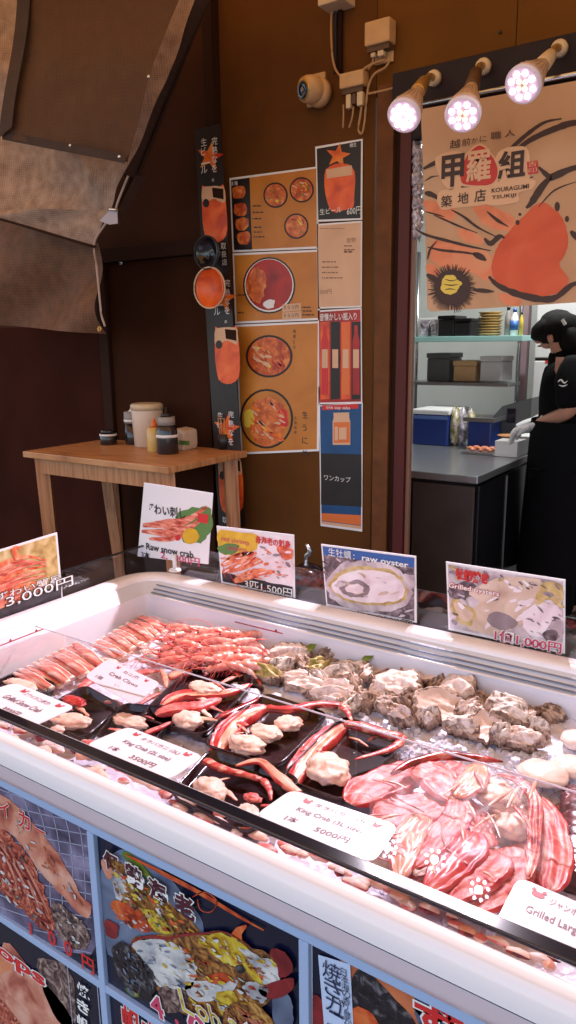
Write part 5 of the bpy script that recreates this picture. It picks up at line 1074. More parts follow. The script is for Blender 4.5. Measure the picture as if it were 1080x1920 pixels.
fillets((172, 1208), (262, 1156), (222, 1236), (312, 1186), 9, 'peeled red snow crab leg in the row nearest the freezer corner', 'peeled snow crab legs, corner row', 16)
# ------------------------------------------------------------ raw red shrimps
def make_shrimp():
    t = thing('raw_shrimp', (0, 0, 0), 'raw red shrimp with long feelers in the pile by the back wall', 'shrimp', 'raw red shrimps piled on the ice')
    body = [(-.055, .010, .006), (-.035, .004, .011), (-.01, 0, .014), (.015, -.004, .013), (.035, -.014, .010), (.048, -.028, .007)]
    mb = MB(); mb.tube(body, [.004, .0095, .0105, .0095, .0075, .004], 12, sub=6, nz=.12, nf=150, rf=lambda u: 1+.09*math.sin(u*44)); mb.build('body', 'shrimp_shell', t)
    mb = MB(); mb.tube([(-.048, .008, .013), (-.072, .012, .020)], [.003, .0006], 6, sub=3); mb.build('rostrum', 'crab_red', t)
    for s in (-1, 1): mb = MB(); mb.blob((-.052, .009+s*.006, .011), (.0028, .0022, .0028), sub=1, amp=0); mb.build('eye', 'ink', t)
    mb = MB()
    for s in (-1, 0, 1): mb.tube([(.047, -.027, .007), (.056, -.036+s*.004, .006), (.063, -.041+s*.010, .004)], [.003, .0045, .001], 6, flat=(1, .35), sub=2)
    mb.build('tail', 'crab_red', t)
    mb = MB()
    for s in (-1, 1): mb.tube([(-.056, .010, .010), (-.085, .018+s*.012, .026), (-.12, .02+s*.03, .018), (-.15, .01+s*.05, .002)], [.0009, .0008, .0006, .0004], 5, sub=4)
    for k in range(7): x = -.035+k*.011; mb.tube([(x, 0, .004), (x-.006, -.010, .001), (x-.012, -.014, -.004)], [.0012, .001, .0006], 5, sub=2)
    mb.build('feelers', 'crab_red', t); return t
S0 = make_shrimp(); rs = random.Random(11)
for i in range(30):
    u, v = rs.random(), rs.random(); x = 338+(i % 6)*26+rs.uniform(-8, 8); y = 1178+(i//6)*14+(i % 6)*3+rs.uniform(-5, 5)
    p = pz(x, y, ZI+.018+.018*math.sin(PI*min(1, max(0, (x-310)/190)))*(1 if i//6 < 3 else .4)); o = S0 if i == 0 else copy_thing(S0, (0, 0, 0), 0)
    o.location = p-Vector((0, 0, .012)); o.rotation_euler = (rs.uniform(-.5, .5), rs.uniform(-.25, .25), rs.uniform(.3, 1.5)); s = rs.uniform(.8, 1.05); o.scale = (s, s, s)
# ------------------------------------------------------------ oysters
def oyster(c, r, rot, kind, seed, lab, z=ZI+.012, tilt=(0, 0)):
    k = px2m(*c); P0 = pz(*c, z); mb = MB(); nr, na = 15, 44; rx, ry = r[0]*k*1.04, r[1]*k*1.45; rnd = random.Random(seed)
    sd = Vector((seed*1.7, seed*2.3, 0)); R = Matrix.Rotation(math.radians(rot), 3, 'Z') @ Matrix.Rotation(tilt[0], 3, 'X') @ Matrix.Rotation(tilt[1], 3, 'Y')
    H = .017+.005*rnd.random()
    mb.v.append(P0+R @ Vector((0, 0, H*(.35 if kind == 'open' else .95))))
    for i in range(1, nr+1):
        q = i/nr
        for j in range(na):
            th = 2*PI*j/na; d = Vector((math.cos(th), math.sin(th), 0))
            edge = 1+.30*noise.noise(d*1.4+sd)+.18*noise.noise(d*4.5+sd)+.12*noise.noise(d*11+sd)-.16*math.cos(th)
            qq = min(q, .9)/.9
            x = rx*qq*edge*d.x; y = ry*qq*edge*d.y
            fold = noise.noise(Vector((y/ry*2.6, x/rx*.7, seed)))*.011+noise.noise(Vector((y/ry*6, x/rx*1.5, seed)))*.0065
            if kind == 'open': zz = H*(.35+.5*qq**3)+fold*.35
            else: zz = H*(1-.65*qq**2)+fold*1.2+.0013*math.sin(20*qq+5*noise.noise(d*1.5+sd))*qq
            if q > .75: zz += .006*noise.noise(d*7+sd)*(q-.75)*4
            if q > .9: zz = min(zz, zz-(q-.9)*H*9)
            zz += .0012*noise.fractal(Vector((x*90, y*140, seed)), .8, 2, 3)
            mb.v.append(P0+R @ Vector((x, y, zz)))
    for j in range(na): mb.face((0, 1+j, 1+(j+1) % na), 1 if kind == 'open' else 0, True)
    for i in range(nr-1):
        for j in range(na):
            j2 = (j+1) % na; m_ = 2 if i+1 >= nr*.80 else 1 if (i < nr*.72 and (kind == 'open' or (kind == 'pale' and noise.noise(Vector((i*.16, 3*math.cos(2*PI*j/na), 3*math.sin(2*PI*j/na)+seed))) > .12))) else 0
            mb.face((1+i*na+j, 1+(i+1)*na+j, 1+(i+1)*na+j2, 1+i*na+j2), m_, True)
    # underside
    b = len(mb.v); mb.v += [P0+R @ Vector((0, 0, -H*.7))]
    for j in range(na): mb.face((1+(nr-1)*na+(j+1) % na, 1+(nr-1)*na+j, b), 0, True)
    sh = {'pale': 'oyster_pale', 'brown': 'oyster_brown', 'green': 'oyster_green', 'shell': 'oyster_shell', 'open': 'oyster_shell'}[kind]
    tag(mb.build('oyster', [sh, 'nacre', 'oyster_brown'], None, origin=P0), lab, 'oyster', 'raw oysters heaped on the ice')
OYX = [(568, 1246, 'brown'), (604, 1276, 'shell'), (532, 1250, 'shell'), (664, 1284, 'brown'), (690, 1268, 'shell'), (722, 1300, 'pale'), (770, 1308, 'brown'), (782, 1278, 'shell'), (826, 1286, 'brown'), (880, 1326, 'pale'), (806, 1344, 'shell'), (856, 1268, 'brown'), (934, 1352, 'brown'), (986, 1350, 'pale'), (944, 1376, 'shell'), (1012, 1366, 'shell'), (896, 1346, 'shell'), (660, 1322, 'shell'), (760, 1348, 'pale'), (1046, 1326, 'pale'), (836, 1236, 'shell'), (968, 1304, 'pale')]
OY = [((545, 1230), (44, 20), 25, 'pale', 'long pale oyster at the upper left of the heap'), ((598, 1252), (24, 15), 60, 'green', 'small yellow green oyster beside the first leaf'),
 ((632, 1230), (34, 12), 40, 'brown', 'dark crusty oyster sticking up towards the sliding rails'), ((506, 1266), (42, 13), -8, 'green', 'flat greenish oyster at the far left end of the heap, next to the shrimps'),
 ((575, 1282), (46, 17), 15, 'pale', 'ridged cream oyster at the left front of the heap'), ((652, 1258), (46, 16), 30, 'shell', 'folded tan oyster behind the ridged cream one'),
 ((630, 1302), (46, 22), 5, 'pale', 'wide cream oyster at the front, left of the dark gap'), ((684, 1312), (20, 20), 70, 'brown', 'small dark brown oyster in the front gap'),
 ((716, 1252), (32, 19), 50, 'open', 'smooth oyster below the second leaf'), ((752, 1284), (46, 27), -10, 'pale', 'broad pink cream oyster in the centre of the heap'),
 ((744, 1326), (36, 20), 20, 'brown', 'rough brown oyster low in the centre front'), ((806, 1258), (44, 20), 20, 'open', 'large smooth pale oyster at the top centre of the heap'),
 ((786, 1236), (24, 11), 10, 'brown', 'dark oyster shell touching the rail at the top centre'), ((862, 1290), (40, 22), -20, 'pale', 'creamy folded oyster right of the top centre'),
 ((834, 1330), (50, 26), 15, 'open', 'big oval open oyster at the front centre right'), ((872, 1362), (34, 16), 15, 'shell', 'striped oyster shell at the front, under the big oval one'),
 ((918, 1284), (24, 15), 60, 'green', 'round yellow green oyster near the back rail'), ((948, 1300), (38, 12), -10, 'brown', 'narrow brown edged oyster behind the crusty one'),
 ((912, 1366), (32, 22), 40, 'open', 'smooth peach coloured open oyster at the front right'), ((962, 1336), (42, 24), 20, 'shell', 'crusty layered tan oyster at the right of the heap'),
 ((978, 1388), (42, 15), 10, 'pale', 'flat cream oyster lowest at the right front'), ((1028, 1342), (38, 16), -10, 'brown', 'brown and peach oyster at the right end of the heap'), ((1000, 1322), (26, 12), 20, 'open', 'small smooth oyster between the two right end ones'), ((900, 1322), (28, 15), 30, 'brown', 'brown ragged oyster under the yellow green one')]
for i, (c, r, ro, kd, lb) in enumerate(OY): oyster(c, r, ro, kd, i+3, lb, z=ZI+.008+(.02 if i in (11, 13, 19, 9) else 0), tilt=(random.uniform(.15, .6), random.uniform(-.3, .3)))
for i, (x, y, kd) in enumerate(OYX): oyster((x, y), (random.uniform(18, 27), random.uniform(9, 14)), random.uniform(-60, 90), kd, 60+i, 'small ragged oyster shell wedged between the larger oysters of the heap', z=ZI+.012, tilt=(random.uniform(.1, .7), random.uniform(-.5, .5)))
for x, y, a, lb in ((582, 1214, .6, 'green leaf between the first two oysters'), (690, 1232, .3, 'small dark green leaf tucked behind the centre oysters'), (694, 1228, .9, 'green leaf on the second oyster from the centre back')):
    p = pz(x+ (0 if a < .8 else 12), y, ZI+.035); mb = MB(); u = Vector((math.cos(a), math.sin(a), .5)).normalized(); s = u.cross(Vector((0, -.6, .8))).normalized(); pts = []
    for k in range(9): v = k/8; pts.append((v, .010*math.sin(PI*v)))
    mb.raw([p+u*.032*(v-.5)+s*w_ for v, w_ in pts]+[p+u*.032*(v-.5)-s*w_ for v, w_ in reversed(pts[1:-1])], [tuple(range(16))]); mb.prism([p+u*.032*(v-.5)+s*w_-Vector((0, .0006, 0)) for v, w_ in pts]+[p+u*.032*(v-.5)-s*w_-Vector((0, .0006, 0)) for v, w_ in reversed(pts[1:-1])], (0, .001, 0))
    tag(mb.build('leaf', 'leaf', None, origin=p), lb, 'leaf')
# ------------------------------------------------------------ big split king crab legs
Q = lambda pts: [(640+x/2.4545, 1360+y/2.4545) for x, y in pts]
def slab(pts, w, lab, up, side, z, seed, flat=.42):
    w = w if hasattr(w, '__len__') else [w]*len(pts)
    if flat < .5: return splitleg(Q(pts), [v/2.4545 for v in w], lab, up, 'rim_cream', 'crab_red' if side == 'crab_flesh' else side, z, seed, 'split king crab legs in the big front pile', h=.19, k=1.66)
    limb(Q(pts), [v/2.4545 for v in (w if hasattr(w, '__len__') else [w]*len(pts))], lab, up=up, side=side, z=z, cut=.9, nz=.30, flat=flat, seed=seed, grp='split king crab legs in the big front pile')
slab([(40, 360), (130, 300), (260, 250), (350, 230)], [90, 130, 130, 80], 'pink crab slab at the left tip of the big pile, behind the king crab card', 'crab_pinkflesh', 'crab_red', .795, 41)
slab([(150, 420), (260, 410), (400, 380), (500, 340)], [110, 140, 130, 90], 'broad peach crab slab in the left middle of the big pile', 'crab_pinkflesh', 'crab_flesh', .805, 42)
slab([(330, 200), (420, 230), (480, 290), (530, 350)], [80, 120, 110, 60], 'red split crab claw at the upper centre of the big pile', 'crab_pinkflesh', 'crab_red', .815, 43)
slab([(230, 225), (340, 165), (480, 140), (620, 150), (745, 168)], [20, 34, 40, 36, 10], 'dark red curved crab leg arching over the top of the big pile', 'crab_dark', 'crab_dark', .82, 44, flat=.8)
slab([(640, 180), (600, 260), (530, 330)], [50, 80, 50], 'pale pink crab piece below the dark arch', 'crab_flesh', 'crab_pinkflesh', .82, 45)
slab([(545, 330), (530, 430), (450, 530), (330, 650)], [60, 90, 90, 60], 'long pink crab leg slanting down through the centre of the big pile', 'crab_pinkflesh', 'crab_red', .815, 46)
slab([(390, 420), (320, 500), (290, 600), (270, 700)], [70, 90, 80, 50], 'cream crab flesh strip next to the card in the big pile', 'crab_flesh', 'crab_pinkflesh', .815, 47)
slab([(470, 560), (420, 620), (340, 690)], [40, 60, 40], 'olive brown edged thin crab piece beside the bright red one', 'oyster_pale', 'crab_dark', .812, 48)
slab([(600, 490), (590, 560), (510, 650), (400, 750)], [70, 110, 110, 70], 'bright red crab leg half, the most vivid of the big pile', 'crab_red', 'crab_red', .822, 49)
slab([(740, 590), (690, 650), (600, 720), (500, 800)], [80, 110, 110, 60], 'orange red crab leg half right of the vivid red one', 'crab_pinkflesh', 'crab_flesh', .818, 50)
slab([(850, 620), (780, 700), (700, 780), (610, 850)], [80, 110, 110, 60], 'orange pink crab leg half at the foot of the big pile', 'crab_pinkflesh', 'crab_flesh', .81, 51)
slab([(720, 225), (820, 260), (890, 340), (890, 480), (880, 600), (860, 700)], [20, 30, 40, 40, 40, 26], 'long dark red crab leg curving down the right side of the big pile', 'leg_mottle', 'crab_dark', .824, 52)
slab([(910, 330), (960, 430), (990, 560), (980, 680), (950, 760)], [40, 80, 90, 90, 60], 'orange crab leg on the outer right edge of the big pile', 'crab_pinkflesh', 'crab_red', .808, 53)
slab([(640, 420), (650, 500), (700, 560)], [60, 80, 50], 'pink ragged piece in the middle of the big pile', 'crab_pinkflesh', 'crab_dark', .815, 54)
for i, (pts, w, lb) in enumerate((([(60, 330), (120, 280), (230, 225), (330, 190)], 80, 'pink crab shell edge along the top left of the big pile'), ([(200, 480), (300, 460), (420, 450)], 90, 'pale pink crab slab under the broad peach one in the big pile'), ([(470, 420), (560, 400), (640, 380)], 110, 'rosy crab flesh piece at the very centre of the big pile'), ([(560, 640), (640, 610), (700, 560)], 90, 'rosy crab flesh between the vivid red and orange halves'), ([(760, 560), (830, 640), (840, 740)], 120, 'pink crab slab inside the curve of the dark red leg'), ([(880, 720), (800, 790), (720, 860)], 100, 'pink crab slab touching the large price card'), ([(420, 560), (360, 640), (330, 720)], 90, 'peach crab slab under the olive edged piece'), ([(560, 180), (500, 240), (440, 250)], 90, 'rosy crab piece tucked under the dark arch'))): slab(pts, w, lb, 'crab_pinkflesh', 'crab_red', .792, 80+i)
rq = random.Random(21)
for i in range(26):
    x, y = rq.uniform(120, 900), rq.uniform(240, 700); a = rq.uniform(.6, 2.6) if x > 400 else rq.uniform(-.4, .5); l = rq.uniform(30, 70); wq = rq.uniform(10, 20)/2.4545
    c1, c2 = x+l*math.cos(a), y+l*math.sin(a); pq = Q([(x-l*math.cos(a), y-l*math.sin(a)), (x+rq.uniform(-8, 8), y-6), (c1, c2)])
    limb(pq, [wq*.5, wq, wq*.3], 'thin splinter of crab shell and flesh lying over the big pile', up=rq.choice(['rim_cream', 'crab_pinkflesh', 'crab_flesh', 'leg_mottle']), side=rq.choice(['crab_dark', 'crab_red', 'rim_cream']), seed=120+i, grp='crab splinters over the big pile', z=.826, nz=.6)
k = Q([(730, 330), (790, 460), (700, 270)])
meat(k[0], (40, 20), 'pale glassy crab flesh in the hollow of the big pile', seed=61, z=.805, extra=((k[1], (30, 20)), (k[2], (34, 10))), m='white_meat')
mott('glaze', [S(190, 130, 120), S(220, 176, 168), S(232, 206, 200)], 20, .12, bump=.3, coat=.6)
meat(Q([(800, 400)])[0], (50, 24), 'grey frosted crab body piece under the glass in the big pile', seed=62, z=.795, m='glaze')
for i, (c, r, lb) in enumerate((((1020, 1450), (46, 22), 'large round peach scallop at the right edge, fully in view'), ((1082, 1440), (46, 18), 'peach scallop cut by the right edge'), ((1084, 1388), (30, 16), 'pink scallop cut by the right edge, above the other two'))):
    k = px2m(*c); P0 = pz(*c, ZI+.012); mb = MB(); mb.blob(P0, (r[0]*k, r[1]*k*1.9, .014), seed=i+70, amp=.1, f=1.4, sub=4); tag(mb.build('scallop', 'nacre', None, origin=P0), lb, 'scallop', 'scallops at the right edge')
t = thing('lobster_tail', pz(1085, 1600), 'dark purple brown lobster tail at the right edge behind the large price card', 'lobster')
mb = MB(); mb.tube([pz(1082, 1486), pz(1090, 1540), pz(1092, 1600), pz(1086, 1660)], [.022, .034, .036, .028], 16, sub=10, flat=(1, .7), nz=.1, rf=lambda u: 1+.07*math.sin(u*70)); mb.build('shell', mott('lobster_dark', [S(40, 14, 24), S(84, 34, 44), S(128, 70, 76)], 24, .25, coat=.5, bump=.4), t)
mb = MB()
for s in range(5): a = pz(1062, 1510+s*30); mb.tube([a, a+Vector((-.012, -.004, -.006)), a+Vector((-.02, .004, -.014))], [.004, .003, .001], 6, sub=2)
mb.build('legs', 'crab_dark', t)
rt = random.Random(33)
for i in range(34):
    cx_, cy_ = rt.choice(((380, 1318), (350, 1340), (470, 1370), (560, 1340), (620, 1420), (690, 1395), (430, 1480), (500, 1505), (130, 1345), (250, 1360), (410, 1290), (60, 1300)))
    x, y = cx_+rt.uniform(-34, 34), cy_+rt.uniform(-16, 16); a = rt.uniform(-.6, .9); l = rt.uniform(10, 30); wq = rt.uniform(5, 12)
    limb([(x-l*math.cos(a), y-l*math.sin(a)*.6), (x, y-3), (x+l*math.cos(a), y+l*math.sin(a)*.6)], [wq*.5, wq, wq*.4], 'ragged scrap of crab shell and meat lying loose on the black trays', up=rt.choice(['white_meat', 'crab_flesh', 'crab_pinkflesh', 'leg_mottle']), side=rt.choice(['crab_dark', 'crab_flesh', 'oyster_brown', 'leg_mottle']), seed=160+i, grp='loose crab scraps on the trays', z=ZI+.008, nz=.7)
rz_ = random.Random(9)
for i in range(52):
    u = i/51; x = 6+u*1060+rz_.uniform(-14, 14); y = 1362+u*452+rz_.uniform(-14, 16); g_ = rz_.uniform(9, 24)
    limb([(x-g_, y-g_*.3), (x, y), (x+g_, y+g_*.55)], [rz_.uniform(6, 14), rz_.uniform(12, 24), rz_.uniform(5, 12)], 'small pink crab scrap on the ice seen through the clear strip before the rail', up=rz_.choice(['crab_pinkflesh', 'crab_flesh', 'white_meat', 'white_meat', 'oyster_pale']), side=rz_.choice(['crab_pinkflesh', 'crab_flesh', 'white_meat', 'crab_dark']), seed=90+i, grp='crab scraps along the front of the ice', z=.785)
m = bpy.data.materials.new('clear_film'); m.use_nodes = True; nt = m.node_tree; N = nt.nodes; L = nt.links; N.clear()
o_ = N.new('ShaderNodeOutputMaterial'); mx = N.new('ShaderNodeMixShader'); t_ = N.new('ShaderNodeBsdfTransparent'); g_ = N.new('ShaderNodeBsdfPrincipled'); g_.inputs['Base Color'].default_value = (.8, .66, .70, 1); g_.inputs['Roughness'].default_value = .3
lw = N.new('ShaderNodeLayerWeight'); lw.inputs['Blend'].default_value = .3; k_ = N.new('ShaderNodeMath'); k_.operation = 'MULTIPLY_ADD'; k_.inputs[1].default_value = .25; k_.inputs[2].default_value = .045; L.new(lw.outputs['Facing'], k_.inputs[0]); L.new(k_.outputs[0], mx.inputs[0]); L.new(t_.outputs[0], mx.inputs[1]); L.new(g_.outputs[0], mx.inputs[2]); L.new(mx.outputs[0], o_.inputs[0]); M['clear_film'] = m
mb = MB(); cs = [(690, 1430), (1010, 1440), (1050, 1690), (700, 1640)]; n_ = 44
for j in range(n_+1):
    for i in range(n_+1):
        u, v = i/n_, j/n_; x = (cs[0][0]*(1-u)+cs[1][0]*u)*(1-v)+(cs[3][0]*(1-u)+cs[2][0]*u)*v; y = (cs[0][1]*(1-u)+cs[1][1]*u)*(1-v)+(cs[3][1]*(1-u)+cs[2][1]*u)*v
        e = min(u, 1-u, v, 1-v)*9; p = pz(x, y, .84); mb.v.append(Vector((p.x, p.y, .838+.016*min(1, e)+.007*noise.noise(Vector((p.x*26, p.y*16, 0)))-.02*(1-min(1, e)))))
for j in range(n_):
    for i in range(n_): b = j*(n_+1)+i; mb.face((b, b+n_+1, b+n_+2, b+1), 0, True)
tag(mb.build('plastic_film', 'clear_film', None, origin=pz(860, 1540, .84)), 'crinkled clear plastic film over the big pile of split crab legs', 'film')
# ------------------------------------------------------------ price cards on the glass
def card(cor, z, lab, rows, icons, tilt=0, n=5):
    P4 = [at(x, y, 'z', z) for x, y in cor]; c = sum(P4, Vector((0, 0, 0)))/4
    if tilt:
        for i in (0, 1): P4[i] = at(*cor[i], 'z', z+tilt)
    U = (P4[1]-P4[0]); Vv = (P4[0]-P4[3]); nn = U.cross(Vv).normalized()
    t = thing('price_card', c, lab, 'price card', 'price cards among the seafood'); pts = []
    for i in range(4):
        p = P4[i]; a = P4[i-1]; b = P4[(i+1) % 4]; rr_ = .016; p1 = p+(a-p).normalized()*rr_; p2 = p+(b-p).normalized()*rr_
        for q in range(n+1): u = q/n; pts.append(p1*(1-u)**2+p*2*u*(1-u)+p2*u*u)
    mb = MB(); mb.prism(pts, -nn*.0012); mb.build('card', 'laminate', t)
    mb = MB(); O = P4[3]
    for body, u, v, w, h, mi, of in rows:
        mb.text(body, O+U*u+Vv*v+nn*.0006, U, Vv, U.length*w if w else None, Vv.length*h, mi, of)
    for u, v, s in icons:
        cc = O+U*u+Vv*v+nn*.0006; s *= Vv.length; ux = U.normalized(); uy = Vv.normalized()
        mb.raw([cc+ux*s*math.cos(k*PI/5)+uy*s*.6*math.sin(k*PI/5) for k in range(10)], [tuple(range(10))], 1)
        for sg in (-1, 1): mb.raw([cc+ux*sg*s*.4+uy*s*.5, cc+ux*sg*s*1.15+uy*s*.55, cc+ux*sg*s*.9+uy*s*1.25, cc+ux*sg*s*.5+uy*s*1.0], [(0, 1, 2, 3)], 1)
    mb.build('lettering', ['card_ink', 'card_red'], t); return t
mat('card_ink', (.20, .09, .13), .5); mat('card_red', (.50, .05, .07), .5)
ZG = .884
card([(547, 1480), (748, 1548), (700, 1618), (478, 1528)], ZG, 'white King Crab 3L size card, 5000 yen, leaning on the front rail in the centre', [('タラバガニ (3L)', .30, .72, .50, .14, 0, .005), ('King Crab (3L size)', .22, .44, .60, .15, 0, .012), ('1本', .22, .14, .11, .15, 0, .01), ('5000円', .50, .12, .30, .15, 0, .01)], [(.22, .80, .075), (.86, .80, .075)])
card([(240, 1362), (383, 1418), (318, 1462), (160, 1396)], ZG, 'white King Crab 2L size card, 3500 yen, on the glass at the lower left', [('タラバガニ (2L)', .30, .72, .50, .14, 0, .005), ('King Crab (2L size)', .22, .44, .60, .15, 0, .012), ('1本', .22, .14, .11, .15, 0, .01), ('3500円', .50, .12, .30, .15, 0, .01)], [(.20, .84, .075), (.86, .84, .075)])
card([(30, 1280), (142, 1326), (62, 1362), (-70, 1308)], ZG, 'white Grilled Snow Crab card at the left edge by the rail', [('ズワイガニ(焼き)', .34, .72, .42, .14, 0, .005), ('Grilled Snow Crab', .26, .44, .60, .15, 0, .012), ('1本', .26, .14, .11, .15, 0, .01), ('3000円', .52, .12, .26, .15, 0, .01)], [(.28, .84, .075), (.86, .84, .075)])
card([(202, 1235), (302, 1281), (252, 1322), (158, 1268)], .828, 'white Snow Crab Claw card standing tilted among the crab pieces at the back left', [('カニ爪', .40, .74, .28, .13, 0, .005), ('Crab Claws', .26, .46, .52, .14, 0, .012), ('1個', .14, .14, .12, .14, 0, .01), ('1000円', .50, .12, .30, .14, 0, .01)], [(.28, .84, .07), (.80, .84, .07)], tilt=.012)
card([(972, 1644), (1210, 1745), (1170, 1860), (924, 1738)], ZG, 'white Grilled Large Shrimp card cut off by the right edge', [('ジャンボエビ焼き', .30, .74, .45, .13, 0, .005), ('Grilled Large Shrimp', .16, .42, .70, .17, 0, .012), ('1匹', .29, .08, .12, .15, 0, .01), ('3000円', .52, .08, .28, .15, 0, .01)], [(.20, .83, .085), (.86, .83, .085)])
# ------------------------------------------------------------ clear guard and photo signs on the back edge
pane('acrylic', (.93, .92, .95), 1.3, base=.04)
G = thing('clear_guard', (-.6, 1.485, .88), 'clear acrylic guard standing around the back and left rim of the freezer', 'guard')
zt = at(255, 1020, 'y', 1.487).z
zb = at(700, 1068, 'y', 1.487).z
mb = MB(); mb.box((-1.505, 1.483, .70), (.4, 1.487, .955)); mb.build('back_pane', 'acrylic', G)
mb = MB(); mb.box((-1.505, .68, .70), (-1.501, 1.482, zt)); mb.build('side_pane', 'acrylic', G)
mb = MB(); mb.box((-1.507, .68, zt+.0005), (-1.499, 1.482, zt+.004)); mb.build('edge_strip', 'black_plastic', G)
YS_ = 1.478; gs = 'photo menu signs standing along the freezer rim'
SM = ['paper_white', 'pic_yellow', 'shrimp_pic', 'crab_pic', 'oyster_pic', 'oyster_dark', 'oyster_cream', 'ink_yellow', 'ink_green', 'ink_red', 'ink_blue', 'dark_pic', 'pic_pale', 'lemon', 'grey_pic']
SI = {n: i for i, n in enumerate(SM)}
mott('pic_yellow', [S(150, 120, 70), S(200, 170, 110), S(220, 200, 160)], 30, .3); mott('shrimp_pic', [S(170, 50, 30), S(214, 92, 58), S(236, 140, 100), S(246, 190, 160)], 40, .3)
mott('crab_pic', [S(150, 50, 40), S(206, 96, 76), S(232, 140, 116), S(240, 190, 165)], 30, .3, stretch=(1, 1, 4)); mott('oyster_pic', [S(150, 130, 135), S(200, 184, 190), S(232, 216, 220)], 22, .3)
mott('oyster_dark', [S(50, 40, 48), S(110, 92, 100), S(170, 150, 155)], 60, .35); mott('oyster_cream', [S(190, 158, 140), S(214, 186, 168), S(228, 204, 188)], 14, .3)
mott('dark_pic', [S(30, 24, 30), S(60, 50, 56)], 30, .35); mott('pic_pale', [S(214, 190, 196), S(236, 220, 226), S(244, 236, 240)], 18, .3); mott('lemon', [S(200, 150, 30), S(232, 190, 50)], 16, .3); mott('grey_pic', [S(120, 104, 110), S(160, 144, 150)], 20, .3)
def rect(sh, mb, cor, lay, m): sh.poly(mb, cor, lay, SI[m])
# raw snow crab sign on a small clear holder
t, sh = poster('menu_sign', [(270, 905), (399, 925), (390, 1058), (258, 1043)], YS_, 'white Raw snow crab sign, 3 for 2,000 yen, raised on a clear clip', gs, cat='sign')
mb = MB(); sh.blobp(mb, [(330, 966), (372, 950), (396, 958), (394, 1000), (370, 1020), (340, 1010)], 1, SI['ink_green'], 6)
for q, w in (([(268, 985), (310, 982), (350, 976), (388, 950)], 17), ([(266, 996), (310, 998), (350, 992), (384, 968)], 15), ([(280, 1010), (320, 1010), (356, 1000)], 10)): sh.stroke(mb, q, w, 2, SI['crab_pic'])
sh.blobp(mb, [(346, 994), (366, 992), (374, 1008), (362, 1020), (346, 1014)], 3, SI['lemon'], 2); rect(sh, mb, [(372, 962), (392, 965), (390, 982), (370, 978)], 3, 'ink_red'); sh.blobp(mb, [(330, 1005), (337, 1004), (338, 1012), (331, 1013)], 4, SI['ink_red'], 1); mb.build('picture', SM, t)
mb = MB(); sh.text(mb, 'ずわい刺し', 276, 962, w=.145, h=.030, off=.02); sh.text(mb, 'Raw snow crab', 275, 1030, w=.178, h=.020, off=.022); sh.text(mb, '3本', 266, 1046, w=.034, h=.022, off=.02); mb.text; sh.text(mb, '2,  000円', 302, 1048, w=.145, h=.024, off=.012, mi=1); mb.build('lettering', ['ink', 'ink_pink'], t)
h = MB(); p = at(328, 1066, 'y', 1.47); h.tube([(p.x, 1.47, .884), (p.x, 1.47, .93)], .006, 10, sub=1); h.lathe((p.x, 1.47, .884), (0, 0, 1), [(0, .018), (.004, .016), (.006, .006)], 16); h.build('clear_holder', 'white_plastic', t)
# red shrimp sashimi
t, sh = poster('menu_sign', [(406, 986), (551, 1003), (553, 1121), (415, 1093)], YS_, 'red shrimp sashimi photo sign with a 3 for 1,500 yen price', gs, cat='sign')
mb = MB(); rect(sh, mb, [(410, 991), (547, 1007), (549, 1117), (418, 1090)], 1, 'pic_pale'); sh.blobp(mb, [(410, 996), (450, 998), (485, 1004), (482, 1030), (440, 1040), (414, 1036)], 2, SI['lemon'], 2); sh.blobp(mb, [(412, 1024), (440, 1018), (450, 1030), (430, 1040), (414, 1036)], 3, SI['ink_green'], 4)
rect(sh, mb, [(416, 1072), (549, 1100), (549, 1117), (418, 1090)], 2, 'dark_pic')
sh.blobp(mb, [(484, 1020), (530, 1020), (547, 1040), (548, 1090), (500, 1090), (490, 1060)], 3, SI['pic_pale'], 5); sh.blobp(mb, [(520, 1024), (548, 1028), (548, 1048), (530, 1046)], 4, SI['shrimp_pic'], 3)
for q, w in (([(416, 1060), (440, 1048), (470, 1040), (482, 1036)], 16), ([(418, 1072), (450, 1062), (480, 1052), (494, 1054)], 17), ([(440, 1090), (462, 1080), (490, 1072), (516, 1072)], 18), ([(424, 1048), (450, 1040), (478, 1036)], 9)): sh.stroke(mb, q, w, 5, SI['shrimp_pic'])
for q in ([(430, 1072), (440, 1090), (450, 1100)], [(450, 1085), (480, 1098), (510, 1104)], [(420, 1062), (424, 1084)]): sh.stroke(mb, q, 1.5, 6, SI['ink_red'])
fleck(sh, mb, [(414, 1046), (490, 1030), (520, 1080), (440, 1098)], 90, 5.5, [SI[q] for q in ('shrimp_pic', 'crab_pic', 'ink_red', 'pic_pale')], 6, 9, -.2); fleck(sh, mb, [(484, 1024), (546, 1034), (546, 1094), (500, 1086)], 80, 4, [SI[q] for q in ('pic_pale', 'crab_pic', 'grey_pic')], 7, 10, .3)
mb.build('picture', SM, t)
mb = MB(); sh.text(mb, 'red shrimp', 416, 1016, w=.092, h=.017, lay=6, mi=0, off=.0); sh.text(mb, 'sashimi', 428, 1030, w=.062, h=.015, lay=6, mi=0); sh.text(mb, '赤海老の刺身', 480, 1018, w=.108, h=.021, lay=6, mi=1, off=.03); sh.text(mb, '3匹1,500円', 460, 1102, w=.150, h=.024, lay=7, mi=2, off=.012, outline=3, oo=.04); mb.build('lettering', ['ink_pink', 'ink_red', 'ink_white', 'ink'], t)
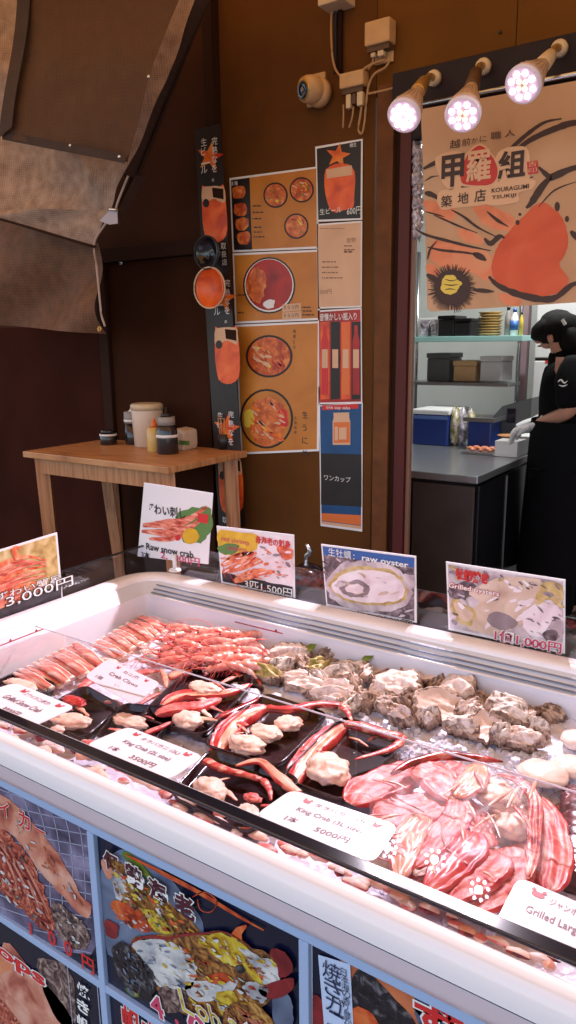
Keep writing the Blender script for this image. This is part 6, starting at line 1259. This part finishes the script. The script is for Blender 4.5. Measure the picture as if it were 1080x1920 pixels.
# raw oyster
t, sh = poster('menu_sign', [(602, 1020), (780, 1043), (781, 1168), (612, 1136)], YS_, 'raw oyster photo sign with a blue band along its top', gs, cat='sign')
mb = MB(); rect(sh, mb, [(605, 1024), (777, 1046), (777, 1164), (614, 1132)], 1, 'oyster_dark'); rect(sh, mb, [(605, 1024), (777, 1046), (777, 1064), (607, 1040)], 2, 'ink_blue')
sh.blobp(mb, [(612, 1090), (640, 1058), (680, 1052), (740, 1062), (772, 1100), (768, 1128), (740, 1144), (690, 1146), (640, 1134), (616, 1112)], 3, SI['oyster_pic'], 5); sh.blobp(mb, [(618, 1092), (644, 1068), (690, 1062), (740, 1072), (766, 1106), (750, 1130), (700, 1134), (650, 1126), (622, 1106)], 4, SI['pic_yellow'], 4)
sh.blobp(mb, [(624, 1094), (650, 1074), (690, 1068), (740, 1078), (760, 1106), (746, 1126), (700, 1130), (652, 1122), (626, 1106)], 5, SI['pic_pale'], 3); sh.blobp(mb, [(640, 1098), (670, 1088), (694, 1098), (690, 1116), (664, 1120), (642, 1110)], 6, SI['grey_pic'], 4); sh.blobp(mb, [(650, 1100), (672, 1094), (684, 1102), (676, 1112), (654, 1110)], 7, SI['pic_pale'], 3); sh.blobp(mb, [(755, 1080), (776, 1078), (776, 1104), (762, 1100)], 6, SI['oyster_pic'], 4); fleck(sh, mb, [(608, 1044), (776, 1066), (776, 1160), (616, 1130)], 170, 2.2, [SI[q] for q in ('oyster_pic', 'dark_pic', 'grey_pic', 'oyster_dark')], 7, 5, .2); fleck(sh, mb, [(626, 1094), (690, 1068), (760, 1104), (700, 1130)], 90, 5.6, [SI[q] for q in ('pic_pale', 'oyster_pic', 'pic_pale', 'oyster_cream')], 9, 6, .15); mb.build('picture', SM, t)
mb = MB(); sh.text(mb, '生牡蠣', 617, 1041, w=.062, h=.020, lay=8); sh.text(mb, ':', 664, 1048, h=.012, lay=8); sh.text(mb, 'raw oyster', 680, 1053, w=.118, h=.016, lay=8, off=.022); sh.text(mb, '1ヶ 1000円', 672, 1160, w=.140, h=.024, lay=8, mi=1, outline=0, oo=.035); mb.build('lettering', ['ink_white', 'ink'], t)
# grilled oysters
t, sh = poster('menu_sign', [(836, 1053), (1060, 1087), (1059, 1226), (841, 1181)], YS_, 'grilled oysters photo sign with red writing and a 1,000 yen price, the rightmost sign', gs, cat='sign')
mb = MB(); rect(sh, mb, [(840, 1058), (1056, 1091), (1055, 1221), (844, 1177)], 1, 'oyster_pic'); sh.blobp(mb, [(842, 1100), (880, 1090), (900, 1110), (870, 1124), (846, 1120)], 2, SI['oyster_dark'], 4); sh.blobp(mb, [(880, 1110), (930, 1084), (980, 1082), (1020, 1090), (1014, 1130), (980, 1170), (930, 1188), (880, 1178), (868, 1150), (900, 1130)], 3, SI['oyster_cream'], 3)
sh.blobp(mb, [(846, 1124), (856, 1122), (892, 1146), (884, 1170), (862, 1168), (848, 1146)], 4, SI['pic_yellow'], 4); sh.blobp(mb, [(852, 1128), (886, 1148), (880, 1164), (862, 1158)], 5, SI['oyster_cream'], 2); sh.blobp(mb, [(916, 1152), (940, 1146), (972, 1168), (950, 1180), (920, 1172)], 5, SI['grey_pic'], 3); sh.blobp(mb, [(1020, 1092), (1054, 1098), (1054, 1130), (1030, 1140), (1006, 1130)], 4, SI['pic_yellow'], 5); sh.blobp(mb, [(980, 1150), (1020, 1130), (1050, 1138), (1054, 1180), (1020, 1196), (985, 1180)], 5, SI['pic_pale'], 6); sh.blobp(mb, [(1030, 1170), (1054, 1160), (1054, 1200), (1026, 1196)], 6, SI['oyster_pic'], 5); sh.blobp(mb, [(1018, 1186), (1040, 1180), (1050, 1194), (1030, 1204)], 7, SI['oyster_dark'], 3); fleck(sh, mb, [(844, 1062), (1054, 1094), (1052, 1218), (980, 1200), (1010, 1110), (900, 1090), (850, 1174)], 230, 6, [SI[q] for q in ('oyster_pic', 'oyster_dark', 'pic_pale', 'grey_pic', 'pic_yellow')], 8, 7, .5); fleck(sh, mb, [(900, 1110), (1000, 1095), (980, 1160), (920, 1176)], 70, 4.2, [SI[q] for q in ('oyster_cream', 'pic_pale', 'oyster_cream')], 12, 8, -.3); mb.build('picture', SM, t)
mb = MB(); sh.text(mb, '牡蠣焼き', 855, 1085, w=.072, h=.024, lay=8, mi=0, off=.03, outline=0, oo=.05); sh.text(mb, 'Grilled oysters', 842, 1103, w=.112, h=.014, lay=8, mi=1, off=.02, outline=0, oo=.06); sh.text(mb, '1個1,000円', 928, 1200, w=.138, h=.026, lay=9, mi=2, off=.02, outline=1, oo=.06); mb.build('lettering', ['ink_red', 'ink_white', 'ink_pink'], t)
# crab leg sign on the left rim
XS = -1.49
t, sh = poster('menu_sign', [(-70, 1052), (107, 998), (118, 1125), (-70, 1190)], XS, 'photo sign of a heap of orange crab legs, 3,000 yen, at the left edge', gs, ax='x', tow=1, cat='sign')
mb = MB(); rect(sh, mb, [(-66, 1055), (104, 1003), (114, 1122), (-66, 1184)], 1, 'pic_yellow')
for i in range(13): y = 1050+i*9; sh.stroke(mb, [(-66, y+30), (-20, y+18), (40, y-6), (86, y-16 if i > 1 else y)], 8.5, 2+i % 3, SI['crab_pic'] if i % 3 else SI['shrimp_pic'])
sh.stroke(mb, [(30, 1048), (26, 1030), (38, 1026)], 10, 5, SI['shrimp_pic']); sh.poly(mb, [(-66, 1160), (10, 1138), (114, 1094), (114, 1122), (-66, 1184)], 5, SI['dark_pic']); mb.build('picture', SM, t)
mb = MB(); sh.text(mb, '3,000円', 10, 1140, w=.20, h=.028, lay=9, mi=0, outline=1, oo=.05); sh.text(mb, 'ずわい蟹足', -10, 1128, w=.19, h=.018, lay=8, mi=0, outline=1, oo=.04)
sh.text(mb, '焼', 94, 1098, h=.018, lay=8, mi=0); mb.build('lettering', ['ink_white', 'ink'], t)
# ------------------------------------------------------------ posters on the freezer front
PB = ['navy_pic', 'grill_pic', 'squid_pic', 'prawn_pic', 'lob_white', 'lob_yellow', 'lob_brown', 'lob_orange', 'mussel_pic', 'ink_white', 'leaf', 'wire', 'char_pic', 'lob_grey', 'lob_red', 'ink_blue', 'hand_pic', 'pale_tag']
PI_ = {n: i for i, n in enumerate(PB)}
mott('navy_pic', [S(8, 12, 34), S(16, 22, 50)], 5, .25); mott('grill_pic', [S(40, 36, 56), S(96, 88, 116), S(150, 140, 170)], 14, .3); mott('squid_pic', [S(120, 52, 44), S(176, 96, 76), S(206, 140, 116), S(216, 170, 150)], 18, .3)
mott('prawn_pic', [S(70, 20, 18), S(140, 52, 40), S(188, 96, 72), S(214, 160, 130)], 60, .3, dist=2); mott('lob_white', [S(130, 130, 140), S(190, 190, 190), S(224, 222, 216)], 30, .25); mott('lob_yellow', [S(120, 70, 20), S(176, 140, 30), S(206, 186, 60), S(214, 200, 130)], 40, .25)
mott('lob_brown', [S(40, 22, 14), S(100, 62, 34), S(160, 106, 50), S(190, 150, 80)], 45, .25, dist=2); mott('lob_orange', [S(120, 30, 16), S(190, 74, 36), S(214, 120, 60)], 30, .25); mott('mussel_pic', [S(14, 12, 18), S(40, 36, 44), S(120, 116, 120)], 80, .25, pos=[.3, .55, .75]); mat('wire', (.35, .36, .48), .3)
mott('char_pic', [S(20, 14, 18), S(70, 50, 50), S(130, 104, 96), S(180, 160, 150)], 50, .3, dist=2); mott('lob_grey', [S(70, 80, 104), S(120, 134, 160)], 12, .3); mott('lob_red', [S(90, 16, 24), S(150, 40, 44)], 20, .3); mott('hand_pic', [S(130, 60, 34), S(196, 110, 70), S(216, 140, 100)], 10, .3); mat('pale_tag', (.50, .60, .80), .35)
def fposter(ci, ri, lab):
    x0, x1 = cols[ci]; z0, z1 = rows[ri]; sh = Sheet('y', FR-.0012); t = thing('food_poster', ((x0+x1)/2, FR, z0), lab, 'poster', 'food posters framed on the freezer front')
    mb = MB(); mb.box((x0+.0006, FR-.0011, z0+.0006), (x1-.0006, FR-.0003, z1-.0006)); mb.build('sheet', 'navy_pic', t)
    def clip(mb2):
        for v in mb2.v: v.x = min(max(v.x, x0+.001), x1-.001); v.z = min(max(v.z, z0+.001), z1-.001)
    return t, sh, clip
B = lambda s, mb, pts, lay, m, amp=4: s.blobp(mb, pts, lay, PI_[m], amp)
# left poster: grilled squid and prawns
t, sh, clip = fposter(0, 0, 'framed poster of grilled squid and prawns on a wire grill, leftmost')
mb = MB(); B(sh, mb, [(-200, 1400), (140, 1540), (168, 1600), (172, 1790), (-200, 1640)], 1, 'grill_pic', 0)
for i in range(15): y = 1440+i*22; sh.stroke(mb, [(-80, y-40), (40, y+10), (172, y+38)], 1.6, 2, PI_['wire'], taper=False)
for i in range(7): x = 20+i*22; sh.stroke(mb, [(x-40, 1440), (x, 1560), (x+10, 1700)], 1.4, 2, PI_['wire'], taper=False)
B(sh, mb, [(-40, 1480), (20, 1500), (60, 1540), (110, 1600), (150, 1670), (172, 1700), (160, 1720), (110, 1670), (60, 1610), (20, 1560), (-40, 1530)], 3, 'squid_pic')
B(sh, mb, [(-60, 1520), (0, 1545), (50, 1600), (80, 1660), (100, 1720), (96, 1750), (40, 1700), (-20, 1650), (-60, 1640)], 4, 'prawn_pic', 8)
for i in range(8): sh.stroke(mb, [(-30+i*10, 1560+i*6), (10+i*10, 1610+i*10), (30+i*10, 1680+i*7)], 4, 5, PI_['squid_pic' if i % 2 else 'lob_red'])
B(sh, mb, [(100, 1690), (150, 1720), (172, 1760), (150, 1780), (110, 1750)], 4, 'char_pic', 6)
fleck(sh, mb, [(-40, 1535), (50, 1600), (96, 1740), (20, 1690), (-40, 1640)], 260, 6, [PI_[q] for q in ('squid_pic', 'char_pic', 'lob_red', 'lob_white', 'prawn_pic')], 7, 3, .95); fleck(sh, mb, [(0, 1500), (60, 1550), (160, 1700), (100, 1650), (20, 1550)], 90, 6, [PI_['squid_pic'], PI_['hand_pic'], PI_['lob_white']], 6, 4, .9); fleck(sh, mb, [(100, 1690), (160, 1720), (165, 1780), (110, 1750)], 70, 6, [PI_['char_pic'], PI_['lob_white'], PI_['mussel_pic']], 4, 5); clip(mb); mb.build('picture', PB, t)
mb = MB()
for ch, x, y, w in (('イ', 3, 1524, .028), ('カ', 40, 1546, .030), ('ー', 70, 1553, .024)): sh.text(mb, ch, x, y, w=w, lay=8, mi=0, outline=1, oo=.03, off=.02)
for ch, x, y in (('1', 60, 1754), (',', 72, 1765), ('0', 95, 1766), ('0', 125, 1785), ('円', 158, 1812)): sh.text(mb, ch, x, y, h=.030 if ch != ',' else .01, lay=8, mi=0, off=.02)
mb.build('lettering', ['ink_red', 'ink_white'], t)
# lower left: scallops
t, sh, clip = fposter(0, 1, 'framed poster with the word Scallops in red below the squid poster')
mb = MB(); B(sh, mb, [(0, 1780), (60, 1820), (150, 1940), (140, 2100), (0, 2050)], 1, 'squid_pic', 5); B(sh, mb, [(70, 1800), (130, 1820), (140, 1930), (100, 1900)], 1, 'char_pic', 5); B(sh, mb, [(-60, 1840), (10, 1880), (50, 1960), (-40, 1960)], 2, 'prawn_pic', 6); B(sh, mb, [(-80, 1740), (0, 1780), (30, 1810), (-40, 1830)], 2, 'hand_pic', 4); clip(mb); mb.build('picture', PB, t)
mb = MB(); q = at(76, 1795, 'y', FR); sh.text(mb, 'Scallops', -104, 1722, w=(at(76, 1700, 'y', FR).x-at(-104, 1700, 'y', FR).x), h=.040, lay=5, mi=0, off=.03, outline=1, oo=.04)
for i, ch in enumerate('焼き帆立'): sh.text(mb, ch, 148, 1860+i*30, h=.026, w=.030, lay=6, mi=1, off=.03)
xa, xb = at(130, 1830, 'y', FR).x, at(186, 1850, 'y', FR).x; zz = at(150, 1805, 'y', FR).z
for a, b in (((xa, .22), (xa+.002, zz)), ((xb-.002, .22), (xb, zz)), ((xa, zz), (xb, zz+.002))): mb.raw([(a[0], FR-.0030, a[1]), (b[0], FR-.0030, a[1]), (b[0], FR-.0030, b[1]), (a[0], FR-.0030, b[1])], [(0, 1, 2, 3)], 2)
clip(mb); mb.build('lettering', ['ink_red', 'ink_white', 'wire'], t)
# centre: spiny lobster
t, sh, clip = fposter(1, 0, 'framed poster of a halved grilled spiny lobster, in the centre of the freezer front')
O = lambda pts: [(180+x/2.571, 1540+y/2.571) for x, y in pts]
mb = MB(); B(sh, mb, O([(20, 240), (200, 130), (420, 350), (520, 520), (420, 700), (60, 640)]), 1, 'lob_grey', 2)
B(sh, mb, O([(30, 200), (80, 170), (250, 300), (400, 430), (500, 525), (380, 540), (200, 500), (120, 350), (60, 260)]), 2, 'lob_brown', 6); B(sh, mb, O([(60, 240), (130, 250), (150, 330), (110, 380), (80, 300)]), 3, 'lob_white', 4); B(sh, mb, O([(130, 160), (180, 160), (300, 300), (260, 290)]), 3, 'leaf', 3); B(sh, mb, O([(80, 380), (180, 400), (260, 480), (250, 530), (120, 470)]), 4, 'lob_orange', 5); B(sh, mb, O([(220, 420), (300, 440), (380, 530), (300, 530)]), 4, 'lob_yellow', 4); B(sh, mb, O([(50, 470), (110, 500), (100, 560), (55, 540)]), 5, 'lob_red', 3); B(sh, mb, O([(30, 190), (60, 180), (90, 250), (60, 270)]), 5, 'squid_pic', 2)
sh.stroke(mb, O([(150, 155), (300, 230), (500, 335), (700, 455), (815, 518)]), 8, 6, PI_['lob_orange']); sh.stroke(mb, O([(470, 360), (530, 335), (590, 380), (560, 430), (510, 420), (495, 370)]), 2, 6, PI_['lob_orange'], taper=False)
B(sh, mb, O([(180, 570), (280, 540), (380, 540), (520, 525), (650, 530), (760, 600), (860, 640), (900, 720), (890, 790), (840, 860), (760, 900), (500, 940), (380, 880), (300, 800), (220, 680)]), 7, 'lob_brown', 5)
B(sh, mb, O([(195, 575), (330, 560), (440, 620), (490, 700), (470, 790), (380, 810), (300, 780), (250, 680), (190, 600)]), 8, 'lob_white', 6); B(sh, mb, O([(440, 780), (600, 750), (690, 760), (640, 830), (500, 860)]), 8, 'lob_white', 5)
B(sh, mb, O([(500, 560), (600, 530), (700, 570), (780, 640), (880, 680), (890, 780), (800, 790), (720, 700), (640, 680), (560, 620)]), 8, 'lob_yellow', 6); B(sh, mb, O([(700, 600), (760, 620), (880, 690), (890, 770), (820, 770), (760, 680)]), 9, 'lob_white', 5); B(sh, mb, O([(590, 820), (680, 810), (690, 900), (620, 920)]), 9, 'lob_yellow', 5); B(sh, mb, O([(540, 740), (600, 720), (660, 740), (640, 765), (560, 770)]), 9, 'lob_orange', 4); B(sh, mb, O([(685, 685), (715, 680), (730, 710), (700, 720)]), 10, 'mussel_pic', 2)
sh.stroke(mb, O([(180, 590), (200, 560), (280, 545), (350, 555), (420, 540), (520, 530), (640, 525), (750, 590)]), 5, 10, PI_['lob_red'])
B(sh, mb, O([(90, 600), (140, 575), (220, 640), (290, 730), (295, 800), (260, 860), (180, 820), (110, 700)]), 10, 'mussel_pic', 4); B(sh, mb, O([(665, 540), (690, 500), (740, 490), (715, 530), (710, 560)]), 10, 'lob_orange', 1); B(sh, mb, O([(850, 620), (880, 600), (940, 640), (960, 710), (900, 740), (880, 680)]), 10, 'lob_red', 3); B(sh, mb, O([(800, 790), (950, 740), (955, 800), (880, 840), (820, 830)]), 11, 'lob_red', 3); B(sh, mb, O([(780, 760), (840, 800), (820, 860), (740, 820), (720, 780)]), 11, 'lob_white', 5); B(sh, mb, O([(860, 850), (930, 820), (960, 900), (950, 990), (880, 990)]), 9, 'lob_grey', 3); B(sh, mb, O([(320, 790), (430, 800), (450, 900), (340, 900)]), 9, 'char_pic', 5)
B(sh, mb, O([(640, 880), (760, 860), (860, 940), (850, 1000), (640, 1000)]), 10, 'lob_brown', 5); sh.stroke(mb, O([(690, 880), (740, 930), (820, 1000)]), 6, 12, PI_['squid_pic']); sh.stroke(mb, O([(740, 1000), (700, 930)]), 5, 12, PI_['squid_pic']); B(sh, mb, O([(150, 790), (215, 815), (205, 835), (165, 815)]), 11, 'leaf', 3)
for pg, nn, ms, sz, an in (([(195, 575), (330, 560), (440, 620), (490, 700), (470, 790), (300, 780), (250, 680)], 90, ('lob_white', 'lob_white', 'lob_grey', 'lob_yellow'), 8, .3), ([(500, 560), (600, 530), (780, 640), (880, 680), (890, 780), (720, 700), (560, 620)], 150, ('lob_yellow', 'lob_white', 'lob_brown', 'lob_orange'), 6, .6),
    ([(380, 560), (500, 640), (640, 720), (860, 800), (700, 900), (480, 880)], 240, ('lob_brown', 'lob_white', 'lob_orange', 'lob_yellow', 'char_pic'), 6, .4), ([(60, 190), (250, 300), (490, 525), (300, 520), (120, 350)], 260, ('lob_brown', 'lob_white', 'lob_yellow', 'char_pic', 'leaf', 'lob_orange'), 6, .7), ([(90, 600), (220, 640), (295, 800), (180, 820)], 120, ('mussel_pic', 'lob_grey', 'char_pic', 'mussel_pic'), 5, 1.0), ([(80, 380), (260, 480), (250, 530), (120, 470)], 70, ('lob_orange', 'lob_red', 'lob_white'), 5, .6), ([(640, 880), (860, 940), (850, 1000), (640, 1000)], 70, ('squid_pic', 'lob_brown', 'lob_orange'), 7, .7)):
    fleck(sh, mb, O(pg), nn, 12, [PI_[q] for q in ms], sz, nn, an)
clip(mb); mb.build('picture', PB, t)
mb = MB()
for ch, x, y, r_ in (('伊', 204, 1622, .034), ('勢', 246, 1648, .036), ('海', 288, 1675, .036), ('老', 336, 1704, .038)): sh.text(mb, ch, x, y, w=r_, h=r_*.95, lay=16, mi=2, off=.035, outline=1, oo=.045, slant=-.1)
sh.text(mb, '4', 293, 1893, w=.026, h=.038, lay=16, mi=0, off=.02, outline=1, oo=.04, slant=-.2); sh.text(mb, ',', 335, 1916, h=.014, lay=16, mi=0, off=.03); sh.text(mb, '0', 360, 1930, w=.034, h=.042, lay=16, mi=0, off=.02, outline=1, oo=.04); sh.text(mb, '00円', 405, 1968, w=.10, h=.042, lay=16, mi=0, off=.02)
for ch, x, y, h_ in (('L', 350, 1886, .036), ('o', 378, 1899, .022), ('b', 405, 1914, .032), ('s', 440, 1926, .022), ('t', 468, 1942, .03), ('e', 498, 1954, .022), ('r', 522, 1968, .022)): sh.text(mb, ch, x, y, h=h_, lay=17, mi=3, off=.0, outline=1, oo=.03, slant=-.25)
clip(mb); mb.build('lettering', ['ink_pink', 'ink_white', 'ink_maroon', 'lob_yellow'], t)
t, sh, clip = fposter(1, 1, 'dark framed poster with red writing under the lobster poster')
mb = MB(); sh.text(mb, '帆立バター焼き', 232, 1926, w=.30, h=.05, lay=4, mi=0, off=.03, outline=1, oo=.04); clip(mb); mb.build('lettering', ['ink_red', 'ink_white'], t)
# right: grilled crab
t, sh, clip = fposter(2, 0, 'framed poster of a hand, grilled crab and pale vertical tag beside the lobster poster')
mb = MB(); B(sh, mb, [(640, 1790), (700, 1830), (800, 1880), (900, 1960), (900, 2100), (760, 2060), (700, 1960), (660, 1880)], 1, 'hand_pic', 5); B(sh, mb, [(680, 1815), (720, 1850), (780, 1920), (780, 2000), (700, 1990), (664, 1900), (660, 1840)], 2, 'mussel_pic', 3); B(sh, mb, [(786, 1860), (900, 1900), (960, 2000), (850, 2000), (790, 1930)], 2, 'lob_grey', 3); B(sh, mb, [(660, 1890), (700, 1900), (720, 1960), (670, 1960)], 3, 'lob_orange', 4); B(sh, mb, [(584, 1870), (606, 1880), (610, 1960), (584, 1950)], 2, 'lob_red', 3)
sh.poly(mb, [(598, 1788), (658, 1806), (666, 1960), (610, 1930)], 4, PI_['pale_tag']); clip(mb); mb.build('picture', PB, t)
mb = MB()
for i, ch in enumerate('焼きガニ'): sh.text(mb, ch, 607+i*3, 1826+i*31, w=.026, h=.026, lay=7, mi=0, off=0)
for i, ch in enumerate('日本海の香り豊かに'): sh.text(mb, ch, 641+i*.9, 1824+i*13, h=.0105, lay=7, mi=0)
for ch, x, y in (('ず', 778, 1922), ('わ', 838, 1946), ('い', 890, 1975)): sh.text(mb, ch, x, y, w=.045, h=.045, lay=8, mi=1, off=.04, outline=2, oo=.05)
clip(mb); mb.build('lettering', ['ink_navy', 'ink_red', 'ink_white'], t)
t, sh, clip = fposter(2, 1, 'framed poster of an orange crab shell at the lower right of the freezer front')
mb = MB(); B(sh, mb, [(640, 2120), (740, 2090), (860, 2150), (900, 2260), (760, 2300), (650, 2220)], 1, 'lob_orange', 6); fleck(sh, mb, [(650, 2120), (860, 2150), (880, 2260), (680, 2230)], 150, 3, [PI_['lob_red'], PI_['lob_yellow'], PI_['lob_white']], 9, 8); clip(mb); mb.build('picture', PB, t)
t, sh, clip = fposter(3, 0, 'plain dark framed poster at the right end of the freezer front')
# ------------------------------------------------------------ camera, sky, sun, output
cam = bpy.data.cameras.new('camera'); co = bpy.data.objects.new('camera', cam); COL.objects.link(co); SC.camera = co
cam.sensor_fit = 'VERTICAL'; cam.sensor_height = 36; cam.sensor_width = 20.25; cam.lens = FOC/1920*36; cam.clip_start = .02; cam.clip_end = 300
co.matrix_world = Matrix(((CR.x, CU.x, -_d.x, CAM.x), (CR.y, CU.y, -_d.y, CAM.y), (CR.z, CU.z, -_d.z, CAM.z), (0, 0, 0, 1)))
wd = bpy.data.worlds.new('World'); SC.world = wd; wd.use_nodes = True; nt = wd.node_tree
sky = nt.nodes.new('ShaderNodeTexSky'); sky.sky_type = 'NISHITA'; sky.sun_disc = False; EL, AZ = math.radians(58), math.radians(200)
sky.sun_elevation = EL; sky.sun_rotation = AZ
bg = nt.nodes['Background']; nt.links.new(sky.outputs['Color'], bg.inputs['Color']); bg.inputs['Strength'].default_value = .15
sl = bpy.data.lights.new('sun', 'SUN'); sl.energy = 3.6; sl.angle = math.radians(.5); sl.color = (1, .95, .88)
so = bpy.data.objects.new('sun', sl); COL.objects.link(so)
dirn = Vector((math.sin(AZ)*math.cos(EL), math.cos(AZ)*math.cos(EL), math.sin(EL))); so.rotation_euler = dirn.to_track_quat('Z', 'Y').to_euler()
SC.render.engine = 'CYCLES'; SC.view_settings.view_transform = 'Standard'; SC.view_settings.look = 'None'; SC.view_settings.gamma = 1; SC.view_settings.exposure = EXPO
